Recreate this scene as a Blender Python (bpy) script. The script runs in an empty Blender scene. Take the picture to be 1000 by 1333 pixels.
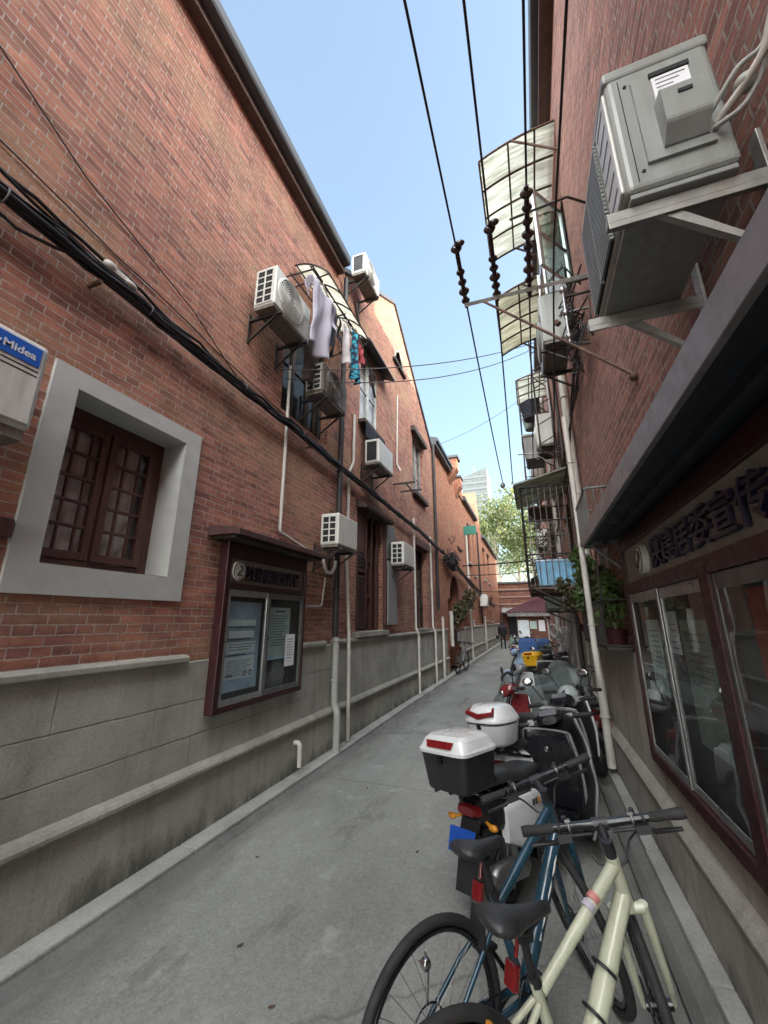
import bpy, bmesh, math, random
from math import sin, cos, pi, radians, sqrt, atan2, tan
from mathutils import Vector, Matrix, noise as mnoise
rnd = random.Random(7)
scene = bpy.context.scene
COL = scene.collection

# ------------------------------------------------------------------ mesh builder
class MB:
    def __init__(s):
        s.v = []; s.f = []; s.m = []; s.sm = []
    def add(s, vs, fs, mi=0, smooth=False):
        n = len(s.v)
        s.v += [tuple(p) for p in vs]
        for f in fs:
            s.f.append([i + n for i in f]); s.m.append(mi); s.sm.append(smooth)
    def quad(s, a, b, c, d, mi=0): s.add([a, b, c, d], [(0, 1, 2, 3)], mi)
    def poly(s, pts, mi=0): s.add(pts, [tuple(range(len(pts)))], mi)
    def box(s, x0, x1, y0, y1, z0, z1, mi=0):
        vs = [(x, y, z) for x in (x0, x1) for y in (y0, y1) for z in (z0, z1)]
        s.add(vs, [(0, 1, 3, 2), (4, 6, 7, 5), (0, 4, 5, 1), (2, 3, 7, 6), (0, 2, 6, 4), (1, 5, 7, 3)], mi)
    def obox(s, c, size, rot=None, mi=0):
        R = rot if rot is not None else Matrix.Identity(3)
        c = Vector(c)
        vs = [c + R @ Vector((x * size[0] / 2, y * size[1] / 2, z * size[2] / 2)) for x in (-1, 1) for y in (-1, 1) for z in (-1, 1)]
        s.add(vs, [(0, 1, 3, 2), (4, 6, 7, 5), (0, 4, 5, 1), (2, 3, 7, 6), (0, 2, 6, 4), (1, 5, 7, 3)], mi)
    def prism(s, pts, off, mi=0, smooth=False):
        """closed polygon (3-D points) extruded by vector off"""
        n = len(pts); o = Vector(off)
        vs = [Vector(p) for p in pts] + [Vector(p) + o for p in pts]
        s.add(vs, [tuple(range(n))[::-1], tuple(range(n, 2 * n))] , mi)
        s.add(vs, [(i, (i + 1) % n, n + (i + 1) % n, n + i) for i in range(n)], mi, smooth)
    def tube(s, pts, r, n=8, mi=0, cap=True, closed=False, flat=None):
        P = [Vector(p) for p in pts]
        m = len(P)
        rs = r if isinstance(r, (list, tuple)) else [r] * m
        ref = Vector((0, 0, 1))
        rings = []
        prev = None
        for i in range(m):
            if closed: t = P[(i + 1) % m] - P[i - 1]
            else: t = P[min(i + 1, m - 1)] - P[max(i - 1, 0)]
            if t.length < 1e-9: t = Vector((0, 0, 1))
            t.normalize()
            if prev is None:
                a = ref if abs(t.dot(ref)) < .95 else Vector((1, 0, 0))
                u = t.cross(a).normalized()
            else:
                u = (prev - t * prev.dot(t))
                if u.length < 1e-6: u = t.cross(ref)
                u.normalize()
            prev = u
            w = t.cross(u)
            fl = flat or 1.0
            rings.append([P[i] + (u * cos(2 * pi * k / n) + w * sin(2 * pi * k / n) * fl) * rs[i] for k in range(n)])
        vs = [p for rg in rings for p in rg]
        fs = []
        for i in range(m if closed else m - 1):
            j = (i + 1) % m
            for k in range(n):
                fs.append((i * n + k, i * n + (k + 1) % n, j * n + (k + 1) % n, j * n + k))
        s.add(vs, fs, mi, n > 4)
        if cap and not closed:
            s.add(rings[0], [tuple(range(n))[::-1]], mi); s.add(rings[-1], [tuple(range(n))], mi)
    def cyl(s, a, b, r0, r1=None, n=12, mi=0): s.tube([a, b], [r0, r0 if r1 is None else r1], n, mi)
    def torus(s, c, ax, R, r, n=40, k=10, mi=0, flat=None):
        ax = Vector(ax).normalized(); c = Vector(c)
        u = ax.orthogonal().normalized(); w = ax.cross(u)
        vs = []; fs = []
        for i in range(n):
            a = 2 * pi * i / n; d = u * cos(a) + w * sin(a)
            for j in range(k):
                b = 2 * pi * j / k
                vs.append(c + d * (R + r * cos(b)) + ax * (r * sin(b) * (flat or 1)))
        for i in range(n):
            for j in range(k):
                fs.append((i * k + j, ((i + 1) % n) * k + j, ((i + 1) % n) * k + (j + 1) % k, i * k + (j + 1) % k))
        s.add(vs, fs, mi, True)
    def ball(s, c, r, n=14, m=9, mi=0, R=None):
        c = Vector(c)
        if not isinstance(r, (tuple, list)): r = (r, r, r)
        vs = []; fs = []
        for i in range(m + 1):
            t = pi * i / m
            for k in range(n):
                a = 2 * pi * k / n
                p = Vector((r[0] * sin(t) * cos(a), r[1] * sin(t) * sin(a), r[2] * cos(t)))
                if R is not None: p = R @ p
                vs.append(c + p)
        for i in range(m):
            for k in range(n):
                fs.append((i * n + k, (i + 1) * n + k, (i + 1) * n + (k + 1) % n, i * n + (k + 1) % n))
        s.add(vs, fs, mi, True)
    def loft(s, secs, n=16, mi=0, ex=2.6, cap=True):
        """secs: (x, cy, cz, ry, rz) superellipse rings along x"""
        vs = []; fs = []
        for (x, cy, cz, ry, rz) in secs:
            for k in range(n):
                a = 2 * pi * k / n
                ca, sa = cos(a), sin(a)
                vs.append((x, cy + ry * math.copysign(abs(ca) ** (2 / ex), ca), cz + rz * math.copysign(abs(sa) ** (2 / ex), sa)))
        m = len(secs)
        for i in range(m - 1):
            for k in range(n):
                fs.append((i * n + k, i * n + (k + 1) % n, (i + 1) * n + (k + 1) % n, (i + 1) * n + k))
        s.add(vs, fs, mi, True)
        if cap:
            s.add(vs[:n], [tuple(range(n))], mi); s.add(vs[-n:], [tuple(range(n))], mi)
    def grid(s, fn, nu, nv, mi=0, smooth=True):
        vs = [fn(i / nu, j / nv) for i in range(nu + 1) for j in range(nv + 1)]
        s.add(vs, [(i * (nv + 1) + j, (i + 1) * (nv + 1) + j, (i + 1) * (nv + 1) + j + 1, i * (nv + 1) + j + 1) for i in range(nu) for j in range(nv)], mi, smooth)
    def build(s, name, mat, parent=None, bevel=0, world=True, thick=0, loc=None, seg=2):
        me = bpy.data.meshes.new(name)
        off = Vector((0, 0, 0)); inv = None
        o = bpy.data.objects.new(name, me)
        if parent is None:
            if loc is None:
                xs = [p[0] for p in s.v]; ys = [p[1] for p in s.v]; zs = [p[2] for p in s.v]
                loc = ((min(xs) + max(xs)) / 2, (min(ys) + max(ys)) / 2, min(zs))
            o.location = loc
            vs = [tuple(Vector(p) - Vector(loc)) for p in s.v]
        elif world:
            r = parent
            while r.parent: r = r.parent
            inv = root_matrix(r).inverted()
            vs = [tuple(inv @ Vector(p)) for p in s.v]
        else:
            vs = s.v
        me.from_pydata(vs, [], s.f)
        mats = mat if isinstance(mat, (list, tuple)) else [mat]
        for m in mats: me.materials.append(m)
        me.polygons.foreach_set('material_index', s.m)
        me.polygons.foreach_set('use_smooth', s.sm)
        bm = bmesh.new(); bm.from_mesh(me)
        bmesh.ops.recalc_face_normals(bm, faces=bm.faces)
        bm.to_mesh(me); bm.free()
        me.update()
        COL.objects.link(o)
        if parent is not None: o.parent = parent
        if thick:
            md = o.modifiers.new('thick', 'SOLIDIFY'); md.thickness = thick; md.offset = 0
        if bevel:
            md = o.modifiers.new('bevel', 'BEVEL'); md.width = bevel; md.segments = seg; md.limit_method = 'ANGLE'; md.angle_limit = radians(40)
        return o

def root_matrix(r):
    return Matrix.Translation(r.location) @ r.rotation_euler.to_matrix().to_4x4()

def thing(name, label, cat, loc=(0, 0, 0), rot=(0, 0, 0), group=None):
    o = bpy.data.objects.new(name, None); COL.objects.link(o)
    o.empty_display_size = .1
    o.location = loc; o.rotation_euler = rot
    o['label'] = label; o['category'] = cat
    if group: o['group'] = group
    return o
def tag(o, label, cat, group=None):
    o['label'] = label; o['category'] = cat
    if group: o['group'] = group
    return o
def structure(o): o['kind'] = 'structure'; return o
def dup(root, loc, label, rot=None, group=None):
    def cp(o, par):
        c = o.copy(); COL.objects.link(c)
        if par is not None: c.parent = par
        for ch in list(o.children): cp(ch, c)
        return c
    c = cp(root, None)
    c.location = loc
    if rot is not None: c.rotation_euler = rot
    c['label'] = label
    if group: c['group'] = group
    return c

# ------------------------------------------------------------------ materials
def newmat(name):
    m = bpy.data.materials.new(name); m.use_nodes = True
    nt = m.node_tree
    return m, nt, nt.nodes['Principled BSDF'], nt.nodes, nt.links
def ramp(N, stops):
    r = N.new('ShaderNodeValToRGB')
    e = r.color_ramp.elements
    e[0].position = stops[0][0]; e[0].color = stops[0][1]
    e[1].position = stops[-1][0]; e[1].color = stops[-1][1]
    for p, c in stops[1:-1]:
        x = e.new(p); x.color = c
    return r
def g(v): return (v, v, v, 1)
def c4(c): return (c[0], c[1], c[2], 1)
def noise(N, L, vec, scale, detail=4, rough=.55):
    n = N.new('ShaderNodeTexNoise'); n.inputs['Scale'].default_value = scale
    n.inputs['Detail'].default_value = detail; n.inputs['Roughness'].default_value = rough
    if vec is not None: L.new(vec, n.inputs['Vector'])
    return n.outputs['Fac']
def mixc(N, L, fac, a, b, mode='MIX'):
    m = N.new('ShaderNodeMix'); m.data_type = 'RGBA'; m.blend_type = mode
    for sock, val in ((m.inputs[0], fac), (m.inputs[6], a), (m.inputs[7], b)):
        if isinstance(val, (int, float)): sock.default_value = val
        elif isinstance(val, tuple): sock.default_value = val
        else: L.new(val, sock)
    return m.outputs[2]
def mul(N, L, a, b, op='MULTIPLY'):
    m = N.new('ShaderNodeMath'); m.operation = op
    for i, v in enumerate((a, b)):
        if isinstance(v, (int, float)): m.inputs[i].default_value = v
        else: L.new(v, m.inputs[i])
    return m.outputs[0]
def mapping(N, L, vec, scale):
    m = N.new('ShaderNodeMapping'); m.inputs['Scale'].default_value = scale
    L.new(vec, m.inputs['Vector']); return m.outputs[0]
def bump(N, L, B, h, strength=.3, dist=.01):
    b = N.new('ShaderNodeBump'); b.inputs['Strength'].default_value = strength; b.inputs['Distance'].default_value = dist
    L.new(h, b.inputs['Height']); L.new(b.outputs[0], B.inputs['Normal'])

def pm(name, col, rough=.6, metal=0, var=.22, scale=9, bmp=0, dirt=0, dirtcol=(.05, .045, .04), coat=0, streak=False, obj=True):
    """painted / plastic / metal surface with uneven tone and patches of dirt"""
    m, nt, B, N, L = newmat(name)
    tc = N.new('ShaderNodeTexCoord'); v = tc.outputs['Object']
    if streak: v2 = mapping(N, L, v, (6, 6, .7))
    else: v2 = v
    f = noise(N, L, v2, scale, 5)
    r = ramp(N, [(.3, c4([x * (1 - var) for x in col])), (.7, c4([min(1, x * (1 + var)) for x in col]))])
    L.new(f, r.inputs[0]); out = r.outputs[0]
    if dirt:
        f2 = noise(N, L, v2, scale * .45 + 1.3, 7, .65)
        rr = ramp(N, [(.45, g(0)), (.75, g(dirt))]); L.new(f2, rr.inputs[0])
        out = mixc(N, L, rr.outputs[0], out, c4(dirtcol))
    L.new(out, B.inputs['Base Color'])
    B.inputs['Metallic'].default_value = metal
    fr = noise(N, L, v, scale * 2.3, 3)
    rr2 = ramp(N, [(.3, g(max(0, rough - .1))), (.7, g(min(1, rough + .12)))]); L.new(fr, rr2.inputs[0])
    L.new(rr2.outputs[0], B.inputs['Roughness'])
    if coat: B.inputs['Coat Weight'].default_value = coat; B.inputs['Coat Roughness'].default_value = .08
    if bmp:
        bump(N, L, B, noise(N, L, v, scale * 12, 3), bmp, .004)
    return m

def wallvec(N, L):
    geo = N.new('ShaderNodeNewGeometry')
    sp = N.new('ShaderNodeSeparateXYZ'); L.new(geo.outputs['Position'], sp.inputs[0])
    sn = N.new('ShaderNodeSeparateXYZ'); L.new(geo.outputs['True Normal'], sn.inputs[0])
    ab = N.new('ShaderNodeMath'); ab.operation = 'ABSOLUTE'; L.new(sn.outputs[0], ab.inputs[0])
    st = mul(N, L, ab.outputs[0], .5, 'GREATER_THAN')
    mx = N.new('ShaderNodeMix'); mx.data_type = 'FLOAT'
    L.new(st, mx.inputs[0]); L.new(sp.outputs[0], mx.inputs[2]); L.new(sp.outputs[1], mx.inputs[3])
    cb = N.new('ShaderNodeCombineXYZ'); L.new(mx.outputs[0], cb.inputs[0]); L.new(sp.outputs[2], cb.inputs[1])
    return cb.outputs[0], geo.outputs['Position']

def brickmat(name, c1, c2, mortar, pale=(.45, .30, .17), soot=(.05, .04, .038), palef=.55, sootf=.6, msize=.006, height=.0655, width=.245, band=False):
    m, nt, B, N, L = newmat(name)
    wv, pos = wallvec(N, L)
    # ragged edges
    nz = N.new('ShaderNodeTexNoise'); nz.inputs['Scale'].default_value = 14; nz.inputs['Detail'].default_value = 3
    L.new(pos, nz.inputs['Vector'])
    sub = N.new('ShaderNodeVectorMath'); sub.operation = 'SUBTRACT'; L.new(nz.outputs['Color'], sub.inputs[0]); sub.inputs[1].default_value = (.5, .5, .5)
    scl = N.new('ShaderNodeVectorMath'); scl.operation = 'SCALE'; scl.inputs['Scale'].default_value = .011; L.new(sub.outputs[0], scl.inputs[0])
    add = N.new('ShaderNodeVectorMath'); add.operation = 'ADD'; L.new(wv, add.inputs[0]); L.new(scl.outputs[0], add.inputs[1])
    def br(c_1, c_2, mo, bias=0):
        b = N.new('ShaderNodeTexBrick')
        b.offset = .5; b.offset_frequency = 2; b.squash = .5; b.squash_frequency = 2
        b.inputs['Scale'].default_value = 1; b.inputs['Brick Width'].default_value = width; b.inputs['Row Height'].default_value = height
        b.inputs['Mortar Size'].default_value = msize; b.inputs['Mortar Smooth'].default_value = .25; b.inputs['Bias'].default_value = bias
        b.inputs['Color1'].default_value = c4(c_1); b.inputs['Color2'].default_value = c4(c_2); b.inputs['Mortar'].default_value = c4(mo)
        L.new(add.outputs[0], b.inputs['Vector']); return b
    b = br(c1, c2, mortar)
    out = b.outputs['Color']
    # long, flat variation so that neighbouring bricks differ
    v2 = mapping(N, L, wv, (3.2, 13, 1))
    f = noise(N, L, v2, 1.0, 3)
    r = ramp(N, [(.28, g(.55)), (.5, g(1.0)), (.72, g(1.38))]); L.new(f, r.inputs[0])
    out = mixc(N, L, 1.0, out, r.outputs[0], 'MULTIPLY')
    # yellowish salts in wide patches
    f = noise(N, L, mapping(N, L, wv, (1, 1.6, 1)), .75, 7, .62)
    r = ramp(N, [(.47, g(0)), (.68, g(palef))]); L.new(f, r.inputs[0])
    out = mixc(N, L, r.outputs[0], out, c4(pale), 'MIX')
    # soot in streaks
    f = noise(N, L, mapping(N, L, wv, (1.8, .5, 1)), 1.3, 8, .68)
    r = ramp(N, [(.5, g(0)), (.74, g(sootf))]); L.new(f, r.inputs[0])
    out = mixc(N, L, r.outputs[0], out, c4(soot), 'MIX')
    if band:
        # old grime where the cables have hung for years
        sz = N.new('ShaderNodeSeparateXYZ'); L.new(pos, sz.inputs[0])
        zz = mul(N, L, sz.outputs[2], mul(N, L, noise(N, L, mapping(N, L, pos, (1, 1.2, 3)), 1.2, 6, .65), .55), 'ADD')
        r = ramp(N, [(.0, g(0)), (.42, g(0)), (.55, g(.55)), (.68, g(.1)), (1, g(0))]); L.new(mul(N, L, mul(N, L, zz, 3.8, 'SUBTRACT'), 1.0), r.inputs[0])
        pat = noise(N, L, mapping(N, L, pos, (1, .8, 2)), 2.3, 6, .7); rp = ramp(N, [(.4, g(.1)), (.62, g(1))]); L.new(pat, rp.inputs[0])
        out = mixc(N, L, mul(N, L, r.outputs[0], rp.outputs[0]), out, (.07, .045, .038, 1))
    # mortar keeps its own tone
    mo_n = noise(N, L, pos, 30, 4)
    rm = ramp(N, [(.3, c4([x * .5 for x in mortar])), (.7, c4([min(1, x * 1.15) for x in mortar]))]); L.new(mo_n, rm.inputs[0])
    gone = noise(N, L, pos, 5.5, 4, .6); rg = ramp(N, [(.36, g(.35)), (.55, g(1))]); L.new(gone, rg.inputs[0])
    mf = mul(N, L, mul(N, L, b.outputs['Fac'], .9), rg.outputs[0])
    out = mixc(N, L, mf, out, rm.outputs[0])
    fine = noise(N, L, pos, 75, 4, .7)
    r = ramp(N, [(.3, g(.8)), (.7, g(1.15))]); L.new(fine, r.inputs[0])
    out = mixc(N, L, 1.0, out, r.outputs[0], 'MULTIPLY')
    L.new(out, B.inputs['Base Color']); B.inputs['Roughness'].default_value = .88
    B.inputs['Specular IOR Level'].default_value = .3
    h = mul(N, L, mul(N, L, b.outputs['Fac'], -1.0), 0, 'ADD')
    h = mul(N, L, h, mul(N, L, fine, .5), 'ADD')
    h = mul(N, L, h, mul(N, L, f, .4), 'ADD')
    bump(N, L, B, h, 1.0, .013)
    return m

def stucco(name, col, dark=.45, grain=60, bmp=.35, moss=0, patch=0, pcol=(.3, .3, .28)):
    m, nt, B, N, L = newmat(name)
    wv, pos = wallvec(N, L)
    f = noise(N, L, pos, 1.6, 8, .62)
    r = ramp(N, [(.3, c4([x * .72 for x in col])), (.55, c4(col)), (.75, c4([x * 1.2 for x in col]))]); L.new(f, r.inputs[0])
    out = r.outputs[0]
    f = noise(N, L, mapping(N, L, wv, (5.0, .45, 1)), 1.4, 7, .65)
    r = ramp(N, [(.5, g(0)), (.78, g(dark))]); L.new(f, r.inputs[0])
    out = mixc(N, L, r.outputs[0], out, c4([x * .32 for x in col]))
    if patch:
        f = noise(N, L, mapping(N, L, pos, (1, 1, 1.6)), 1.1, 3)
        r = ramp(N, [(.55, g(0)), (.6, g(patch))]); L.new(f, r.inputs[0])
        out = mixc(N, L, r.outputs[0], out, c4(pcol))
    sp = N.new('ShaderNodeSeparateXYZ'); L.new(pos, sp.inputs[0])
    if moss:
        # damp creeping up from the ground: a stain of its own shape
        a = mul(N, L, noise(N, L, mapping(N, L, pos, (1, 1.4, .6)), 2.2, 7, .7), .75)
        b = mul(N, L, a, mul(N, L, sp.outputs[2], 1.0), 'SUBTRACT')
        r = ramp(N, [(.22, g(0)), (.40, g(moss))]); L.new(b, r.inputs[0])
        out = mixc(N, L, r.outputs[0], out, (.035, .037, .032, 1))
    fg = noise(N, L, pos, grain, 4, .7)
    r = ramp(N, [(.3, g(.82)), (.7, g(1.14))]); L.new(fg, r.inputs[0])
    out = mixc(N, L, 1.0, out, r.outputs[0], 'MULTIPLY')
    L.new(out, B.inputs['Base Color']); B.inputs['Roughness'].default_value = .9; B.inputs['Specular IOR Level'].default_value = .25
    bump(N, L, B, mul(N, L, fg, mul(N, L, noise(N, L, pos, 5, 7), 2.6), 'ADD'), bmp * 1.5, .009)
    return m

def glassmat(name, tint=(.9, .95, .95), refl=.12, rough=.02, ior=1.5):
    m, nt, B, N, L = newmat(name)
    N.remove(B)
    out = N['Material Output']
    tr = N.new('ShaderNodeBsdfTransparent'); tr.inputs[0].default_value = c4(tint)
    gl = N.new('ShaderNodeBsdfGlossy'); gl.inputs['Roughness'].default_value = rough; gl.inputs['Color'].default_value = (.78, .82, .84, 1)
    lw = N.new('ShaderNodeLayerWeight'); pw = mul(N, L, mul(N, L, lw.outputs['Facing'], 5.0, 'POWER'), .96 * min(1, (ior - 1) * 2))
    sm = N.new('ShaderNodeMath'); sm.operation = 'ADD'; sm.use_clamp = True; sm.inputs[1].default_value = refl + .04; L.new(pw, sm.inputs[0])
    tcn = N.new('ShaderNodeTexCoord')
    nf = noise(N, L, tcn.outputs['Object'], 2.5, 3)
    bp = N.new('ShaderNodeBump'); bp.inputs['Strength'].default_value = .04; bp.inputs['Distance'].default_value = .02; L.new(nf, bp.inputs['Height'])
    L.new(bp.outputs[0], gl.inputs['Normal'])
    mx = N.new('ShaderNodeMixShader'); L.new(sm.outputs[0], mx.inputs[0]); L.new(tr.outputs[0], mx.inputs[1]); L.new(gl.outputs[0], mx.inputs[2])
    # dust film
    df = N.new('ShaderNodeBsdfDiffuse'); df.inputs[0].default_value = (.35, .35, .33, 1)
    dn = noise(N, L, tcn.outputs['Object'], 3.5, 6, .7)
    rr = ramp(N, [(.4, g(.02)), (.75, g(.12))]); L.new(dn, rr.inputs[0])
    m2 = N.new('ShaderNodeMixShader'); L.new(rr.outputs[0], m2.inputs[0]); L.new(mx.outputs[0], m2.inputs[1]); L.new(df.outputs[0], m2.inputs[2])
    L.new(m2.outputs[0], out.inputs['Surface'])
    return m

def leafmat(name, ca, cb, trans=.35):
    m, nt, B, N, L = newmat(name)
    geo = N.new('ShaderNodeNewGeometry')
    r = ramp(N, [(0, c4(ca)), (1, c4(cb))]); L.new(geo.outputs['Random Per Island'], r.inputs[0])
    L.new(r.outputs[0], B.inputs['Base Color']); B.inputs['Roughness'].default_value = .55
    tl = N.new('ShaderNodeBsdfTranslucent'); L.new(mixc(N, L, 1.0, r.outputs[0], (1.6, 1.5, .7, 1), 'MULTIPLY'), tl.inputs[0])
    mx = N.new('ShaderNodeMixShader'); mx.inputs[0].default_value = trans
    L.new(B.outputs[0], mx.inputs[1]); L.new(tl.outputs[0], mx.inputs[2]); L.new(mx.outputs[0], N['Material Output'].inputs['Surface'])
    return m

M = {}
M['brick'] = brickmat('brick_left', (.45, .190, .130), (.27, .118, .092), (.50, .41, .355), sootf=.42, palef=.6, band=True, msize=.0048)
M['brick_far'] = brickmat('brick_far', (.44, .175, .10), (.32, .12, .07), (.42, .29, .22), palef=.35, sootf=.3)
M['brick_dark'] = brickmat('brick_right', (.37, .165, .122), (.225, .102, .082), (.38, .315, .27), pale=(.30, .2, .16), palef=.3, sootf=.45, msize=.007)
M['brick_end'] = brickmat('brick_end', (.22, .082, .058), (.15, .06, .046), (.22, .17, .14), palef=.25)
M['plinth'] = stucco('grey_render', (.42, .41, .365), moss=.5)
M['plinth_low'] = stucco('grey_render_low', (.40, .385, .335), dark=.5, moss=.7)
M['ledge'] = stucco('ledge_cement', (.37, .355, .31), dark=.5, bmp=.25, patch=.6, pcol=(.3, .29, .25))
M['surround'] = pm('window_cement', (.50, .505, .485), .8, var=.10, scale=2.5, bmp=.25, dirt=.5, dirtcol=(.30, .295, .27))
M['plinth_right'] = stucco('right_render', (.40, .38, .34), dark=.55, moss=.7)
M['kerbstone'] = stucco('kerb_cement', (.37, .37, .345), dark=.4, patch=.5, pcol=(.27, .27, .25))
M['channel'] = stucco('channel_cement', (.185, .185, .172), dark=.5, patch=.4, pcol=(.12, .12, .115))
M['tower'] = stucco('tower_panels', (.10, .112, .112), dark=.1, grain=2)
M['tower_band'] = pm('tower_glazing', (.075, .088, .092), .4, var=.1)
M['graywall'] = stucco('grey_painted_wall', (.27, .27, .26), dark=.5)
M['wood_red'] = pm('brown_red_wood', (.085, .032, .026), .55, var=.35, scale=7, dirt=.5, bmp=.3, streak=True)
M['wood_dark'] = pm('dark_wood', (.045, .028, .022), .65, var=.35, scale=7, dirt=.4, bmp=.3, streak=True)
M['maroon'] = pm('maroon_paint', (.038, .006, .009), .42, var=.25, dirt=.35, bmp=.1)
M['board_roof'] = pm('board_roof_paint', (.075, .03, .028), .6, var=.3, dirt=.5, bmp=.2)
M['black_pipe'] = pm('black_cast_iron', (.018, .018, .02), .55, dirt=.4, dirtcol=(.10, .07, .05), bmp=.2)
M['white_pipe'] = pm('white_plastic_pipe', (.58, .56, .52), .5, var=.12, scale=3, dirt=.5, dirtcol=(.25, .2, .15), streak=True)
M['grey_pipe'] = pm('grey_plastic_pipe', (.36, .36, .34), .5, var=.15, scale=3, dirt=.45, dirtcol=(.12, .11, .09), streak=True)
M['cable'] = pm('black_cable', (.014, .014, .016), .5, var=.3)
M['wire_grey'] = pm('grey_wire', (.10, .10, .105), .5)
M['ac_white'] = pm('ac_enamel', (.62, .62, .58), .42, var=.08, scale=3, dirt=.4, dirtcol=(.3, .27, .21), streak=True)
M['ac_grey'] = pm('ac_enamel_grey', (.27, .288, .275), .42, var=.1, scale=3, dirt=.45, dirtcol=(.16, .14, .11), streak=True)  # enamel of the grey units
M['ac_dirty'] = pm('ac_sooty', (.19, .165, .14), .6, var=.3, scale=3, dirt=.7, dirtcol=(.045, .038, .032), streak=True)
M['dark_hole'] = pm('dark_opening', (.012, .012, .013), .8)
M['fin'] = pm('condenser_fins', (.10, .105, .11), .45, metal=.6)
M['bracket'] = pm('bracket_steel', (.30, .30, .28), .5, metal=.5, dirt=.6, dirtcol=(.12, .055, .03))
M['bracket_pale'] = pm('bracket_pale', (.42, .43, .41), .5, metal=.2, dirt=.5, dirtcol=(.16, .08, .045))
M['rust'] = pm('rusty_iron', (.10, .055, .038), .8, var=.5, dirt=.5)
M['iron'] = pm('dark_iron', (.035, .034, .034), .6, metal=.3, dirt=.4, dirtcol=(.1, .05, .03))
M['eave'] = pm('eave_zinc', (.06, .065, .075), .5, metal=.1, var=.2, scale=2, dirt=.3)
M['soffit'] = pm('soffit_board', (.085, .045, .038), .7, dirt=.4)
M['soffit_band'] = pm('pale_brick_band', (.26, .17, .14), .8)
M['tile'] = pm('roof_tiles', (.14, .06, .045), .8, var=.4)
M['ceramic'] = pm('brown_porcelain', (.028, .014, .012), .22, var=.2)
M['glass'] = glassmat('window_glass', (.86, .88, .88), .0)
M['dullglass'] = glassmat('dusty_glass', (.5, .52, .5), .0, .12, 1.12)
M['caseglass'] = glassmat('case_glass', (.84, .89, .88), .03)
M['curtain'] = pm('net_curtain', (.66, .57, .55), .9, var=.3, scale=5)
M['sheet_grey'] = pm('grey_sheet', (.27, .28, .27), .6, var=.15, scale=2, dirt=.4, streak=True)
M['alu'] = pm('aluminium_frame', (.42, .43, .42), .35, metal=.75, var=.1, dirt=.3)
M['alu_dark'] = pm('dark_aluminium', (.16, .165, .165), .4, metal=.5, dirt=.3)
M['panel_grey'] = pm('title_panel', (.22, .205, .17), .55, var=.12, dirt=.2)
M['letter'] = pm('navy_letters', (.006, .006, .028), .4, var=.2)
M['pink_decal'] = pm('pink_decal', (.55, .22, .2), .5)
M['logo_white'] = pm('logo_disc', (.62, .62, .58), .5, var=.06)
M['logo_line'] = pm('logo_line', (.03, .03, .035), .5)
M['board_back'] = pm('board_felt', (.035, .042, .04), .9, var=.2)
M['paper'] = pm('paper_white', (.80, .81, .84), .8, var=.06)
M['paper_blue'] = pm('poster_blue', (.36, .50, .64), .7, var=.5, scale=2.2)
M['paper_pale'] = pm('poster_pale', (.72, .80, .84), .7, var=.15, scale=3)
M['paper_green'] = pm('poster_green', (.48, .62, .58), .7, var=.15, scale=3)
M['ink'] = pm('print_ink', (.08, .10, .16), .8)
M['red_poster'] = pm('red_poster', (.26, .03, .02), .7, var=.4, scale=3)
M['awning_dark'] = pm('awning_underside', (.022, .026, .034), .6, var=.25, scale=3)
M['awning_edge'] = pm('awning_edge', (.20, .19, .20), .45, var=.12, dirt=.35)
M['poly'] = None
M['rubber'] = pm('tyre_rubber', (.016, .016, .017), .75, bmp=.3, dirt=.35, dirtcol=(.07, .065, .06))
M['blk'] = pm('black_plastic', (.016, .016, .019), .42, var=.2, dirt=.25, dirtcol=(.06, .058, .055))
M['blk_gloss'] = pm('black_gloss', (.010, .010, .013), .2, var=.2, dirt=.2, dirtcol=(.05, .05, .05))
M['seat'] = pm('seat_vinyl', (.028, .028, .030), .45, bmp=.25, dirt=.3, dirtcol=(.07, .065, .06))
M['chrome'] = pm('chrome', (.55, .55, .55), .22, metal=1, var=.1, dirt=.2)
M['steel'] = pm('brushed_steel', (.30, .30, .30), .38, metal=.9, dirt=.3)
M['white_paint'] = pm('white_body', (.66, .68, .68), .28, var=.05, scale=3, dirt=.25, dirtcol=(.35, .34, .31), coat=.5)
M['grey_body'] = pm('grey_body', (.20, .21, .215), .35, var=.08, dirt=.3, coat=.3)
M['red_lens'] = pm('red_lens', (.17, .008, .010), .2, coat=.6)
M['maroon_body'] = pm('maroon_body', (.17, .018, .022), .25, var=.15, dirt=.3, coat=.6)
M['blue_body'] = pm('pale_blue_body', (.30, .42, .58), .3, var=.1, dirt=.3, coat=.4)
M['teal_body'] = pm('teal_body', (.03, .22, .29), .3, coat=.5)
M['cream_paint'] = pm('pale_green_frame', (.50, .52, .39), .33, var=.06, scale=4, dirt=.3, dirtcol=(.22, .2, .15), coat=.4)
M['navy_paint'] = pm('blue_frame', (.013, .055, .09), .22, var=.25, scale=5, dirt=.25, coat=.8)
M['orange'] = pm('orange_plastic', (.62, .26, .02), .4)
M['yellow'] = pm('yellow_box', (.78, .42, .012), .4, var=.08, dirt=.2)
M['blue_box'] = pm('blue_box', (.025, .095, .30), .45, var=.2, dirt=.2)
M['blue_plate'] = pm('blue_plate', (.012, .07, .36), .35)
M['cover_grey'] = pm('grey_cover', (.14, .165, .165), .6, var=.25, scale=4, bmp=.3, dirt=.3)
M['leaf_tree'] = leafmat('tree_leaf', (.05, .085, .026), (.18, .20, .09), .3)
M['leaf_green'] = leafmat('plant_leaf', (.022, .06, .013), (.09, .14, .032), .25)
M['leaf_dark'] = leafmat('dark_leaf', (.035, .05, .025), (.12, .10, .05), .25)
M['bark'] = pm('bark', (.22, .20, .15), .9, var=.5, bmp=.5)
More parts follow.
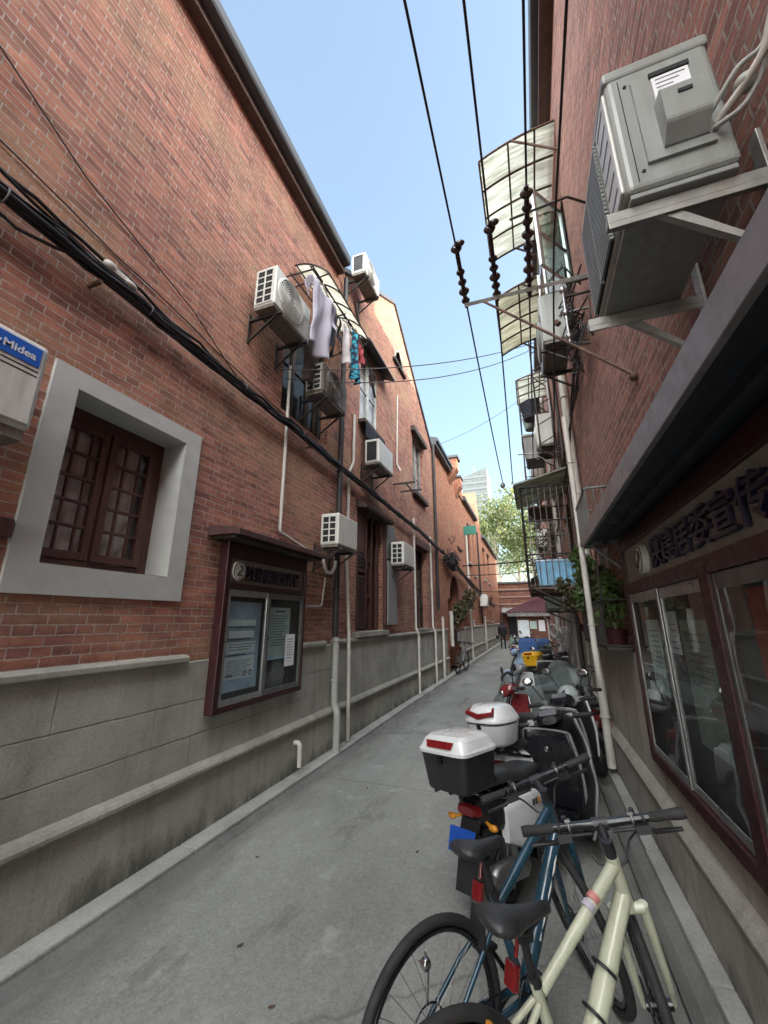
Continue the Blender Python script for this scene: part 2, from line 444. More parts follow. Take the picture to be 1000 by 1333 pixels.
M['pot'] = pm('clay_pot', (.18, .08, .05), .8, dirt=.4)
M['red_pot'] = pm('red_pot', (.045, .008, .010), .5)
M['tub'] = pm('pale_blue_tub', (.16, .38, .58), .45, var=.35, scale=4)
M['cloth_lilac'] = pm('lilac_cloth', (.42, .40, .47), .9, var=.12, scale=4)
M['cloth_navy'] = pm('navy_cloth', (.014, .016, .027), .9, var=.25)
M['cloth_white'] = pm('white_cloth', (.50, .47, .47), .9, var=.15)
M['cloth_brown'] = pm('brown_cloth', (.06, .04, .035), .9, var=.3)
M['cloth_red'] = pm('red_cloth', (.35, .05, .06), .9, var=.2)
M['skin'] = pm('skin', (.42, .26, .19), .6, var=.08)
M['coat'] = pm('black_coat', (.012, .012, .014), .85)
M['trousers'] = pm('dark_trousers', (.018, .018, .026), .9)
M['hair'] = pm('black_hair', (.012, .010, .010), .6)
M['roof_maroon'] = pm('maroon_tiles', (.10, .03, .042), .6, var=.3)
M['green_sign'] = pm('green_sign', (.015, .15, .11), .5)
M['blue_logo'] = pm('logo_blue', (.008, .11, .52), .4, var=.05)
M['white_print'] = pm('white_print', (.75, .76, .78), .5, var=.04)
M['vest_green'] = pm('faded_green', (.2, .26, .22), .7)

def cloth_pattern():
    m, nt, B, N, L = newmat('teal_pattern_cloth')
    tc = N.new('ShaderNodeTexCoord')
    vo = N.new('ShaderNodeTexVoronoi'); vo.inputs['Scale'].default_value = 16; L.new(tc.outputs['Object'], vo.inputs['Vector'])
    r = ramp(N, [(.2, (.02, .22, .32, 1)), (.45, (.04, .34, .46, 1)), (.6, (.005, .02, .05, 1))]); L.new(vo.outputs['Distance'], r.inputs[0])
    L.new(r.outputs[0], B.inputs['Base Color']); B.inputs['Roughness'].default_value = .9
    return m
M['cloth_teal'] = cloth_pattern()

def polycarb(name, tint, dirt, scale=2.2):
    m, nt, B, N, L = newmat(name)
    tc = N.new('ShaderNodeTexCoord'); v = tc.outputs['Object']
    f = noise(N, L, mapping(N, L, v, (1, 9, 1)), scale, 6, .65)
    r = ramp(N, [(.42, c4(tint)), (.66, c4(dirt))]); L.new(f, r.inputs[0])
    df = N.new('ShaderNodeBsdfDiffuse'); L.new(r.outputs[0], df.inputs[0])
    tl = N.new('ShaderNodeBsdfTranslucent'); L.new(r.outputs[0], tl.inputs[0])
    mx = N.new('ShaderNodeMixShader'); mx.inputs[0].default_value = .68
    L.new(df.outputs[0], mx.inputs[1]); L.new(tl.outputs[0], mx.inputs[2])
    tr = N.new('ShaderNodeBsdfTransparent'); tr.inputs[0].default_value = (.9, .95, .9, 1)
    m2 = N.new('ShaderNodeMixShader'); m2.inputs[0].default_value = .12
    L.new(mx.outputs[0], m2.inputs[1]); L.new(tr.outputs[0], m2.inputs[2]); L.new(m2.outputs[0], N['Material Output'].inputs['Surface'])
    return m
M['poly'] = polycarb('polycarbonate_pale', (.84, .84, .77), (.46, .45, .37))
M['poly_yellow'] = polycarb('polycarbonate_aged', (.74, .72, .60), (.42, .39, .28))
M['poly_green'] = polycarb('polycarbonate_grey', (.27, .25, .19), (.09, .08, .055))
M['clear_shield'] = glassmat('clear_plastic', (.62, .66, .66), .05, .15)

def roadmat():
    m, nt, B, N, L = newmat('alley_concrete')
    geo = N.new('ShaderNodeNewGeometry'); pos = geo.outputs['Position']
    f = noise(N, L, mapping(N, L, pos, (1, .55, 1)), .9, 8, .62)
    r = ramp(N, [(.3, (.20, .205, .190, 1)), (.52, (.27, .276, .256, 1)), (.72, (.345, .35, .322, 1))]); L.new(f, r.inputs[0])
    out = r.outputs[0]
    # aggregate speckle
    vo = N.new('ShaderNodeTexVoronoi'); vo.inputs['Scale'].default_value = 210; L.new(pos, vo.inputs['Vector'])
    sp = N.new('ShaderNodeSeparateColor'); L.new(vo.outputs['Color'], sp.inputs[0])
    r = ramp(N, [(.0, g(.72)), (.5, g(1.0)), (1, g(1.32))]); L.new(sp.outputs[0], r.inputs[0])
    out = mixc(N, L, .5, out, r.outputs[0], 'MULTIPLY')
    fm = noise(N, L, pos, 42, 6, .75); r = ramp(N, [(.3, g(.72)), (.7, g(1.25))]); L.new(fm, r.inputs[0]); out = mixc(N, L, .8, out, r.outputs[0], 'MULTIPLY')
    # worn pale spots
    f = noise(N, L, pos, 3.3, 5, .6)
    r = ramp(N, [(.60, g(0)), (.72, g(.5))]); L.new(f, r.inputs[0])
    out = mixc(N, L, r.outputs[0], out, (.45, .45, .42, 1))
    # dark drips and oil
    f = noise(N, L, mapping(N, L, pos, (1.5, .5, 1)), 1.7, 7, .7)
    r = ramp(N, [(.55, g(0)), (.72, g(.65))]); L.new(f, r.inputs[0])
    out = mixc(N, L, r.outputs[0], out, (.075, .075, .072, 1))
    # dirt gathered along both edges, and saw-cut joints across the lane
    sx = N.new('ShaderNodeSeparateXYZ'); L.new(pos, sx.inputs[0])
    ed = mul(N, L, mul(N, L, mul(N, L, sx.outputs[0], 1.03, 'ADD'), 0, 'ADD'), 0, 'ADD')
    ab = N.new('ShaderNodeMath'); ab.operation = 'ABSOLUTE'; L.new(ed, ab.inputs[0])
    ee = mul(N, L, ab.outputs[0], mul(N, L, noise(N, L, mapping(N, L, pos, (2, .8, 1)), 2.6, 6, .7), .9), 'ADD')
    r = ramp(N, [(.0, g(0)), (.80, g(0)), (1, g(.6))]); L.new(mul(N, L, ee, .5), r.inputs[0])
    out = mixc(N, L, r.outputs[0], out, (.11, .105, .09, 1))
    wob = mul(N, L, noise(N, L, pos, 4, 4), .03)
    fr = N.new('ShaderNodeMath'); fr.operation = 'PINGPONG'; fr.inputs[1].default_value = 2.4; L.new(mul(N, L, mul(N, L, sx.outputs[1], wob, 'ADD'), .02, 'ADD'), fr.inputs[0])
    r = ramp(N, [(.0, g(.65)), (.004, g(.5)), (.0075, g(0))]); L.new(fr.outputs[0], r.inputs[0])
    out = mixc(N, L, r.outputs[0], out, (.06, .06, .055, 1))
    # hair cracks
    vd = N.new('ShaderNodeTexVoronoi'); vd.feature = 'DISTANCE_TO_EDGE'; vd.inputs['Scale'].default_value = .22
    nz = N.new('ShaderNodeTexNoise'); nz.inputs['Scale'].default_value = 3; nz.inputs['Detail'].default_value = 6; L.new(pos, nz.inputs['Vector'])
    ad = N.new('ShaderNodeVectorMath'); ad.operation = 'MULTIPLY_ADD'; L.new(nz.outputs['Color'], ad.inputs[0]); ad.inputs[1].default_value = (.35, .35, 0); L.new(pos, ad.inputs[2])
    L.new(ad.outputs[0], vd.inputs['Vector'])
    r = ramp(N, [(.0, g(.4)), (.004, g(0))]); L.new(vd.outputs['Distance'], r.inputs[0])
    out = mixc(N, L, r.outputs[0], out, (.05, .05, .048, 1))
    L.new(out, B.inputs['Base Color']); B.inputs['Roughness'].default_value = .82; B.inputs['Specular IOR Level'].default_value = .35
    fg = noise(N, L, pos, 110, 3, .7)
    h = mul(N, L, mul(N, L, fg, .6), mul(N, L, sp.outputs[1], .7), 'ADD')
    h = mul(N, L, h, mul(N, L, r.outputs[0], -2.0), 'ADD')
    bump(N, L, B, h, .5, .004)
    return m
M['road'] = roadmat()
# ------------------------------------------------------------------ lettering
def lettering(name, body, height, mat, parent, org, right, up, depth=.006, width=None, bold=0.0):
    cu = bpy.data.curves.new(name, 'FONT'); cu.body = body; cu.size = 1; cu.extrude = 0; cu.align_x = 'LEFT'
    if bold: cu.offset = bold
    to = bpy.data.objects.new('tmp', cu); COL.objects.link(to)
    bpy.context.view_layer.update()
    dg = bpy.context.evaluated_depsgraph_get()
    me = bpy.data.meshes.new_from_object(to.evaluated_get(dg))
    bpy.data.objects.remove(to)
    mb = MB()
    if len(me.vertices):
        xs = [v.co.x for v in me.vertices]; ys = [v.co.y for v in me.vertices]
        sc = height / (max(ys) - min(ys)); sx = sc if width is None else width / (max(xs) - min(xs))
        R = Vector(right); U = Vector(up); Nn = R.cross(U)
        P = [Vector(org) + R * ((v.co.x - min(xs)) * sx) + U * ((v.co.y - min(ys)) * sc) for v in me.vertices]
        fs = [tuple(p.vertices) for p in me.polygons]
        mb.add([p + Nn * depth for p in P], fs)
        # side walls from boundary edges
        cnt = {}
        for f in fs:
            for a, b in zip(f, f[1:] + f[:1]):
                cnt[(min(a, b), max(a, b))] = cnt.get((min(a, b), max(a, b)), 0) + 1
        vs = P + [p + Nn * depth for p in P]; n = len(P)
        mb.add(vs, [(a, b, b + n, a + n) for (a, b), c in cnt.items() if c == 1])
    return mb.build(name, mat, parent)

# ------------------------------------------------------------------ ground, drains, kerbs
mb = MB(); mb.quad((-90, -60, -.12), (90, -60, -.12), (90, 160, -.12), (-90, 160, -.12))
structure(mb.build('ground', M['channel'], loc=(0, 0, 0)))
mb = MB()
LE = -2.57   # left edge of the roadway
RE = .50
def gy(j): return -14 + 60 * j
mb.grid(lambda i, j: (LE + (RE - LE) * i, gy(j), .0 + .012 * sin(pi * i)), 8, 60, smooth=True)
mb.quad((LE, -14, 0), (LE, 46, 0), (LE, 46, -.1), (LE, -14, -.1)); mb.quad((RE, -14, 0), (RE, 46, 0), (RE, 46, -.1), (RE, -14, -.1))
structure(mb.build('alley_road', M['road'], loc=(0, 0, 0)))
mb = MB()
def channel(x0, x1, mbx):
    # shallow U
    prof = [(x0, -.005), (x0 + .02, -.02), ((x0 + x1) / 2, -.05), (x1 - .02, -.03), (x1, -.02)]
    for (a, za), (b, zb) in zip(prof, prof[1:]):
        mbx.quad((a, -14, za), (b, -14, zb), (b, 46, zb), (a, 46, za))
channel(-2.72, LE - .012, mb)
structure(mb.build('drain_channel', M['channel'], loc=(0, 0, 0)))
mb = MB()
y = -14.0
while y < 46:
    l = rnd.uniform(1.1, 1.7)
    mb.box(-2.90, -2.72 + rnd.uniform(-.004, .004), y, y + l - .006, -.1, .03 + rnd.uniform(-.003, .003)); y += l
structure(mb.build('left_kerb', M['kerbstone'], bevel=.012, loc=(0, 0, 0)))
mb = MB(); channel(RE + .012, .66, mb)
structure(mb.build('drain_channel', M['channel'], loc=(0, 0, 0)))
mb = MB(); y = -14.0
while y < 46:
    l = rnd.uniform(1.1, 1.7)
    mb.box(.66 + rnd.uniform(-.004, .004), .80, y, y + l - .006, -.1, .035 + rnd.uniform(-.003, .003)); y += l
structure(mb.build('right_kerb', M['kerbstone'], bevel=.012, loc=(0, 0, 0)))

# ------------------------------------------------------------------ houses
XL = -2.94; XR = .834
def wall_face(mb, x, y0, y1, z0, z1, holes=(), depth=.3, sgn=-1, rmi=0):
    ys = sorted({y0, y1, *[h[0] for h in holes], *[h[1] for h in holes]})
    zs = sorted({z0, z1, *[h[2] for h in holes], *[h[3] for h in holes]})
    ys = [v for v in ys if y0 <= v <= y1]; zs = [v for v in zs if z0 <= v <= z1]
    for a, b in zip(ys, ys[1:]):
        for c, d in zip(zs, zs[1:]):
            my, mz = (a + b) / 2, (c + d) / 2
            if any(h[0] < my < h[1] and h[2] < mz < h[3] for h in holes): continue
            mb.quad((x, a, c), (x, b, c), (x, b, d), (x, a, d))
    for (a, b, c, d) in holes:
        X = x + sgn * depth
        mb.quad((x, a, c), (X, a, c), (X, a, d), (x, a, d), rmi); mb.quad((x, b, c), (X, b, c), (X, b, d), (x, b, d), rmi)
        mb.quad((x, a, c), (X, a, c), (X, b, c), (x, b, c), rmi); mb.quad((x, a, d), (X, a, d), (X, b, d), (x, b, d), rmi)

def casement(house, x, y0, y1, z0, z1, mat, cols=2, rows=3, sgn=-1, depth=.2, curtain=True, glass=None, fw=.055):
    """frame, mullions, panes and what is seen behind, set back in the wall"""
    X = x + sgn * depth
    mb = MB()
    mb.box(X - .04, X + .03, y0, y0 + fw, z0, z1); mb.box(X - .04, X + .03, y1 - fw, y1, z0, z1)
    mb.box(X - .038, X + .028, y0 + fw, y1 - fw, z0, z0 + fw); mb.box(X - .038, X + .028, y0 + fw, y1 - fw, z1 - fw, z1)
    for i in range(1, cols):
        yy = y0 + (y1 - y0) * i / cols; mb.box(X - .036, X + .032, yy - .032, yy + .032, z0 + fw, z1 - fw)
    for c in range(cols):
        a = y0 + (y1 - y0) * c / cols + .035; b = y0 + (y1 - y0) * (c + 1) / cols - .035
        for j in range(1, rows):
            zz = z0 + (z1 - z0) * j / rows; mb.box(X - .02, X + .015, a, b, zz - .014, zz + .014)
    w = mb.build('window', mat, house, bevel=.004)
    mb = MB(); mb.quad((X - .008, y0, z0), (X - .008, y1, z0), (X - .008, y1, z1), (X - .008, y0, z1))
    mb.build('pane', glass or M['glass'], w)
    mb = MB()
    if curtain:
        def cf(i, j): return (X + sgn * (.09 + .02 * sin(i * 55) + .012 * sin(i * 23 + 2)), y0 + (y1 - y0) * i, z0 + (z1 - z0) * j)
        mb.grid(cf, 60, 2); mb.build('curtain', M['curtain'], w)
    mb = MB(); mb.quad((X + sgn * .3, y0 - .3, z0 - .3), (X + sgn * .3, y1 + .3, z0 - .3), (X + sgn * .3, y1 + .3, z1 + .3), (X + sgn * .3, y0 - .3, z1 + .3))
    mb.build('dark_backing', M['dark_hole'], w)  # near-black backing sheet stands in for the unlit room
    return w

def plinth_left(house, y0, y1, yl0=None, yl1=None, ledges=True):
    """rendered base: three courses with cut joints, a ledge over them and a rounded moulding low down"""
    mb = MB(); yy = [y0]
    mb.box(XL - .05, XL + .030, y0, y1, .5, 1.44)
    zs = [.56, .825, 1.105, 1.44]
    for k, (a, b) in enumerate(zip(zs, zs[1:])):
        y = y0
        while y < y1 - .01:
            l = min(rnd.uniform(.9, 1.9), y1 - y)
            if y1 - y - l < .3: l = y1 - y
            mb.box(XL + .03, XL + .038, y + (.0 if y == y0 else .003), y + l - .003, a + .004, b - .004); y += l
    mb.build('plinth', M['plinth'], house, bevel=.003)
    mb = MB(); mb.box(XL - .05, XL + .055, y0, y1, 0, .50)
    mb.build('plinth_base', M['plinth_low'], house)
    mb = MB()
    prof = [(XL + .03, .50), (XL + .085, .50), (XL + .10, .515), (XL + .10, .54), (XL + .085, .562), (XL + .06, .582), (XL + .04, .592)]
    prof = [(a, z) for a, z in prof]
    mb.prism([(a, y0, z) for a, z in prof], (0, y1 - y0, 0))
    mb.build('moulding', M['ledge'], house, bevel=.004)
    mb = MB()
    for a, b in (yl0 or [(y0, y1)]):
        mb.prism([(XL - .02, a, 1.44), (XL + .075, a, 1.44), (XL + .085, a, 1.45), (XL + .085, a, 1.485), (XL + .06, a, 1.50), (XL - .02, a, 1.51)], (0, b - a, 0))
    mb.build('ledge', M['ledge'], house, bevel=.004)

def sill(house, x0, x1, y0, y1, z0, z1, name, mat):
    mb = MB(); mb.box(x0, x1, y0, y1, z0, z1); return mb.build(name, mat, house, bevel=.008)

# --- first house on the left, with the deep cement window
H1 = thing('brick_house', 'red brick house on the left with a deep cement-framed window over the grey plinth', 'house', (XL, 2, 0))
mb = MB()
WY0, WY1, WZ0, WZ1 = 1.575, 2.54, 2.15, 3.395
wall_face(mb, XL, -12, 5.52, 1.40, 8.35, [(WY0, WY1, WZ0, WZ1), (3.95, 5.25, 4.55, 6.35)], .30)
mb.box(-9, XL - .72, -12, 5.52, 0, 8.3)
mb.quad((XL, -12, 0), (XL - .75, -12, 0), (XL - .75, -12, 8.35), (XL, -12, 8.35))
mb.build('brick_wall', M['brick'], H1)
plinth_left(H1, -12, 5.56, [(-12, 2.84), (4.6, 5.35)])
# cement surround
mb = MB(); a, b, c, d = 1.41, 2.71, 1.955, 3.535; px = XL + .028
for (y0, y1, z0, z1) in ((a, WY0, c, d), (WY1, b, c, d), (WY0, WY1, c, WZ0), (WY0, WY1, WZ1, d)):
    mb.box(XL - .02, px, y0, y1, z0, z1)
for q in (((WY0, WZ0), (WY1, WZ0)), ((WY0, WZ1), (WY1, WZ1)), ((WY0, WZ0), (WY0, WZ1)), ((WY1, WZ0), (WY1, WZ1))):
    (p, r), (s, t) = q
    e = .004
    f = lambda yy, zz: (min(max(yy, WY0 + e), WY1 - e), min(max(zz, WZ0 + e), WZ1 - e))
    A_, B_ = f(p, r), f(s, t)
    mb.quad((px, A_[0], A_[1]), (XL - .29, A_[0], A_[1]), (XL - .29, B_[0], B_[1]), (px, B_[0], B_[1]))
mb.build('window_surround', M['surround'], H1)
# the old red window: two leaves of small panes behind iron bars
X = XL - .26
mb = MB()
mb.box(X - .05, X + .02, WY0, WY0 + .07, WZ0, WZ1); mb.box(X - .05, X + .02, WY1 - .09, WY1, WZ0, WZ1)
mb.box(X - .048, X + .018, WY0 + .07, WY1 - .09, WZ0, WZ0 + .075); mb.box(X - .048, X + .018, WY0 + .07, WY1 - .09, WZ1 - .10, WZ1)
w1 = mb.build('window', M['wood_red'], H1, bevel=.006)
mid = 2.035
for (p, q, dx) in ((WY0 + .075, mid - .005, 0), (mid + .005, WY1 - .095, .015)):
    mb = MB(); Z0, Z1 = WZ0 + .08, WZ1 - .105; xx = X + dx
    mb.box(xx - .02, xx + .03, p, p + .058, Z0, Z1); mb.box(xx - .02, xx + .03, q - .058, q, Z0, Z1)
    mb.box(xx - .018, xx + .028, p + .058, q - .058, Z0, Z0 + .06); mb.box(xx - .018, xx + .028, p + .058, q - .058, Z1 - .06, Z1)
    for k in range(1, 5):
        zz = Z0 + .06 + (Z1 - Z0 - .12) * k / 5; mb.box(xx - .01, xx + .02, p + .058, q - .058, zz - .012, zz + .012)
    for f_ in (.36, .68): yy = p + (q - p) * f_; mb.box(xx - .009, xx + .018, yy - .008, yy + .008, Z0 + .06, Z1 - .06)
    lf = mb.build('casement_leaf', M['wood_red'], w1, bevel=.004)
    mb = MB(); mb.quad((xx, p + .02, Z0), (xx, q - .02, Z0), (xx, q - .02, Z1), (xx, p + .02, Z1)); mb.build('pane', M['glass'], w1)
mb = MB(); mb.grid(lambda i, j: (X - .045 + .018 * sin(i * 34) + .012 * sin(i * 71 + 1), WY0 + (WY1 - WY0) * i * .80, WZ0 + (WZ1 - WZ0) * j), 60, 2); mb.build('curtain', M['curtain'], w1)
mb = MB(); mb.box(XL - .70, XL - .62, WY0 - .3, WY1 + .3, WZ0 - .3, WZ1 + .3); mb.build('dark_backing', M['dark_hole'], w1)  # backing coloured near-black in place of a dark interior
# laundry window upstairs
casement(H1, XL, 3.95, 5.25, 4.55, 6.35, M['wood_dark'], 3, 2, depth=.16, curtain=False, glass=M['dullglass'])
sill(H1, XL - .03, XL + .07, .1, 1.385, 2.27, 2.385, 'window_sill', M['wood_red'])
# eave: soffit board, dark zinc gutter, roof
mb = MB(); mb.box(XL - .1, XL + .14, -12, 5.42, 8.18, 8.30); mb.build('soffit', M['soffit'], H1, bevel=.01)
mb = MB()
mb.prism([(XL + .10, -12, 8.30), (XL + .25, -12, 8.30), (XL + .27, -12, 8.34), (XL + .27, -12, 8.48), (XL + .20, -12, 8.50), (XL + .10, -12, 8.50)], (0, 17.4, 0))
mb.build('gutter', M['eave'], H1, bevel=.01)
mb = MB(); mb.prism([(XL + .2, -12, 8.45), (-7.5, -12, 10.9), (-12, -12, 8.45)], (0, 17.38, 0)); mb.build('roof', M['tile'], H1)

# --- the gabled house beyond the black downpipe
H2 = thing('gabled_house', 'red brick gabled house with brown louvred shutters, tall upper windows and a pointed attic opening', 'house', (XL, 9, 0))
mb = MB()
holes = [(6.5, 7.85, 1.55, 3.86), (6.52, 7.5, 5.68, 7.32), (10.35, 11.55, 5.37, 7.2), (10.32, 11.55, 1.55, 3.78)]
wall_face(mb, XL, 5.52, 12.78, 1.40, 7.72, holes, .25)
# gable field above with its pointed opening
G0, GP, G1 = (5.52, 8.40), (8.75, 10.42), (12.78, 7.72)
al = [(8.72, 8.62), (8.82, 8.9), (9.1, 9.12), (9.38, 8.9), (9.48, 8.62)]
mb.poly([(XL, 5.52, 7.72), (XL, 8.72, 7.72), (XL, 8.72, 8.62), (XL, 8.82, 8.9), (XL, 9.1, 9.12), (XL, 9.1, 10.17), (XL, GP[0], GP[1]), (XL, *G0)])
mb.poly([(XL, 8.72, 7.72), (XL, 12.78, 7.72), (XL, 9.1, 10.172), (XL, 9.1, 9.12), (XL, 9.38, 8.9), (XL, 9.48, 8.62), (XL, 8.72, 8.62)])
mb.box(-9, XL - .6, 5.53, 12.78, 0, 7.7)
mb.build('brick_wall', M['brick'], H2)
mb = MB()
n = len(al)
for i in range(n):
    p, q = al[i], al[(i + 1) % n]; mb.quad((XL, *p), (XL - .2, *p), (XL - .2, *q), (XL, *q))
mb.poly([(XL - .18, *p) for p in al]); mb.build('attic_opening', M['wood_dark'], H2)
mb = MB(); mb.tube([(XL + .015, *p) for p in al[0:5]], .03, 6); mb.build('opening_trim', M['ledge'], H2)
sill(H2, XL - .05, XL + .08, 8.6, 9.62, 8.54, 8.61, 'opening_sill', M['wood_dark'])
plinth_left(H2, 5.56, 14.2, [(5.6, 14.2)])
# coping of the gable
mb = MB()
for (p, q) in ((G0, GP), (GP, G1)):
    u = Vector((0, q[0] - p[0], q[1] - p[1])).normalized(); nrm = Vector((0, -u.z, u.y))
    P, Q = Vector((0, *p)), Vector((0, *q)); o1, o2 = nrm * .0, nrm * .09
    mb.prism([tuple(P + o1 + Vector((XL + .05, 0, 0))), tuple(Q + o1 + Vector((XL + .05, 0, 0))), tuple(Q + o2 + Vector((XL + .05, 0, 0))), tuple(P + o2 + Vector((XL + .05, 0, 0)))], (-.4, 0, 0))
mb.build('coping', M['eave'], H2, bevel=.008)
mb = MB(); mb.prism([(XL - .2, 5.54, 7.6), (XL - .2, 5.54, 8.42), (XL - .2, 8.75, 10.40), (XL - .2, 12.76, 7.74), (XL - .2, 12.76, 7.6)], (-7, 0, 0)); mb.build('roof', M['tile'], H2)
# shutter window
sh = casement(H2, XL, 6.5, 7.85, 1.55, 3.86, M['wood_red'], 3, 4, depth=.2, curtain=False)
for (y0, y1) in ((6.52, 6.98),):
    mb = MB(); x0 = XL - .04
    mb.box(x0, x0 + .05, y0, y0 + .05, 1.57, 3.84); mb.box(x0, x0 + .05, y1 - .05, y1, 1.57, 3.84)
    for zz in (1.57, 2.66, 3.78): mb.box(x0 + .002, x0 + .048, y0 + .05, y1 - .05, zz, zz + .06)
    z = 1.66
    while z < 2.98:
        if not 2.60 < z < 2.72:
            mb.quad((x0, y0 + .05, z + .045), (x0 + .045, y0 + .05, z), (x0 + .045, y1 - .05, z), (x0, y1 - .05, z + .045))
        z += .05
    mb.box(x0 + .01, x0 + .03, y0 + .05, y1 - .05, 3.02, 3.76)
    mb.build('shutter', M['wood_red'], H2)
mb = MB()
for y0 in (7.3, 7.62): mb.box(XL - .10, XL - .04, y0, y0 + .09, 1.57, 3.84)
for zz in (2.2, 2.9): mb.box(XL - .098, XL - .045, 7.0, 7.3, zz, zz + .05)
mb.build('shutter_frame', M['wood_red'], H2, bevel=.005)
mb = MB(); mb.prism([(XL - .05, 6.42, 3.84), (XL + .22, 6.42, 3.80), (XL + .24, 6.42, 3.86), (XL - .05, 6.42, 4.02)], (0, 1.55, 0)); mb.build('window_hood', M['wood_dark'], H2, bevel=.01)
sill(H2, XL - .1, XL + .11, 6.38, 7.98, 1.505, 1.60, 'window_sill', M['ledge'])
# tall pale window upstairs with dark sloping hood
casement(H2, XL, 6.52, 7.5, 5.68, 7.32, pm('white_window_paint', (.5, .52, .5), .5, dirt=.4), 2, 2, depth=.05, curtain=True)
mb = MB(); mb.prism([(XL - .02, 6.35, 7.50), (XL + .30, 6.35, 7.34), (XL + .30, 6.35, 7.38), (XL - .02, 6.35, 7.62)], (0, 1.6, 0)); mb.build('window_hood', M['eave'], H2, bevel=.006)
sill(H2, XL - .05, XL + .16, 6.45, 7.6, 5.58, 5.66, 'window_sill', M['wood_dark'])
mb = MB(); mb.grid(lambda i, j: (XL + .155 + .02 * sin(i * 40) * (1 - j), 6.5 + .6 * i, 5.25 + .33 * j + .05 * sin(i * 9) * (1 - j)), 24, 3); mb.build('torn_cover', M['cloth_navy'], H2)
casement(H2, XL, 10.35, 11.55, 5.37, 7.2, M['graywall'], 2, 3, depth=.12, curtain=True)
sill(H2, XL - .05, XL + .13, 10.2, 11.7, 7.2, 7.36, 'window_hood', M['wood_dark'])
sill(H2, XL - .05, XL + .13, 10.2, 11.7, 5.24, 5.36, 'window_sill', M['wood_dark'])
casement(H2, XL, 10.32, 11.55, 1.55, 3.78, M['wood_dark'], 2, 4, depth=.15, curtain=False)
sill(H2, XL - .05, XL + .12, 10.2, 11.7, 3.78, 3.98, 'window_hood', M['wood_red'])
sill(H2, XL - .05, XL + .09, 10.22, 11.66, 1.512, 1.58, 'window_sill', M['ledge'])

# --- third house with the arched passage door
H3 = thing('arched_door_house', 'low-eaved red brick house with an arched doorway behind the parked bicycle', 'house', (XL, 15, 0))
mb = MB()
AY0, AY1, ASP, AT = 14.75, 16.9, 2.55, 3.5
wall_face(mb, XL, 12.78, AY0, 1.40, 7.95); wall_face(mb, XL, AY1, 18.0, 0.0, 7.95)
wall_face(mb, XL, AY0, AY1, 3.62, 7.95)
arc = [(AY0 + (AY1 - AY0) * (1 - cos(pi * k / 14)) / 2, ASP + (AT - ASP) * sin(pi * k / 14)) for k in range(15)]
for p, q in zip(arc, arc[1:]): mb.quad((XL, *p), (XL, *q), (XL, q[0], 3.62), (XL, p[0], 3.62)); mb.quad((XL, *p), (XL, *q), (XL - .9, *q), (XL - .9, *p))
for yy in (AY0, AY1): mb.quad((XL, yy, 0), (XL - .9, yy, 0), (XL - .9, yy, ASP), (XL, yy, ASP))
mb.box(-9, XL - .9, 12.79, 18, 0, 7.9)
mb.quad((XL, 14.2, 0), (XL, AY0, 0), (XL, AY0, 1.4), (XL, 14.2, 1.4))
mb.build('brick_wall', M['brick_far'], H3)
mb = MB(); mb.tube([(XL + .01, *p) for p in arc], .07, 6); mb.build('door_arch', M['brick_end'], H3)
mb = MB(); mb.box(XL - .86, XL - .8, 15.2, 16.4, 0, 2.3); mb.box(XL - .8, XL - .76, 15.25, 15.78, .1, 2.2); mb.box(XL - .8, XL - .76, 15.82, 16.35, .1, 2.2); mb.build('door', M['wood_dark'], H3, bevel=.01)
mb = MB(); mb.box(XL - .05, XL + .18, 12.8, 15.7, 7.86, 7.98); mb.prism([(XL + .2, 12.8, 7.98), (XL + .25, 12.8, 8.0), (XL + .25, 12.8, 8.12), (XL, 12.8, 8.2), (-7, 12.8, 10), (-7, 12.8, 7.98)], (0, 2.9, 0)); mb.build('roof', M['eave'], H3)
mb = MB()
mb.prism([(XL, 15.75, 7.45), (XL + .12, 15.75, 7.62), (XL + .22, 15.75, 7.75), (XL + .40, 15.75, 8.05), (XL + .40, 15.75, 8.50), (XL - .8, 15.75, 8.50), (XL - .8, 15.75, 7.45)], (0, .55, 0)); mb.build('parapet', M['brick_far'], H3); mb = MB()
mb.prism([(XL, 17.3, 7.3), (XL + .10, 17.3, 7.5), (XL + .28, 17.3, 7.75), (XL + .28, 17.3, 8.15), (XL - .8, 17.3, 8.15), (XL - .8, 17.3, 7.3)], (0, .55, 0))
mb.build('parapet', M['brick_far'], H3)
mb = MB(); mb.box(XL - .85, XL + .48, 15.68, 16.36, 8.50, 8.62); mb.build('parapet_cap', M['eave'], H3, bevel=.01); mb = MB(); mb.box(XL - .85, XL + .34, 17.24, 17.92, 8.15, 8.25); mb.build('parapet_cap', M['eave'], H3, bevel=.01)
mb = MB(); mb.box(XL - .05, XL + .05, AY1 + .02, 18.0, 0, 1.44); mb.build('plinth', M['plinth'], H3)
sill(H3, XL, XL + .06, 17.3, 18.4, 4.85, 4.95, 'window_sill', M['wood_dark'])

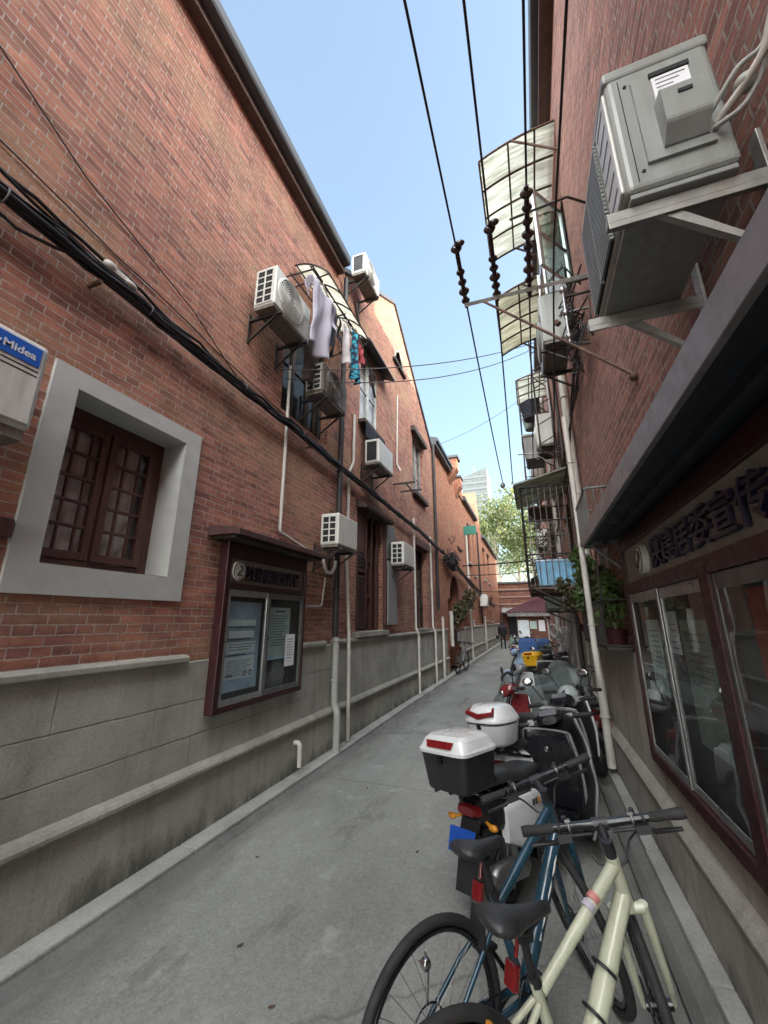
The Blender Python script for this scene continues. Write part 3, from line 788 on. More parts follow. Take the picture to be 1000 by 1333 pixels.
# --- fourth house
H4 = thing('stepped_house', 'red brick house with a stepped parapet and slim windows beside the tall white pipe', 'house', (XL, 20.5, 0))
mb = MB(); holes = [(20.2, 20.75, 1.75, 3.0), (20.6, 21.6, 4.7, 6.6), (22.4, 23.0, 4.2, 6.8)]
wall_face(mb, XL, 18.0, 24.0, 1.40, 7.62, holes, .2); mb.box(-9, XL - .5, 18, 24, 0, 7.55)
mb.box(XL - .6, XL + .06, 18.0, 19.2, 7.6, 8.25)
mb.build('brick_wall', M['brick_far'], H4)
for h in holes: sill(H4, XL - .05, XL + .09, h[0] - .1, h[1] + .1, h[2] - .1, h[2] - .003, 'window_sill', M['ledge']); sill(H4, XL - .05, XL + .07, h[0] - .1, h[1] + .1, h[3] + .003, h[3] + .14, 'window_hood', M['wood_dark']); casement(H4, XL, *h, M['wood_dark'], 1 if h[1] - h[0] < .7 else 2, 3, depth=.12, curtain=False)
mb = MB(); mb.box(XL - .05, XL + .2, 19.2, 24.0, 7.62, 7.8); mb.prism([(XL + .2, 19.2, 7.8), (-7, 19.2, 9.9), (-7, 19.2, 7.8)], (0, 4.8, 0)); mb.build('roof', M['eave'], H4)
mb = MB(); mb.box(XL - .62, XL + .1, 17.98, 19.25, 8.25, 8.36); mb.build('parapet_cap', M['eave'], H4)
plinth_left(H4, 18.0, 24.0)

# --- fifth house
H5 = thing('far_gabled_house', 'farthest red brick house on the left with a sharp gable and blue-green sign', 'house', (XL, 29, 0))
mb = MB(); holes = [(27.2, 28.0, 4.4, 6.4), (30.0, 31.0, 4.4, 6.4), (27.2, 28.0, 1.8, 3.2), (30.4, 31.6, 1.7, 3.3)]
wall_face(mb, XL, 24.0, 38.0, 1.40, 7.2, holes, .2); mb.box(-9, XL - .5, 24, 38, 0, 7.15)
mb.prism([(XL, 24.0, 7.2), (XL, 25.2, 9.9), (XL, 27.0, 7.2)], (-2.5, 0, 0))
mb.build('brick_wall', M['brick_far'], H5)
for h in holes: sill(H5, XL - .05, XL + .09, h[0] - .1, h[1] + .1, h[2] - .1, h[2] - .003, 'window_sill', M['ledge']); sill(H5, XL - .05, XL + .07, h[0] - .1, h[1] + .1, h[3] + .003, h[3] + .14, 'window_hood', M['wood_dark']); casement(H5, XL, *h, M['wood_dark'], 2, 3, depth=.12, curtain=False)
mb = MB(); mb.box(XL - .05, XL + .2, 27, 38.0, 7.2, 7.36); mb.prism([(XL + .2, 27, 7.36), (-7, 27, 9.4), (-7, 27, 7.36)], (0, 11, 0)); mb.build('roof', M['eave'], H5)
plinth_left(H5, 24.0, 38.0)

# --- right-hand houses
def plinth_right(house, y0, y1, top=1.52):
    mb = MB(); mb.box(XR - .035, XR + .1, y0, y1, .55, top); mb.build('plinth', M['plinth_right'], house)
    mb = MB(); mb.box(XR - .075, XR + .1, y0, y1, 0, .46); mb.build('plinth_base', M['plinth_right'], house)
    mb = MB()
    prof = [(XR - .03, .455), (XR - .085, .455), (XR - .10, .47), (XR - .10, .49), (XR - .08, .52), (XR - .05, .55), (XR - .03, .56)]
    mb.prism([(a, y0, z) for a, z in prof], (0, y1 - y0, 0)); mb.build('moulding', M['ledge'], house, bevel=.004)
R1 = thing('dark_brick_house', 'dark purplish brick house on the right behind the showcase and the big outdoor unit', 'house', (XR, 2, 0))
mb = MB(); holes = [(4.45, 5.35, 5.9, 7.2), (5.0, 6.2, 1.9, 3.0)]
wall_face(mb, XR, -12, 7.8, 1.52, 8.7, holes, .25, 1); mb.box(XR + .6, 8, -12, 7.8, 0, 8.65)
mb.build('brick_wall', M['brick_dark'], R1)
plinth_right(R1, -12, 7.8)
for h in holes: casement(R1, XR, *h, M['wood_dark'], 2, 3, sgn=1, depth=.12, curtain=False)
mb = MB(); mb.box(XR - .15, XR + .1, -12, 7.8, 8.56, 8.66); mb.build('soffit', M['soffit'], R1)
mb = MB(); mb.prism([(XR - .12, -12, 8.66), (XR - .235, -12, 8.66), (XR - .25, -12, 8.70), (XR - .25, -12, 8.82), (XR - .12, -12, 8.84)], (0, 19.8, 0)); mb.build('gutter', M['eave'], R1, bevel=.01)
mb = MB(); mb.prism([(XR - .2, -12, 8.8), (5.5, -12, 12.6), (11, -12, 8.8)], (0, 19.8, 0)); mb.build('roof', M['tile'], R1)
R2 = thing('cluttered_house', 'brick house on the right hung with cages, canopies and old outdoor units', 'house', (XR, 12, 0))
mb = MB(); holes = [(8.6, 9.8, 2.7, 4.0), (9.0, 10.2, 5.6, 7.0), (12.4, 13.6, 2.4, 3.9), (12.4, 13.6, 5.4, 6.8), (8.4, 9.2, 0.1, 2.1)]
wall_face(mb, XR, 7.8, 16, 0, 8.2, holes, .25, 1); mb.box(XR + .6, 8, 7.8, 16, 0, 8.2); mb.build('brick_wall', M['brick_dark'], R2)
for h in holes: casement(R2, XR, *h, M['wood_dark'], 2, 3, sgn=1, depth=.12, curtain=False)
mb = MB(); mb.prism([(XR - .25, 7.8, 8.2), (XR - .25, 7.8, 8.34), (5.5, 7.8, 12), (10, 7.8, 8.2)], (0, 8.2, 0)); mb.build('roof', M['eave'], R2)
mb = MB()
for y0, y1 in ((7.85, 8.35), (9.3, 10.4), (10.8, 12), (13, 15.8)): mb.box(XR - .06, XR + .05, y0, y1, 0, 1.6)
mb.build('rendered_pier', M['plinth_right'], R2)
R3 = thing('far_right_house', 'last dim brick house on the right before the maroon-roofed kiosk', 'house', (XR, 20, 0))
mb = MB(); holes = [(17.4, 18.6, 2.4, 3.8), (17.4, 18.6, 5.2, 6.6), (20.6, 21.8, 2.4, 3.8)]
wall_face(mb, XR, 16, 26, 0, 7.4, holes, .25, 1); mb.box(XR + .6, 8, 16, 26, 0, 7.4)
mb.quad((XR, 16, 0), (XR + .7, 16, 0), (XR + .7, 16, 7.4), (XR, 16, 7.4)); mb.quad((XR, 26, 0), (XR + .7, 26, 0), (XR + .7, 26, 7.4), (XR, 26, 7.4)); mb.box(1.5, 8, 26.02, 38.2, 0, 7.4)  # hidden rear block added to shade the alley end
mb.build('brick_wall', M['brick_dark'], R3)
for h in holes: casement(R3, XR, *h, M['wood_dark'], 2, 3, sgn=1, depth=.12, curtain=False)
mb = MB(); mb.prism([(XR - .2, 16, 7.4), (XR - .2, 16, 7.55), (5.5, 16, 11), (10, 16, 7.4)], (0, 22.2, 0)); mb.build('roof', M['eave'], R3)

# --- end of the alley
EW = thing('end_house', 'red brick house closing the far end of the alley, banded with pale courses', 'house', (-1, 38.5, 0))
mb = MB(); mb.box(-6, 6, 38.3, 44, 0, 5.0); mb.build('brick_wall', M['brick_end'], EW)
for z in (3.1, 3.75, 4.4): mb = MB(); mb.box(-6.02, 6.02, 38.24, 38.3, z, z + .12); mb.build('stone_band', M['soffit_band'], EW)
mb = MB(); mb.box(-6.1, 6.1, 38.15, 44.2, 5.0, 5.15); mb.build('wall_cap', M['eave'], EW)
mb = MB(); mb.prism([(-2.7, 37.0, 2.35), (-2.7, 38.2, 2.75), (-2.7, 38.2, 2.85), (-2.7, 36.95, 2.45)], (1.9, 0, 0)); mb.build('porch_roof', M['graywall'], EW)
mb = MB(); mb.box(-2.3, -1.3, 38.2, 38.28, 0, 2.2); mb.build('door', M['dark_hole'], EW)

KX0, KX1, KY = -1.35, 1.25, 30.2
KI = thing('gate_kiosk', 'small brick kiosk with a maroon tiled hip roof and notices at the alley end', 'kiosk', (0, KY + 1.2, 0))
mb = MB(); mb.box(KX0 + .12, KX1 - .1, KY, KY + 2.4, 0, 2.02); mb.build('brick_wall', M['brick_end'], KI)
mb = MB(); mb.box(KX0 - .45, KX1 + .1, KY - .35, KY + 2.6, 2.02, 2.32); mb.build('fascia', M['graywall'], KI, bevel=.02)
mb = MB()
b0, b1, c0, c1, zt = KX0 - .5, KX1 + .14, KY - .4, KY + 2.65, 3.45
rid = ((b0 + b1) / 2 + .35, )
A, B_, C_, D = (b0, c0, 2.32), (b1, c0, 2.32), (b1, c1, 2.32), (b0, c1, 2.32)
P, Q = (.5, c0 + 1.2, zt), (1.3, c0 + 1.2, zt)
mb.quad(A, B_, Q, P); mb.poly([B_, C_, Q]); mb.quad(C_, D, P, Q); mb.poly([D, A, P]); mb.quad(A, B_, C_, D)
for k in range(13):
    t = k / 12; lo = Vector(A).lerp(Vector(B_), t); hi = Vector(P).lerp(Vector(Q), t); mb.tube([lo + Vector((0, -.01, .02)), hi + Vector((0, 0, .02))], .035, 6)
mb.build('roof', M['roof_maroon'], KI)
for (x0, x1, z0, z1, mt) in ((-1.17, -.42, .62, 1.78, 'paper_pale'), (-.36, .08, 1.2, 1.72, 'paper_green'), (.2, .6, 1.05, 1.78, 'paper'), (.95, 1.12, 1.3, 1.75, 'paper')):
    mb = MB(); mb.box(x0, x1, KY - .03, KY - .004, z0, z1); mb.build('notice', M[mt], KI)
mb = MB(); mb.box(KX0 - .1, KX1 - .1, KY - .08, KY, .42, .52); mb.build('ledge', M['ledge'], KI)
mb = MB(); mb.tube([(.62, KY - .28, 2.05), (.66, KY - .1, 1.95), (.78, KY - .06, 1.85), (.80, KY - .06, .5)], .045, 8); mb.build('downpipe', M['white_pipe'], KI)

TW = thing('office_tower', 'pale grey high-rise with a slanted top far behind the rooftops', 'tower', (-12, 95, 0))
mb = MB(); s_ = 95 / 60.
mb.prism([(-8.9 * s_, 95, 0), (-8.9 * s_, 95, 37.5 - 1), (-5.05 * s_, 95, 39.5 - 1), (-5.25 * s_, 95, 0)], (0, 10, 0)); mb.build('facade', M['tower'], TW)
mb = MB()
for k in range(24): mb.box(-8.92 * s_, -5.1 * s_, 94.9, 95.0, 1.5 + k * 1.5, 1.95 + k * 1.5)
mb.build('window_band', M['tower_band'], TW)
for xx, zz in ((-13.2, 37), (-11.1, 38)):
    mb = MB(); mb.tube([(xx, 96, zz - .6), (xx, 96, zz + 1.3)], .18, 6); mb.build('roof_mast', M['wire_grey'], TW)
# ------------------------------------------------------------------ outdoor units
def ac_unit(label, loc, W=.78, Hh=.54, D=.29, mat='ac_white', rotz=0, grille=True, cols=2, rows=5, gap=.12, group='air conditioner outdoor units', fan=True, brk='iron', gm=None, fins=False, endcover=False):
    t = thing('air_conditioner_unit', label, 'air conditioner', loc, (0, 0, rotz), group)
    m = M[mat]
    mb = MB(); mb.box(gap, gap + D, 0, W, .03, Hh); mb.build('cabinet', m, t, bevel=.018, world=False)
    mb = MB(); mb.box(gap + .015, gap + D - .015, .012, W - .012, 0, .03); mb.build('base_tray', M['ac_dirty'], t, world=False)
    f = gap + D
    if fan:
        cy, cz, R = W * .40, Hh * .52, min(Hh * .43, W * .32)
        mb = MB(); mb.cyl((f - .004, cy, cz), (f + .003, cy, cz), R, n=32); mb.build('fan_opening', M['fin'], t, world=False)
        mb = MB()
        for k in range(3):
            a0 = k * 2 * pi / 3 + .3
            mb.quad((f + .005, cy + .05 * cos(a0), cz + .05 * sin(a0)), (f + .007, cy + R * .9 * cos(a0 - .1), cz + R * .9 * sin(a0 - .1)), (f + .012, cy + R * .92 * cos(a0 + .8), cz + R * .92 * sin(a0 + .8)), (f + .007, cy + .05 * cos(a0 + 1.2), cz + .05 * sin(a0 + 1.2)))
        mb.ball((f + .01, cy, cz), (.012, .055, .055)); mb.build('fan', M['ac_grey'], t, world=False)
        mb = MB()
        for q in (1, .9, .8, .7, .6, .5, .4, .3, .2): mb.torus((f + .022, cy, cz), (1, 0, 0), R * q, .0055, 30, 5)
        for k in range(10):
            a = k * pi / 5; mb.tube([(f + .022, cy + R * .15 * cos(a), cz + R * .15 * sin(a)), (f + .012, cy + R * 1.03 * cos(a), cz + R * 1.03 * sin(a))], .0045, 5)
        mb.torus((f + .004, cy, cz), (1, 0, 0), R * 1.03, .012, 32, 6)
        mb.build('fan_guard', m, t, world=False)
        mb = MB(); mb.box(f - .003, f + .004, W * .76, W * .765, .05, Hh - .03); mb.box(f, f + .006, W * .80, W * .96, Hh * .62, Hh * .9); mb.build('service_panel', m, t, world=False)
    if grille:
        # coil seen through the openings of the near end
        mb = MB(); mb.box(gap + .04, f - .045, -.004, .002, .07, Hh - .05); mb.build('coil', M['dark_hole'], t, world=False)
        mb = MB(); x0, x1, z0, z1 = gap + .035, f - .04, .065, Hh - .045
        for i in range(cols + 1):
            xx = x0 + (x1 - x0) * i / cols; mb.box(xx - .009, xx + .009, -.012, -.004, z0, z1)
        for j in range(rows + 1):
            zz = z0 + (z1 - z0) * j / rows; mb.box(x0 - .008, x1 + .008, -.011, -.0045, zz - .008, zz + .008)
        mb.build('side_grille', M[gm] if gm else m, t, world=False)
    for yy in (W * .15, W * .85):
        mb = MB()
        mb.box(-.01, f + .03, yy - .018, yy + .018, -.036, -.002)
        mb.prism([(.0, yy - .012, -.30), (.03, yy - .012, -.30), (f - .02, yy - .012, -.036), (f - .06, yy - .012, -.036)], (0, .024, 0))
        mb.box(-.012, .012, yy - .02, yy + .02, -.34, .08)
        mb.build('bracket', M[brk], t, world=False)
    return t

ac_unit('white outdoor unit with round fan guard, highest-hung beside the drying shirts', (XL, 3.10, 5.34), W=.78, Hh=.58, D=.30, gap=.13)
ac_unit('soot-stained brown outdoor unit under the hanging laundry', (XL, 4.30, 4.90), W=.76, Hh=.50, D=.30, mat='ac_dirty', gap=.13, gm='ac_white')
ac_unit('outdoor unit perched at the gable eave against the sky', (XL, 5.72, 8.42), W=.78, Hh=.5, D=.30, gap=.13, rows=1, cols=1)
ac_unit('white outdoor unit below the tall pale upstairs window', (XL, 6.52, 4.68), W=.82, Hh=.52, D=.30, gap=.13, rows=1, cols=1, fan=False)
ac_unit('clean white outdoor unit just right of the notice board roof', (XL, 4.90, 2.80), W=.66, Hh=.49, D=.29, gap=.15, rows=4, fan=False)
ac_unit('white outdoor unit beside the grey board at the shuttered window', (XL, 8.02, 2.92), W=.80, Hh=.52, D=.30, gap=.13, rows=4, fan=False)
ac_unit('distant greenish-white outdoor unit near the far end of the left wall', (XL, 23.2, 2.52), W=.95, Hh=.66, D=.36, gap=.12, grille=False)
E1 = thing('air_conditioner_unit', 'white outdoor unit with a blue brand plate at the left picture edge', 'air conditioner', (XL, .42, 2.8), (0, 0, 0), 'air conditioner outdoor units')
mb = MB(); mb.box(.08, .34, 0, .80, .03, .58); mb.build('cabinet', M['ac_white'], E1, bevel=.03, world=False, seg=3)
mb = MB(); mb.box(.10, .32, .02, .78, -.03, .03); mb.build('base_tray', M['ac_dirty'], E1, world=False)
mb = MB(); mb.box(.338, .352, .30, .775, .06, .55); mb.build('front_panel', M['ac_white'], E1, bevel=.012, world=False)
mb = MB()
for z in (.355, .385): mb.box(.3515, .3535, .32, .76, z, z + .008)
mb.build('panel_groove', M['dark_hole'], E1, world=False)
mb = MB(); mb.box(.352, .357, .40, .755, .415, .535); mb.build('brand_plate', M['blue_logo'], E1, bevel=.002, world=False)
plate = E1
lettering('brand_lettering', 'Midea', .046, M['white_print'], E1, (XL + .357, .42 + .575, 2.8 + .450), (0, 1, 0), (0, 0, 1), .002, width=.155, bold=.018)
mb = MB(); mb.tube([(.3585, .525 + .036 * cos(a), .478 + .032 * sin(a)) for a in [x * .1 * pi for x in range(3, 21)]], .0045, 6); mb.build('brand_mark', M['white_print'], E1, world=False)
for yy in (.2, .65): mb = MB(); mb.box(-.01, .36, yy - .018, yy + .018, -.065, -.031); mb.box(-.012, .012, yy - .02, yy + .02, -.3, .0); mb.build('bracket', M['bracket'], E1, world=False)

# --- drain hoses of the white unit by the board
def pipe(name, label, cat, pts, r, mat, n=10, clips=(), cm=None, group=None):
    mb = MB(); mb.tube(pts, r, n)
    if not clips: return tag(mb.build(name, M[mat]), label, cat, group)
    t = thing(name, label, cat, pts[0], group=group)
    mb.build('pipe', M[mat], t)
    for (c, ax) in clips: mb = MB(); mb.torus(c, ax, r * 1.05, r * .28, 14, 6); mb.build('collar', M[cm or mat], t)
    return t
def bend(pts, k=4):
    """round the corners of a polyline a little"""
    P = [Vector(p) for p in pts]; out = [P[0]]
    for a, b, c in zip(P, P[1:], P[2:]):
        l = min((b - a).length, (c - b).length) * .35
        l = min(l, .06)
        p, q = b + (a - b).normalized() * l, b + (c - b).normalized() * l
        for i in range(k + 1):
            t = i / k; out.append(p * (1 - t) ** 2 + b * 2 * t * (1 - t) + q * t * t)
    out.append(P[-1]); return out
Z = (0, 0, 1)
pipe('drainpipe', 'black iron downpipe with a grey lower half between the two near houses', 'pipe', [(XL + .10, 5.56, 8.2), (XL + .10, 5.56, 1.55)], .045, 'black_pipe', 12, [((XL + .10, 5.56, z), Z) for z in (7.2, 5.6, 4.2, 2.9, 1.7)])
pipe('drainpipe', 'grey lower length of the downpipe, stained, on the plinth', 'pipe', bend([(XL + .12, 5.56, 1.55), (XL + .12, 5.56, .62), (XL + .17, 5.56, .52), (XL + .17, 5.56, .02)]), .05, 'grey_pipe', 12, [((XL + .12, 5.56, z), Z) for z in (1.5, .95)])
pipe('conduit', 'thin white pipe running down the brick to the notice board roof and sideways along it', 'pipe', bend([(XL + .035, 4.06, 5.25), (XL + .035, 4.08, 2.86), (XL + .035, 5.0, 2.70), (XL + .035, 5.3, 2.70)]), .022, 'white_pipe', 8, [((XL + .035, 4.07, z), Z) for z in (4.6, 3.7)])
pipe('conduit', 'white pipe left of the shutters reaching the gutter', 'pipe', bend([(XL + .04, 6.2, 5.6), (XL + .04, 6.2, 4.6), (XL + .04, 6.04, 4.4), (XL + .04, 6.0, 2.8), (XL + .12, 6.0, 1.6), (XL + .12, 6.05, .04)]), .03, 'white_pipe', 8, [((XL + .12, 6.04, z), Z) for z in (1.3, .7)])
pipe('conduit', 'short white drain spout low on the plinth', 'pipe', bend([(XL + .0, 4.66, .36), (XL + .13, 4.66, .36), (XL + .13, 4.67, .10)]), .028, 'white_pipe', 8)
pipe('conduit', 'white pipe forming a step beside the notice board with an elbow at the ledge', 'pipe', bend([(XL + .05, 4.62, 2.62), (XL + .05, 4.62, 1.62), (XL + .10, 4.64, 1.50), (XL + .03, 4.64, 1.46)]), .02, 'white_pipe', 8)
pipe('conduit', 'thin white branch pipe from the step pipe to the black downpipe', 'pipe', bend([(XL + .05, 4.64, 1.98), (XL + .05, 5.2, 1.99), (XL + .05, 5.28, 2.4)]), .014, 'white_pipe', 8)
pipe('hose', 'pale looped drain hose under the clean white unit', 'hose', [(XL + .18, 5.15 + .19 * cos(a), 2.66 + .20 * sin(a)) for a in [pi + x * pi / 12 for x in range(13)]], .024, 'white_pipe', 8)
pipe('conduit', 'tall white pipe at the dark barred window, nearer of two', 'pipe', [(XL + .05, 10.15, 4.5), (XL + .06, 10.15, 1.6), (XL + .13, 10.15, 1.45), (XL + .13, 10.15, .05)], .032, 'white_pipe', 8)
pipe('conduit', 'tall white pipe right of the dark barred window', 'pipe', [(XL + .05, 12.0, 4.35), (XL + .06, 12.0, 1.6), (XL + .13, 12.0, 1.45), (XL + .13, 12.0, .05)], .032, 'white_pipe', 8)
pipe('drainpipe', 'dark downpipe at the end of the gabled house', 'pipe', [(XL + .07, 12.82, 7.9), (XL + .07, 12.82, 2.1)], .05, 'black_pipe', 10)
pipe('conduit', 'short pale pipe on the plinth near the arched door', 'pipe', [(XL + .13, 13.1, 1.9), (XL + .13, 13.1, .05)], .045, 'white_pipe', 8)
pipe('conduit', 'white post against the arched door jamb', 'pipe', [(XL + .12, 14.6, 2.1), (XL + .12, 14.62, .9)], .07, 'white_pipe', 8)
pipe('conduit', 'very tall white pipe with a blue-green plate on top', 'pipe', [(XL + .10, 19.4, 6.0), (XL + .12, 19.5, .05)], .05, 'white_pipe', 8)
pipe('conduit', 'pale pipe on the far part of the left plinth', 'pipe', [(XL + .12, 25.2, 2.0), (XL + .12, 25.2, .05)], .05, 'white_pipe', 8)
pipe('drainpipe', 'thin dark downpipe on the farthest left house', 'pipe', [(XL + .07, 24.3, 7.0), (XL + .07, 24.3, 1.6)], .05, 'black_pipe', 8)
mb = MB(); mb.box(XL - .02, XL + .62, 19.33, 19.37, 5.85, 6.3); tag(mb.build('plate_sign', M['green_sign'], bevel=.04), 'small blue-green plate high on the tall white pipe', 'sign')

# --- grey board leaning on the shuttered window
gb = thing('grey_panel', 'plain grey board fixed upright over the right half of the shuttered window', 'panel', (XL + .1, 8.2, 1.72))
mb = MB(); mb.box(XL + .10, XL + .125, 7.86, 8.46, 1.70, 3.02); mb.build('lower_sheet', M['sheet_grey'], gb, bevel=.004)
mb = MB(); mb.box(XL + .08, XL + .10, 7.88, 8.44, 3.06, 3.82); mb.build('upper_sheet', M['alu_dark'], gb, bevel=.004)
mb = MB()
for yy in (7.88, 8.42): mb.box(XL + .0, XL + .08, yy - .02, yy + .02, 1.72, 3.85)
mb.build('post', M['wood_red'], gb)

# ------------------------------------------------------------------ notice board on the left
NB = thing('notice_board', 'maroon wall-mounted notice board with two glazed doors and a little pitched roof', 'notice board', (XL, 3.6, 1.0))
Y0, Y1, Z0, Z1 = 3.11, 4.61, .96, 2.57; XF = -2.80
mb = MB()
mb.box(XL + .04, XF, Y0, Y0 + .07, Z0, Z1); mb.box(XL + .04, XF, Y1 - .05, Y1, Z0, Z1)
mb.box(XL + .042, XF - .002, Y0 + .07, Y1 - .05, Z0, Z0 + .05); mb.box(XL + .042, XF - .002, Y0 + .07, Y1 - .05, 2.10, 2.16)
mb.box(XL + .042, XF - .002, Y0 + .07, Y1 - .05, 2.41, Z1)
mb.build('frame', M['maroon'], NB, bevel=.008)
mb = MB(); mb.box(XL + .04, XL + .07, Y0 + .1, Y1 - .05, Z0 + .05, Z1 - .1); mb.build('backboard', M['board_back'], NB)
mb = MB(); mb.box(XL + .08, XF - .03, Y0 + .07, Y1 - .05, 2.16, 2.41); mb.build('title_panel', M['panel_grey'], NB, bevel=.004)
lettering('title_lettering', '陕建居委宣传栏', .165, M['letter'], NB, (XF - .03, Y0 + .32, 2.195), (0, 1, 0), (0, 0, 1), .016, width=1.02, bold=.006)
mb = MB(); mb.cyl((XF - .03, Y0 + .185, 2.285), (XF + .005, Y0 + .185, 2.285), .098, n=32); lg = mb.build('logo_disc', M['logo_white'], NB, bevel=.004)
mb = MB(); S_ = [(XF + .008, Y0 + .185 + .03 * sin(t * 5.4) + .004, 2.285 + .055 - .11 * t) for t in [i / 14 for i in range(15)]]
mb.tube(S_, .009, 6); mb.torus((XF + .006, Y0 + .185, 2.285), (1, 0, 0), .088, .004, 30, 5)
mb.tube([(XF + .008, Y0 + .145, 2.25), (XF + .008, Y0 + .22, 2.24)], .006, 6); mb.build('logo_mark', M['logo_line'], lg)
dy = [(Y0 + .075, 3.835), (3.845, Y1 - .055)]
for k, (p, q) in enumerate(dy):
    mb = MB(); x0, x1 = XF - .035, XF - .008
    mb.box(x0, x1, p, p + .035, Z0 + .055, 2.095); mb.box(x0, x1, q - .035, q, Z0 + .055, 2.095)
    mb.box(x0 + .002, x1 - .002, p + .035, q - .035, Z0 + .055, Z0 + .11); mb.box(x0 + .002, x1 - .002, p + .035, q - .035, 2.03, 2.095)
    d = mb.build('glass_door', M['alu'] if k == 0 else M['alu_dark'], NB, bevel=.004)
    mb = MB(); mb.quad((x0 + .012, p + .03, Z0 + .1), (x0 + .012, q - .03, Z0 + .1), (x0 + .012, q - .03, 2.04), (x0 + .012, p + .03, 2.04)); mb.build('glass_pane', M['caseglass'], d)
    if k: mb = MB(); mb.cyl((x1, p + .017, 1.6), (x1 + .015, p + .017, 1.6), .012); mb.build('lock', M['chrome'], d)
# posters: a blue one full of text bands, a pale green list, a white sheet hung outside on the glass
xp = XF - .060
mb = MB(); mb.box(xp - .004, xp, Y0 + .12, 3.78, 1.12, 1.98)
for (a, b, c, d, mi) in ((.19, .62, 1.74, 1.80, 1), (.22, .60, 1.62, 1.69, 1), (.18, .64, 1.47, 1.58, 1), (.18, .64, 1.23, 1.44, 1), (.2, .55, 1.60, 1.615, 2), (.2, .5, 1.45, 1.462, 2), (.2, .6, 1.72, 1.732, 2), (.22, .32, 1.26, 1.275, 2)):
    mb.box(xp, xp + .002, Y0 + a - .03, Y0 + b - .03, c, d, mi)
for k in range(9): mb.box(xp + .002, xp + .003, Y0 + .2, Y0 + .58 - .04 * (k % 3), 1.40 - k * .018, 1.405 - k * .018, 2)
for k in range(3): mb.box(xp + .002, xp + .003, Y0 + .2, Y0 + .6 - .05 * k, 1.555 - k * .026, 1.562 - k * .026, 2)
for k in range(2): mb.torus((xp + .003, Y0 + .47 + .09 * k, 1.27), (1, 0, 0), .022, .006, 16, 4, 2)
mb.build('poster', [M['paper_blue'], M['paper_pale'], M['ink']], NB)
mb = MB(); mb.box(xp - .004, xp, 3.93, 4.36, 1.36, 1.94); mb.box(xp, xp + .002, 3.93, 4.36, 1.36, 1.40, 1)
for k in range(12): mb.box(xp, xp + .002, 3.97, 4.30 - .03 * (k % 4), 1.84 - k * .03, 1.848 - k * .03, 2)
mb.box(xp, xp + .002, 4.05, 4.25, 1.885, 1.905, 2); mb.build('poster', [M['paper_green'], M['paper_blue'], M['ink']], NB)
mb = MB(); xg = XF - .020
mb.grid(lambda i, j: (xg + .006 + .004 * sin(i * 3) * sin(j * 4), 4.22 + .20 * i, 1.27 + .36 * j), 6, 8)
for k in range(8): mb.box(xg + .0105, xg + .0115, 4.25, 4.38 - .02 * (k % 3), 1.57 - k * .03, 1.576 - k * .03, 1)
mb.build('paper_sheet', [M['paper'], M['ink']], NB)
# roof
mb = MB()
prof = [(XL + .005, 2.60), (XL + .005, 2.70), (-2.60, 2.665), (-2.55, 2.645), (-2.55, 2.585), (-2.62, 2.60)]
mb.prism([(a, 2.95, z) for a, z in prof], (0, 1.80, 0)); mb.build('roof', M['board_roof'], NB, bevel=.006)
mb = MB(); mb.box(XL + .03, -2.63, 3.0, 4.69, 2.57, 2.60); mb.build('roof_board', M['wood_dark'], NB)

# ------------------------------------------------------------------ cables on the left wall
def sagpts(a, b, sag, n=24, wob=0, seed=0):
    A, B = Vector(a), Vector(b); R_ = random.Random(seed)
    ph = [R_.uniform(0, 6) for _ in range(4)]
    out = []
    for i in range(n + 1):
        t = i / n; p = A.lerp(B, t); p.z -= sag * 4 * t * (1 - t)
        if wob: p += Vector((wob * sin(t * 31 + ph[0]), 0, wob * sin(t * 23 + ph[1]) + wob * .6 * sin(t * 57 + ph[2])))
        out.append(p)
    return out
cb = thing('cable_bundle', 'thick bundle of black cables strung along the whole left brick wall', 'cable', (XL + .1, 5, 4.3))
way = [(-2.82, -2, 4.42), (-2.82, 1.2, 4.33), (-2.82, 4.0, 4.30), (-2.82, 7.0, 4.26), (-2.80, 10.5, 4.2), (-2.80, 14.2, 4.05)]
for k in range(9):
    a = k * 2.4; rr = .011 + .0095 * sqrt(k)
    pts = []
    for i, (p, q) in enumerate(zip(way, way[1:])):
        s_ = sagpts(p, q, .02, 14, .012 if k > 4 else .004, k * 10 + i)
        pts += s_ if i == 0 else s_[1:]
    pts = [p + Vector((rr * cos(a + p.y * .35), 0, rr * 1.35 * sin(a + p.y * .35))) for p in pts]
    mb = MB(); mb.tube(pts, .015 if k < 6 else .009, 7); mb.build('cable', M['cable'] if k != 3 else M['wire_grey'], cb)
for y in [.9, 1.9, 3.1, 4.3, 5.4, 6.6, 7.8, 9, 10.2, 11.4, 12.6, 13.6]:
    mb = MB(); mb.torus((-2.82, y, 4.315 - .012 * max(0, y - 3)), (0, 1, .0), .050, .006, 16, 6); mb.build('cable_tie', M['wire_grey'], cb)
for y in (1.5, 4.6, 8.2, 11.2, 14): mb = MB(); mb.box(XL - .02, -2.80, y - .012, y + .012, 4.22, 4.245); mb.build('hook', M['rust'], cb)
def cable(label, pts, r=.008, mat='cable', cat='cable', name='cable', group=None):
    mb = MB(); mb.tube(pts, r, 6); return tag(mb.build(name, M[mat]), label, cat, group)
cable('loose black cable swinging above the left bundle near the picture edge', sagpts((-2.86, -1, 4.75), (-2.84, 3.1, 4.36), .10, 20, .01, 3), .012)
cable('second loose black cable rejoining the bundle past a pale splice', sagpts((-2.86, -.5, 4.50), (-2.83, 2.6, 4.37), -.05, 20, .015, 5), .014)
cable('thin wire climbing diagonally across the upper left brickwork', [(-2.92, .5, 5.5), (-2.92, 1.3, 5.08), (-2.92, 2.4, 4.78), (-2.92, 3.2, 4.40)], .006)
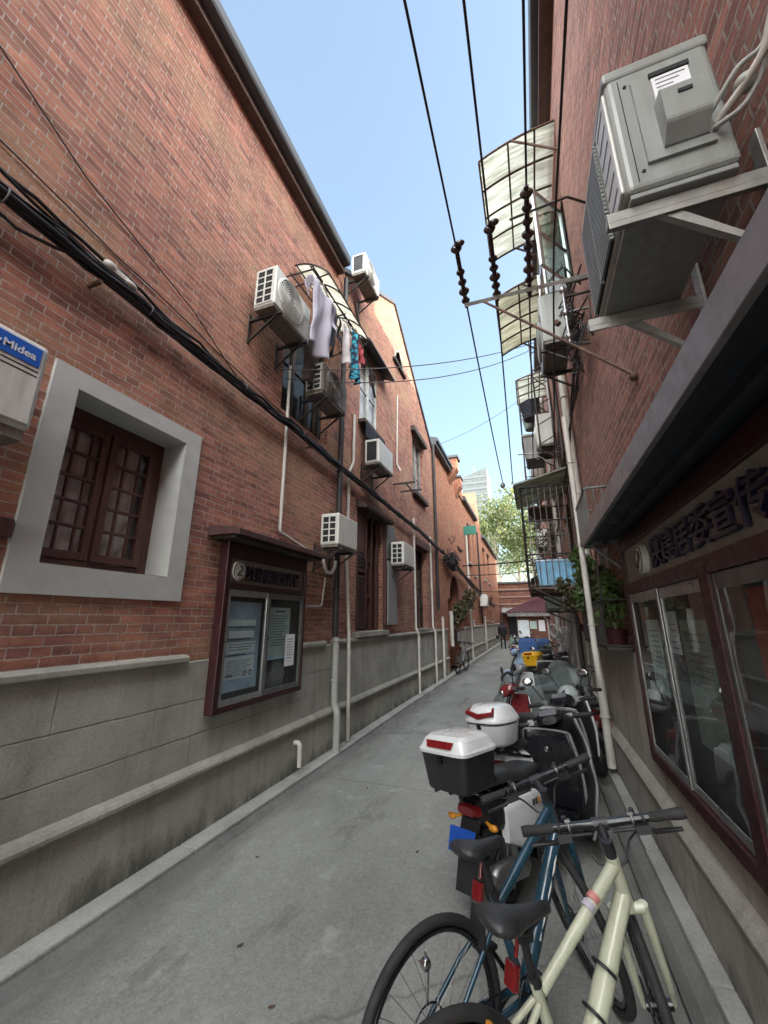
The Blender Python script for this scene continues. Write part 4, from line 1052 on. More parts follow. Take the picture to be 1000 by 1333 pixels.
cable('thin dark wire lying along a brick course above the bundle', sagpts((-2.925, -1, 4.95), (-2.925, 4.2, 4.46), .03, 14, .006, 8), .006)
cable('black cable loop dropping below the bundle at the left edge', [(-2.84, .6, 4.34), (-2.84, .8, 4.22), (-2.84, 1.0, 4.18), (-2.83, 1.2, 4.24), (-2.82, 1.35, 4.31)], .012)
mb = MB(); mb.obox((-2.84, 1.62, 4.43), (.05, .16, .05)); mb.ball((-2.83, 1.55, 4.44), (.03, .05, .035)); mb.ball((-2.83, 1.72, 4.42), (.03, .06, .03)); tag(mb.build('splice_box', M['white_pipe'], bevel=.01), 'small pale cable splice wrapped on the loose cable', 'splice')
mb = MB()
for k in range(40):
    r_ = random.Random(k); c = Vector((-2.72 + r_.uniform(-.12, .12), 14.6 + r_.uniform(-.6, .9), 3.95 + r_.gauss(0, .18)))
    mb.tube([c + Vector((r_.uniform(-.12, .12), r_.uniform(-.3, .3), r_.uniform(-.16, .16))) for _ in range(5)], .016, 5)
mb.obox((-2.75, 14.7, 3.95), (.22, .5, .28)); mb.obox((-2.75, 15.2, 3.78), (.18, .3, .34))
tag(mb.build('cable_tangle', M['cable']), 'black junction box lost in a knot of cable loops above the arch', 'junction box')
for k in range(4):
    cable(['upper', 'second', 'third', 'lowest'][k] + ' black cable carrying on from the tangle to the alley end', sagpts((-2.78, 14.2, 4.08 - .03 * k), (-2.66 - .03 * k, 31, 2.80 - .07 * k), .10 + .02 * k, 20, .012, k), .030)
cable('thick dark cable crossing the alley at the far end', sagpts((-2.75, 17.2, 4.05), (.8, 15.6, 4.0), .05, 14), .03)
cable('thinner cable crossing just below the thick one', sagpts((-2.75, 18.5, 3.78), (.8, 16.2, 3.72), .08, 14), .018)
cable('third cable crossing lower over the far alley', sagpts((-2.75, 22, 3.3), (.8, 20, 3.25), .12, 14), .02)
cable('grey wire strung from the laundry corner across the sky to the right eave', sagpts((-2.85, 3.7, 4.95), (.75, 8.6, 8.1), .25, 24), .008, 'wire_grey')
cable('second grey wire strung across the sky beside the first', sagpts((-2.85, 3.9, 4.93), (.75, 8.9, 8.2), .40, 24), .008, 'wire_grey')
cable('faint far wire crossing the sky above the stepped parapet', sagpts((-2.9, 13.5, 8.15), (.7, 12.0, 8.9), .2, 20), .008, 'wire_grey')

# ------------------------------------------------------------------ laundry and its little awning
AW = thing('awning', 'small aged yellowish awning over the laundry window', 'awning', (XL, 4.7, 6.9))
def awf(i, j):
    x = XL + .02 + .60 * j; return (x, 4.0 + 1.55 * i, 6.98 - .36 * j * j)
mb = MB(); mb.grid(awf, 10, 8); mb.build('cover', M['poly_yellow'], AW)
mb = MB()
for i in (0, .25, .5, .75, 1): mb.tube([Vector(awf(i, j / 8)) + Vector((0, 0, -.015)) for j in range(9)], .013, 6)
for j in (0.05, .5, 1): mb.tube([Vector(awf(0, j)) + Vector((0, 0, -.018)), Vector(awf(1, j)) + Vector((0, 0, -.018))], .013, 6)
for i in (0, 1): mb.tube([Vector(awf(i, 1)) + Vector((0, 0, -.02)), (XL, 4.0 + 1.55 * i, 6.55)], .012, 6)
mb.build('frame', M['iron'], AW)
LX = -2.28
rk = thing('laundry_rack', 'iron laundry rack reaching out over the alley below the awning', 'rack', (XL, 4.3, 6.2))
mb = MB(); mb.tube([(LX, 3.45, 6.16), (LX, 5.25, 6.30)], .012, 6); mb.tube([(LX - .3, 3.45, 6.16), (LX - .3, 5.25, 6.3)], .012, 6); mb.build('rail', M['iron'], rk)
mb = MB()
for y in (3.5, 4.4, 5.2): mb.tube([(XL, y, 6.2), (LX + .04, y, 6.2 + (y - 4.2) * .07)], .012, 6)
mb.build('arm', M['iron'], rk)
def cloth(name, label, cat, x, y0, y1, zt, zb, mat, fold=7, amp=.03, taper=0, seed=1, sleeves=False, legs=False):
    R_ = random.Random(seed); ph = R_.uniform(0, 6)
    mb = MB()
    def fn(i, j):
        t = 1 - j; cy = (y0 + y1) / 2; hw = (y1 - y0) / 2 * (1 - taper * (1 - t) * .5)
        yy = cy + (i * 2 - 1) * hw * (1 - .10 * t * sin(t * 5 + ph)) + .02 * sin(t * 6 + ph)
        return (x + amp * sin(i * fold + ph + t * 1.3) * (.25 + .9 * (t)) + .009 * sin(i * fold * 1.9 + ph * 2 + t * 4) + .007 * sin(t * 13 + i * 9 + ph) + .02 * t * sin(ph), yy, zt + (zb - zt) * t + .02 * sin(i * 11 + ph) * t)
    if legs:
        def half(s):
            def f2(i, j):
                a = fn(s * .5 + i * .47, j); return a
            return f2
        mb.grid(half(0), 10, 14); mb.grid(half(1.02), 10, 14)
        mb.grid(lambda i, j: fn(i, .8 + .2 * j), 20, 4)
    else: mb.grid(fn, 34, 26)
    if sleeves:
        for s in (0, 1):
            p = Vector(fn(s, .98)); d = -1 if s == 0 else 1
            mb.grid(lambda i, j: (p.x + .03 * sin(i * 6 + j * 3), p.y + d * (.11 * j * (1 - .4 * i) + .05 * i), p.z + .03 - .36 * i - .10 * j), 10, 6)
    mb.tube([(x, (y0 + y1) / 2 - .17, zt + .0), (x, (y0 + y1) / 2, zt + .08), (x, (y0 + y1) / 2 + .17, zt)], .008, 5, 1)
    mb.tube([(x, (y0 + y1) / 2, zt + .08), (x, (y0 + y1) / 2, zt + .15)], .005, 5, 1)
    o = mb.build(name, [M[mat], M['white_pipe']], thick=.006)
    return tag(o, label, cat, None)
cloth('hanging_shirt', 'lilac-grey shirt hanging longest from the rack', 'clothing', LX + .02, 3.50, 4.02, 6.06, 5.05, 'cloth_lilac', 9, .05, .1, 2, True)
cloth('hanging_jacket', 'dark navy jacket on the rack beside the lilac shirt', 'clothing', LX - .04, 3.95, 4.32, 6.10, 5.40, 'cloth_navy', 7, .05, 0, 5, True)
cloth('hanging_trousers', 'dark brown trousers hanging behind the jacket', 'clothing', LX - .36, 4.0, 4.42, 5.85, 4.95, 'cloth_brown', 6, .04, 0, 6, False, True)
cloth('hanging_cloth', 'off-white cloth between the jacket and the patterned one', 'clothing', LX, 4.42, 4.66, 6.10, 5.45, 'cloth_white', 6, .04, .3, 9)
cloth('hanging_cloth', 'teal patterned garment at the far end of the rack', 'clothing', LX + .02, 4.68, 4.96, 6.18, 5.35, 'cloth_teal', 9, .05, .1, 11)
cloth('hanging_cloth', 'small red cloth next to the teal garment', 'clothing', LX - .02, 5.0, 5.16, 6.20, 5.85, 'cloth_red', 5, .03, 0, 13)
mb = MB(); mb.tube([(XL + .03, 6.15, 8.2), (XL + .05, 6.3, 7.8), (XL + .03, 6.9, 7.2), (XL + .03, 7.3, 6.6)], .03, 7)
tag(mb.build('hose', M['iron']), 'dark insulated hose looping down from the eave unit', 'hose')
pipe('conduit', 'thin pale pipe crossing the gable front down to the white unit', 'pipe', bend([(XL + .03, 8.9, 7.6), (XL + .03, 8.8, 5.6), (XL + .2, 8.6, 5.3)]), .018, 'white_pipe', 6)
mb = MB()
for y in (8.6, 9.2): mb.box(XL, XL + .55, y - .015, y + .015, 4.96, 5.0)
mb.box(XL + .3, XL + .33, 8.6, 9.2, 4.955, 4.985)
tag(mb.build('bare_bracket', M['iron']), 'empty iron bracket arms sticking out beside the white unit', 'bracket')
# ------------------------------------------------------------------ the big outdoor unit on the right wall
BA = thing('air_conditioner_unit', 'large grey outdoor unit seen from below on steel arms, over the showcase awning', 'air conditioner', (.83, 1.5, 3.2), group='air conditioner outdoor units')
x0, x1, y0, y1, z0, z1 = .43, .755, 1.24, 1.90, 3.19, 3.80
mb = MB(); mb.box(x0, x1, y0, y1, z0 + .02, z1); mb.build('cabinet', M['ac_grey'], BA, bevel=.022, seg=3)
mb = MB(); mb.box(x0 + .012, x1 - .012, y0 + .012, y1 - .012, z0, z0 + .02)
for yy in (1.5, 1.72): mb.cyl((.6, yy, z0 - .003), (.6, yy, z0), .012)
mb.build('base_tray', M['ac_grey'], BA, bevel=.004)
mb = MB(); mb.box(x0 - .006, x1 + .004, y0 - .006, y1 + .006, z1 - .045, z1 + .008); mb.build('top_cover', M['ac_grey'], BA, bevel=.012)
mb = MB(); mb.prism([(.505, y0, 3.30), (.70, y0, 3.30), (.70, y0, 3.70), (.505, y0, 3.70)], (0, -.012, 0)); mb.build('end_panel', M['ac_grey'], BA, bevel=.008)
mb = MB(); mb.prism([(.555, y0 - .012, 3.33), (.555, y0 - .07, 3.38), (.555, y0 - .075, 3.52), (.555, y0 - .012, 3.54)], (.125, 0, 0)); mb.build('valve_cover', M['ac_grey'], BA, bevel=.01)
mb = MB(); mb.box(.565, .675, y0 - .0165, y0 - .013, 3.548, 3.668)
for k in range(5): mb.box(.575, .665 - .02 * (k % 3), y0 - .0172, y0 - .0165, 3.65 - k * .02, 3.655 - k * .02, 1)
mb.build('rating_label', [M['paper'], M['wire_grey']], BA)
mb = MB(); mb.box(.56, .68, y0 - .02, y0 - .0125, 3.672, 3.692); mb.box(.60, .64, y0 - .077, y0 - .073, 3.47, 3.485)
for xx in (.47,): mb.box(xx, xx + .003, y0 - .0015, y0 + .003, 3.24, 3.74)
for zz in (3.28, 3.70): mb.cyl((.49, y0 - .004, zz), (.49, y0, zz), .006)
mb.build('panel_seam', M['dark_hole'], BA)
mb = MB(); mb.box(x0 - .010, x0 + .002, y0 + .02, 1.42, z0 + .05, z1 - .06); lv = mb.build('louvre_panel', M['ac_white'], BA, bevel=.006)
for k in range(6):
    mb = MB(); mb.box(x0 - .0115, x0 - .0095, y0 + .045, 1.40, z0 + .10 + k * .08, z0 + .112 + k * .08); mb.build('louvre_slot', M['wire_grey'], lv)
mb = MB(); mb.box(x0 - .004, x0 + .001, 1.44, y1 - .02, z0 + .05, z1 - .06); mb.build('fan_opening', M['dark_hole'], BA)
mb = MB()
for k in range(22): zz = z0 + .06 + k * .0225; mb.box(x0 - .018, x0 - .008, 1.44, y1 - .02, zz, zz + .010)
for yy in (1.44, 1.66, 1.87): mb.box(x0 - .0175, x0 - .003, yy, yy + .012, z0 + .05, z1 - .06)
mb.build('fan_guard', M['ac_grey'], BA)
for yy in (1.30, 1.84):
    mb = MB()
    mb.box(x0 - .06, XR, yy - .022, yy + .022, z0 - .045, z0 - .004); mb.box(x0 - .06, XR, yy - .0225, yy - .018, z0 - .07, z0 - .045)
    mb.prism([(XR - .02, yy - .012, 2.86), (XR, yy - .012, 2.86), (x0 + .14, yy - .012, z0 - .05), (x0 + .09, yy - .012, z0 - .05)], (0, .024, 0))
    mb.box(XR - .014, XR - .0, yy - .025, yy + .025, 2.8, 3.35)
    mb.build('bracket_arm', M['bracket' if yy < 1.5 else 'bracket_pale'], BA, bevel=.004)
mb = MB()
mb.tube(bend([(.70, 1.22, 3.36), (.745, 1.16, 3.38), (.79, 1.10, 3.42), (.815, .95, 3.62), (.815, .75, 3.9)]), .011, 8)
mb.build('pipe_insulation', M['white_pipe'], BA)
mb = MB(); mb.tube(bend([(.69, 1.22, 3.34), (.75, 1.18, 3.33), (.80, 1.15, 3.40), (.82, 1.0, 3.55)]), .008, 7); mb.tube(bend([(.68, 1.2, 3.38), (.74, 1.13, 3.44), (.80, 1.12, 3.46), (.82, .98, 3.60)]), .008, 7); mb.ball((.76, 1.16, 3.40), (.03, .03, .025)); mb.build('pipe_fitting', M['grey_pipe'], BA)

# --- other units on the right
def ac_right(label, yn, z, W=.8, Hh=.6, D=.30, gap=.13, **k):
    return ac_unit(label, (XR, yn + W, z), W, Hh, D, rotz=pi, gap=gap, grille=False, **k)
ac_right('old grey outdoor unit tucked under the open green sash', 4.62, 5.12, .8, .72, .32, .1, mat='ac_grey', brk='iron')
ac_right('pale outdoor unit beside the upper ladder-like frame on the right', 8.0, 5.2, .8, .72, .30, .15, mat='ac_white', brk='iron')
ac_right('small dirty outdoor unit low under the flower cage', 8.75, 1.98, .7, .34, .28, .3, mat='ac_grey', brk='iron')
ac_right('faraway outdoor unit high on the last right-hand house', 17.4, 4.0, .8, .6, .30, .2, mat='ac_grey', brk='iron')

ac_right('grimy outdoor unit beyond the second cage, at upper window height', 12.3, 5.9, .8, .6, .30, .2, mat='ac_dirty')
ac_right('cream outdoor unit above the lean-to roof far on the right', 13.8, 4.1, .8, .6, .30, .2, mat='ac_white')
for k, (y, z0_, z1_, r_) in enumerate(((7.45, 4.3, 8.1, .03), (8.45, 4.4, 8.1, .04), (10.3, 3.2, 8.0, .05), (12.0, 3.0, 8.0, .04))):
    mb = MB(); mb.tube([(XR - .07 - .03 * k, y, z0_), (XR - .07 - .03 * k, y, z1_)], r_, 8)
    tag(mb.build('drainpipe', M[['iron', 'grey_pipe', 'white_pipe', 'iron'][k]]), ['thin dark riser above the window cage, nearest of the upper risers', 'grey upper riser behind the ladder-like frame', 'pale upper riser next to the rusty second cage', 'dark upper riser farthest along the right wall'][k], 'pipe')
for k, y in enumerate((8.2, 9.7, 11.3)):
    mb = MB(); mb.tube([(XR, y, 5.1 + .9 * k), (-.02 + .1 * k, y + .1, 5.2 + .9 * k)], .014, 6); mb.tube([(XR, y, 4.7 + .9 * k), (.3, y + .06, 5.15 + .9 * k)], .010, 6)
    tag(mb.build('clothes_pole', M['bracket']), ['lowest clothes pole poking out of the right wall', 'middle clothes pole poking out of the right wall', 'topmost clothes pole poking out of the right wall'][k], 'pole', 'clothes poles')
# --- canopies
def canopy(label, y0, y1, xo, z, mat, drop=.22, ribs=5, group=None):
    t = thing('canopy', label, 'canopy', (XR, (y0 + y1) / 2, z))
    def fn(i, j):
        x = XR - .01 + (xo - XR) * j
        return (x, y0 + (y1 - y0) * i, z - drop * j ** 2.2)
    mb = MB(); mb.grid(fn, 12, 12); mb.build('cover', M[mat], t, thick=.006)
    mb = MB()
    for i in range(ribs):
        f_ = i / (ribs - 1); mb.tube([Vector(fn(f_, j / 10)) + Vector((0, 0, -.02)) for j in range(11)], .016, 6)
    for j in (.25, .6, 1): mb.tube([Vector(fn(0, j)) + Vector((0, 0, -.022)), Vector(fn(1, j)) + Vector((0, 0, -.022))], .013, 6)
    for i in (0, 1): mb.tube([Vector(fn(i, .55)) + Vector((0, 0, -.03)), (XR, y0 + (y1 - y0) * i, z - .55)], .016, 6)
    mb.build('frame', M['rust'], t)
    return t
canopy('broad streaky polycarbonate canopy under the right eave, nearest one', 4.12, 5.80, -.14, 8.05, 'poly', .22)
canopy('yellowed polycarbonate canopy just behind the pole insulators', 5.75, 7.3, -.12, 7.25, 'poly_yellow', .25)
canopy('small weathered canopy farther along the right wall over a dark tub', 9.0, 10.2, .10, 7.55, 'poly', .12, 4)
# --- open sash
SA = thing('open_sash', 'green-glazed window sash swung open over the alley beside the near canopy', 'window', (XR, 4.5, 5.9))
A_, B_ = Vector((XR - .01, 4.66, 0)), Vector((.47, 4.22, 0)); U = (B_ - A_)
mb = MB()
for t in (0, 1): 
    p = A_ + U * t; mb.tube([p + Vector((0, 0, 5.92)), p + Vector((0, 0, 7.12))], .028, 4)
for z in (5.92, 6.45, 7.12): mb.tube([A_ + Vector((0, 0, z)), B_ + Vector((0, 0, z))], .024, 4)
mb.build('frame', M['alu'], SA)
mb = MB(); mb.quad(A_ + Vector((0, 0, 5.93)), B_ + Vector((0, 0, 5.93)), B_ + Vector((0, 0, 7.1)), A_ + Vector((0, 0, 7.1)))
mb.build('pane', glassmat('green_glass', (.62, .78, .72), .25), SA)
BY = thing('bay_window', 'aluminium bay window box under the near canopy', 'window', (XR, 5.0, 5.9))
mb = MB()
for y in (4.75, 5.6):
    for z in (5.95, 7.1): mb.tube([(XR, y, z), (.55, y, z)], .022, 4)
    mb.tube([(.55, y, 5.95), (.55, y, 7.1)], .022, 4)
for z in (5.95, 6.6, 7.1): mb.tube([(.55, 4.75, z), (.55, 5.6, z)], .02, 4)
mb.build('frame', M['alu'], BY)
mb = MB(); mb.quad((.55, 4.75, 5.95), (.55, 5.6, 5.95), (.55, 5.6, 7.1), (.55, 4.75, 7.1)); mb.quad((.55, 4.75, 5.95), (XR, 4.75, 5.95), (XR, 4.75, 7.1), (.55, 4.75, 7.1)); mb.build('pane', bpy.data.materials['green_glass'], BY)

# --- power lines, cross-arm, insulators
CA = thing('cross_arm', 'rusty steel cross-arm fixed to the right wall holding the power lines', 'cross-arm', (XR, 3.62, 5.05))
mb = MB(); mb.tube([(XR, 3.66, 5.10), (-.40, 3.58, 5.06)], .026, 4); mb.build('beam', M['bracket_pale'], CA)
mb = MB(); mb.tube([(-.20, 3.58, 5.04), (XR, 2.90, 3.46)], .013, 6); mb.ball((XR - .02, 2.90, 3.46), .03); mb.cyl((.42, 3.16, 4.23), (.40, 3.17, 4.27), .022); mb.build('stay_rod', M['rust'], CA)
for y in (3.56, 3.74): mb = MB(); mb.tube([(XR, y, 4.98), (XR - .25, y, 4.98)], .014, 5); mb.build('support_bar', M['iron'], CA)
mb = MB(); mb.tube([(.12, 3.1, 5.45), (.62, 3.1, 5.5)], .012, 6); mb.tube([(.62, 3.1, 5.5), (XR, 3.25, 5.5)], .012, 6)
mb.build('support_bar', M['iron'], CA)
wx = [(-.39, 5.30), (-.065, 5.30), (.262, 5.30), (.50, 5.30)]
ends = [(-.36, 8.0, 4.47), (-.17, 8.0, 4.47), (.30, 16, 5.2), (.62, 9.0, 4.3)]
wl = ['leftmost power line overhead', 'second power line from the left overhead', 'third power line from the left, passing the insulator stack', 'rightmost power line overhead, close to the right wall']
for k, (x, z) in enumerate(wx):
    ya = 3.05 if k < 3 else 3.3
    za = 5.16 if k != 3 else 5.2
    pts = sagpts((x + .02, -3, z + .12), (x, ya, z), .05, 14) + sagpts((x, ya, z), (x, 3.66, za), 0, 3)[1:] + sagpts((x, 3.66, za), ends[k], .06, 14)[1:]
    cable(wl[k], pts, (.009 if k < 3 else .010), 'cable', 'power line', 'power_line')
nd = {0: (3.05, 3.68), 1: (2.95, 3.70), 2: (2.72, 3.75)}
il = ['string of brown porcelain insulators at the free end of the cross-arm', 'second string of brown insulators on the cross-arm', 'longest stack of brown insulators close to the wall']
for k in range(3):
    x, z = wx[k]; ya, yb = nd[k]
    mb = MB(); n = [5, 6, 9][k]
    mb.tube([(x, ya, z + .01), (x, yb, 5.12)], .022, 8)
    for i in range(n):
        t = (i + .5) / n
        if k < 2: t = .06 if i == 0 else .42 + .56 * (i - 1) / (n - 1.5)
        y = ya + (yb - ya) * t; zz = z + (5.13 - z) * t
        R_ = .045 if (i % 3) else .056
        mb.tube([(x, y - .035, zz), (x, y - .02, zz), (x, y - .005, zz), (x, y + .02, zz), (x, y + .035, zz)], [.025, R_ * .8, R_, R_ * .7, .024], 14)
    if k < 2: mb.ball((x + .04, ya - .02, z - .02), (.05, .03, .03))
    tag(mb.build('insulator_string', M['ceramic']), il[k], 'insulator', 'power line insulators')
mb = MB()
R_ = random.Random(4)
for k in range(16):
    p = Vector((XR - .08, 4.05 + R_.uniform(-.2, .3), 5.05 + R_.uniform(-.5, .3)))
    mb.tube([p + Vector((R_.uniform(-.16, .04), R_.uniform(-.25, .25), R_.uniform(-.22, .22))) for _ in range(5)], .009, 5)
tag(mb.build('wire_tangle', M['cable']), 'tangle of service wires on the right wall below the cross-arm', 'wires')
mb = MB(); mb.tube([(XR - .22, 4.0, 4.6), (XR - .22, 4.0, 5.4), (XR - .02, 4.05, 5.4)], .016, 6); mb.tube([(XR - .22, 4.0, 4.6), (XR - .02, 4.05, 4.6)], .016, 6); mb.tube([(XR - .22, 4.0, 5.0), (XR, 4.0, 5.0)], .013, 6)
for z in (4.7, 5.0, 5.3): mb.ball((XR - .22, 4.0, z), (.035, .035, .045))
tag(mb.build('wire_bracket', M['steel']), 'galvanised service bracket with small spools on the right wall', 'bracket')

# --- pipes on the right
pipe('drainpipe', 'thick grey-white downpipe running up the dark right wall', 'pipe', [(XR - .075, 6.2, 8.5), (XR - .075, 6.2, 1.9), (XR - .10, 6.25, 1.5)], .06, 'white_pipe', 12, [((XR - .075, 6.2, z), Z) for z in (7, 5.2, 3.6, 2.4)])
pipe('drainpipe', 'thinner stained white pipe in front of the flower cage corner', 'pipe', [(.56, 4.86, 4.20), (.56, 4.86, 2.9), (.56, 4.86, 1.5), (.57, 4.88, 1.22)], .031, 'white_pipe', 10, [((.56, 4.86, z), Z) for z in (3.6, 2.6, 1.75)])
pipe('drainpipe', 'thick lower white pipe ending above the right drain', 'pipe', [(.70, 5.95, 1.58), (.70, 5.95, .10)], .05, 'white_pipe', 12, [((.70, 5.95, z), Z) for z in (1.5, .65)])
MT = thing('water_meter', 'cluster of valves and meters at the foot of the white pipe', 'meter', (.72, 6.4, .2))
mb = MB(); mb.tube(bend([(.74, 6.35, .02), (.74, 6.35, .75), (.70, 6.6, .8), (.70, 6.9, .8)]), .022, 8); mb.tube([(.72, 6.5, .02), (.72, 6.5, .6)], .018, 8); mb.build('riser', M['grey_pipe'], MT)
for z in (.45, .7): 
    mb = MB(); mb.ball((.70, 6.36, z), (.05, .05, .04)); mb.cyl((.70, 6.30, z), (.70, 6.24, z), .03); mb.build('meter_dial', M['steel'], MT)
# more risers farther along
for k, (x, y, r, zt, mt) in enumerate(((.70, 8.55, .05, 2.2, 'grey_pipe'), (.68, 9.6, .06, 3.0, 'grey_pipe'), (.74, 10.9, .05, 2.6, 'white_pipe'), (.62, 13.2, .07, 2.7, 'grey_pipe'), (.66, 7.6, .03, 2.2, 'iron'))):
    pipe('drainpipe', ['grey riser pipe just beyond the flower cage', 'thicker grey riser under the cluttered upper floor', 'white riser near the hanging hoses', 'stout grey riser farthest along the right wall', 'thin dark riser under the flower cage'][k], 'pipe', [(x, y, .02), (x, y, zt)], r, mt, 8)
mb = MB()
for k in range(3):
    mb.torus((.45 + .12 * k, 12.0 + .3 * k, 1.5 - .1 * k), (1, .6, .2), .17, .035, 24, 6)
tag(mb.build('hose_coil', M['grey_pipe']), 'coils of pale hose hooked on the right wall', 'hose')

# ------------------------------------------------------------------ awning and showcase on the right
AG = thing('shelter_awning', 'flat dark awning with a pale front edge above the right-hand showcase', 'awning', (.65, 2, 2.5))
mb = MB(); mb.box(.50, XR, -2.5, 4.0, 2.50, 2.545); mb.box(.50, .54, -2.5, 4.0, 2.46, 2.50); mb.box(.64, .665, -2.5, 4.0, 2.455, 2.50); mb.build('canopy_board', M['awning_dark'], AG)
mb = MB(); mb.box(.475, .50, -2.5, 4.02, 2.45, 2.57); mb.box(.50, XR, 4.0, 4.02, 2.47, 2.57); mb.build('fascia', M['awning_edge'], AG, bevel=.003)
mb = MB(); mb.tube([(.54, 3.97, 2.45), (XR, 3.97, 2.16)], .014, 6); mb.box(XR - .03, XR, 3.93, 4.0, 2.0, 2.46); mb.build('strut', M['alu_dark'], AG)
SC = thing('showcase', 'maroon-framed glazed showcase on the right wall with navy title letters', 'showcase', (XR, 2, .8))
XC = .735
Y0, Y1 = -1.0, 3.88
mb = MB()
posts = [(3.80, 3.88), (2.16, 2.27), (.55, .66), (-1.0, -.9)]
for k_, (a, b) in enumerate(posts): mb.box(XC, XR - .005, a, b, .78, 2.46 if k_ in (0, 3) else 2.05)
mb.box(XC + .002, XR - .005, -.9, 3.80, .78, .86); mb.box(XC + .002, XR - .005, -.9, 3.80, 2.0, 2.085); mb.box(XC + .002, XR - .005, -.9, 3.8, 2.35, 2.46)
mb.build('frame', M['maroon'], SC, bevel=.006)
mb = MB(); mb.box(XR - .04, XR - .028, Y0 + .05, Y1 - .05, .82, 2.40); mb.build('backboard', M['board_back'], SC)
mb = MB(); mb.box(XC + .02, XC + .04, -.9, 3.80, 2.085, 2.35); mb.build('title_panel', M['panel_grey'], SC)
mb = MB(); mb.cyl((XC + .02, 3.18, 2.205), (XC - .02, 3.18, 2.205), .10, n=32); lg = mb.build('logo_disc', M['logo_white'], SC, bevel=.004)
mb = MB(); mb.torus((XC - .021, 3.18, 2.205), (1, 0, 0), .088, .004, 30, 5); mb.tube([(XC - .023, 3.18 - .03 * sin(t * 5.4), 2.205 + .055 - .11 * t) for t in [i / 14 for i in range(15)]], .008, 6); mb.build('logo_mark', M['logo_line'], lg)
lettering('title_lettering', '陕建居委宣传栏', .185, M['letter'], SC, (XC + .02, 2.97, 2.12), (0, -1, 0), (0, 0, 1), .02, width=1.66, bold=.006)
for (a, b) in ((2.27, 3.80), (.66, 2.16), (-.9, .55)):
    m_ = (a + b) / 2
    for k, (p, q) in enumerate(((m_ - .01, b), (a, m_ + .01))):
        mb = MB(); xa, xb = XC + .012 + .012 * k, XC + .022 + .012 * k
        mb.box(xa, xb, p, p + .035, .862, 1.998); mb.box(xa, xb, q - .035, q, .862, 1.998); mb.box(xa + .001, xb - .001, p + .035, q - .035, .862, .91); mb.box(xa + .001, xb - .001, p + .035, q - .035, 1.93, 1.998)
        d = mb.build('glass_door', M['alu'] if a > 2 or k else M['alu_dark'], SC, bevel=.003)
        mb = MB(); mb.quad((xa + .005, p + .03, .9), (xa + .005, q - .03, .9), (xa + .005, q - .03, 1.94), (xa + .005, p + .03, 1.94)); mb.build('glass_pane', M['caseglass'], d)
xp = XR - .041
mb = MB(); mb.box(xp - .003, xp, 1.05, 1.98, 1.12, 1.92); mb.box(xp - .005, xp - .003, 1.3, 1.9, 1.18, 1.4, 1); mb.build('poster', [M['red_poster'], M['orange']], SC)
for k, (a, b, c, d, mt) in enumerate(((3.3, 3.62, 1.3, 1.8, 'paper_green'), (2.9, 3.1, 1.6, 1.85, 'paper_pale'), (2.45, 2.85, 1.15, 1.8, 'vest_green'))):
    mb = MB(); mb.box(xp - .003, xp, a, b, c, d)
    for q in range(8): mb.box(xp - .0045, xp - .003, a + .04, b - .04 - .03 * (q % 3), d - .08 - q * .035, d - .073 - q * .035, 1)
    mb.build('poster', [M[mt], M['ink']], SC)

# small balcony rail above the awning end
mb = MB()
RLT = thing('balcony_rail', 'small grey balcony railing above the far end of the dark awning', 'railing', (.7, 4.5, 2.6))
for z in (2.62, 3.02): mb.tube([(.56, 4.05, z), (.56, 5.0, z), (XR, 5.0, z)], .014, 5); mb.tube([(.56, 4.05, z), (XR, 4.05, z)], .014, 5)
mb.build('rail', M['alu_dark'], RLT)
mb = MB()
for k in range(12): mb.tube([(.56, 4.05 + k * .086, 2.62), (.56, 4.05 + k * .086, 3.02)], .007, 5)
for k in range(3): mb.tube([(.63 + .07 * k, 4.05, 2.62), (.63 + .07 * k, 4.05, 3.02)], .007, 5)
mb.box(.55, XR, 4.05, 5.0, 2.585, 2.61); mb.build('baluster', M['alu_dark'], RLT)

# ------------------------------------------------------------------ planter with climbing green
PL = thing('planter_cage', 'dark barred planter shelf on the right wall, full of plants', 'planter', (.7, 5, 1.55))
mb = MB()
for z in (1.57, 1.98): mb.tube([(XR, 4.25, z), (.60, 4.25, z), (.60, 6.05, z), (XR, 6.05, z)], .012, 5)
mb.box(.60, XR, 4.25, 6.05, 1.535, 1.56); mb.build('shelf', M['iron'], PL)
mb = MB(); y = 4.3
while y < 6.05: mb.tube([(.60, y, 1.57), (.60, y, 1.98)], .006, 5); y += .07
mb.build('bar', M['iron'], PL)
for y in (4.32, 5.1, 6.0): mb = MB(); mb.tube([(.60, y, 1.6), (.62, y, 2.5)], .012, 5); mb.build('upright', M['iron'], PL)
def leaves(mb, c, rad, n, size, seed, flat=.35, mi=0):
    R_ = random.Random(seed); c = Vector(c)
    for k in range(n):
        while True:
            d = Vector((R_.uniform(-1, 1), R_.uniform(-1, 1), R_.uniform(-1, 1)))
            if d.length < 1: break
        p = c + Vector((d.x * rad[0], d.y * rad[1], d.z * rad[2]))
        ax = Vector((R_.gauss(0, 1), R_.gauss(0, 1), R_.gauss(0, .6) - .5)).normalized()
        sd = ax.cross(Vector((R_.gauss(0, 1), R_.gauss(0, 1), R_.gauss(0, 1)))).normalized()
        s_ = size * R_.uniform(.6, 1.3)
        nn = ax.cross(sd) * s_ * .12
        mb.add([p, p + ax * s_ * .5 + sd * s_ * flat + nn, p + ax * s_, p + ax * s_ * .5 - sd * s_ * flat + nn], [(0, 1, 2, 3)], mi)
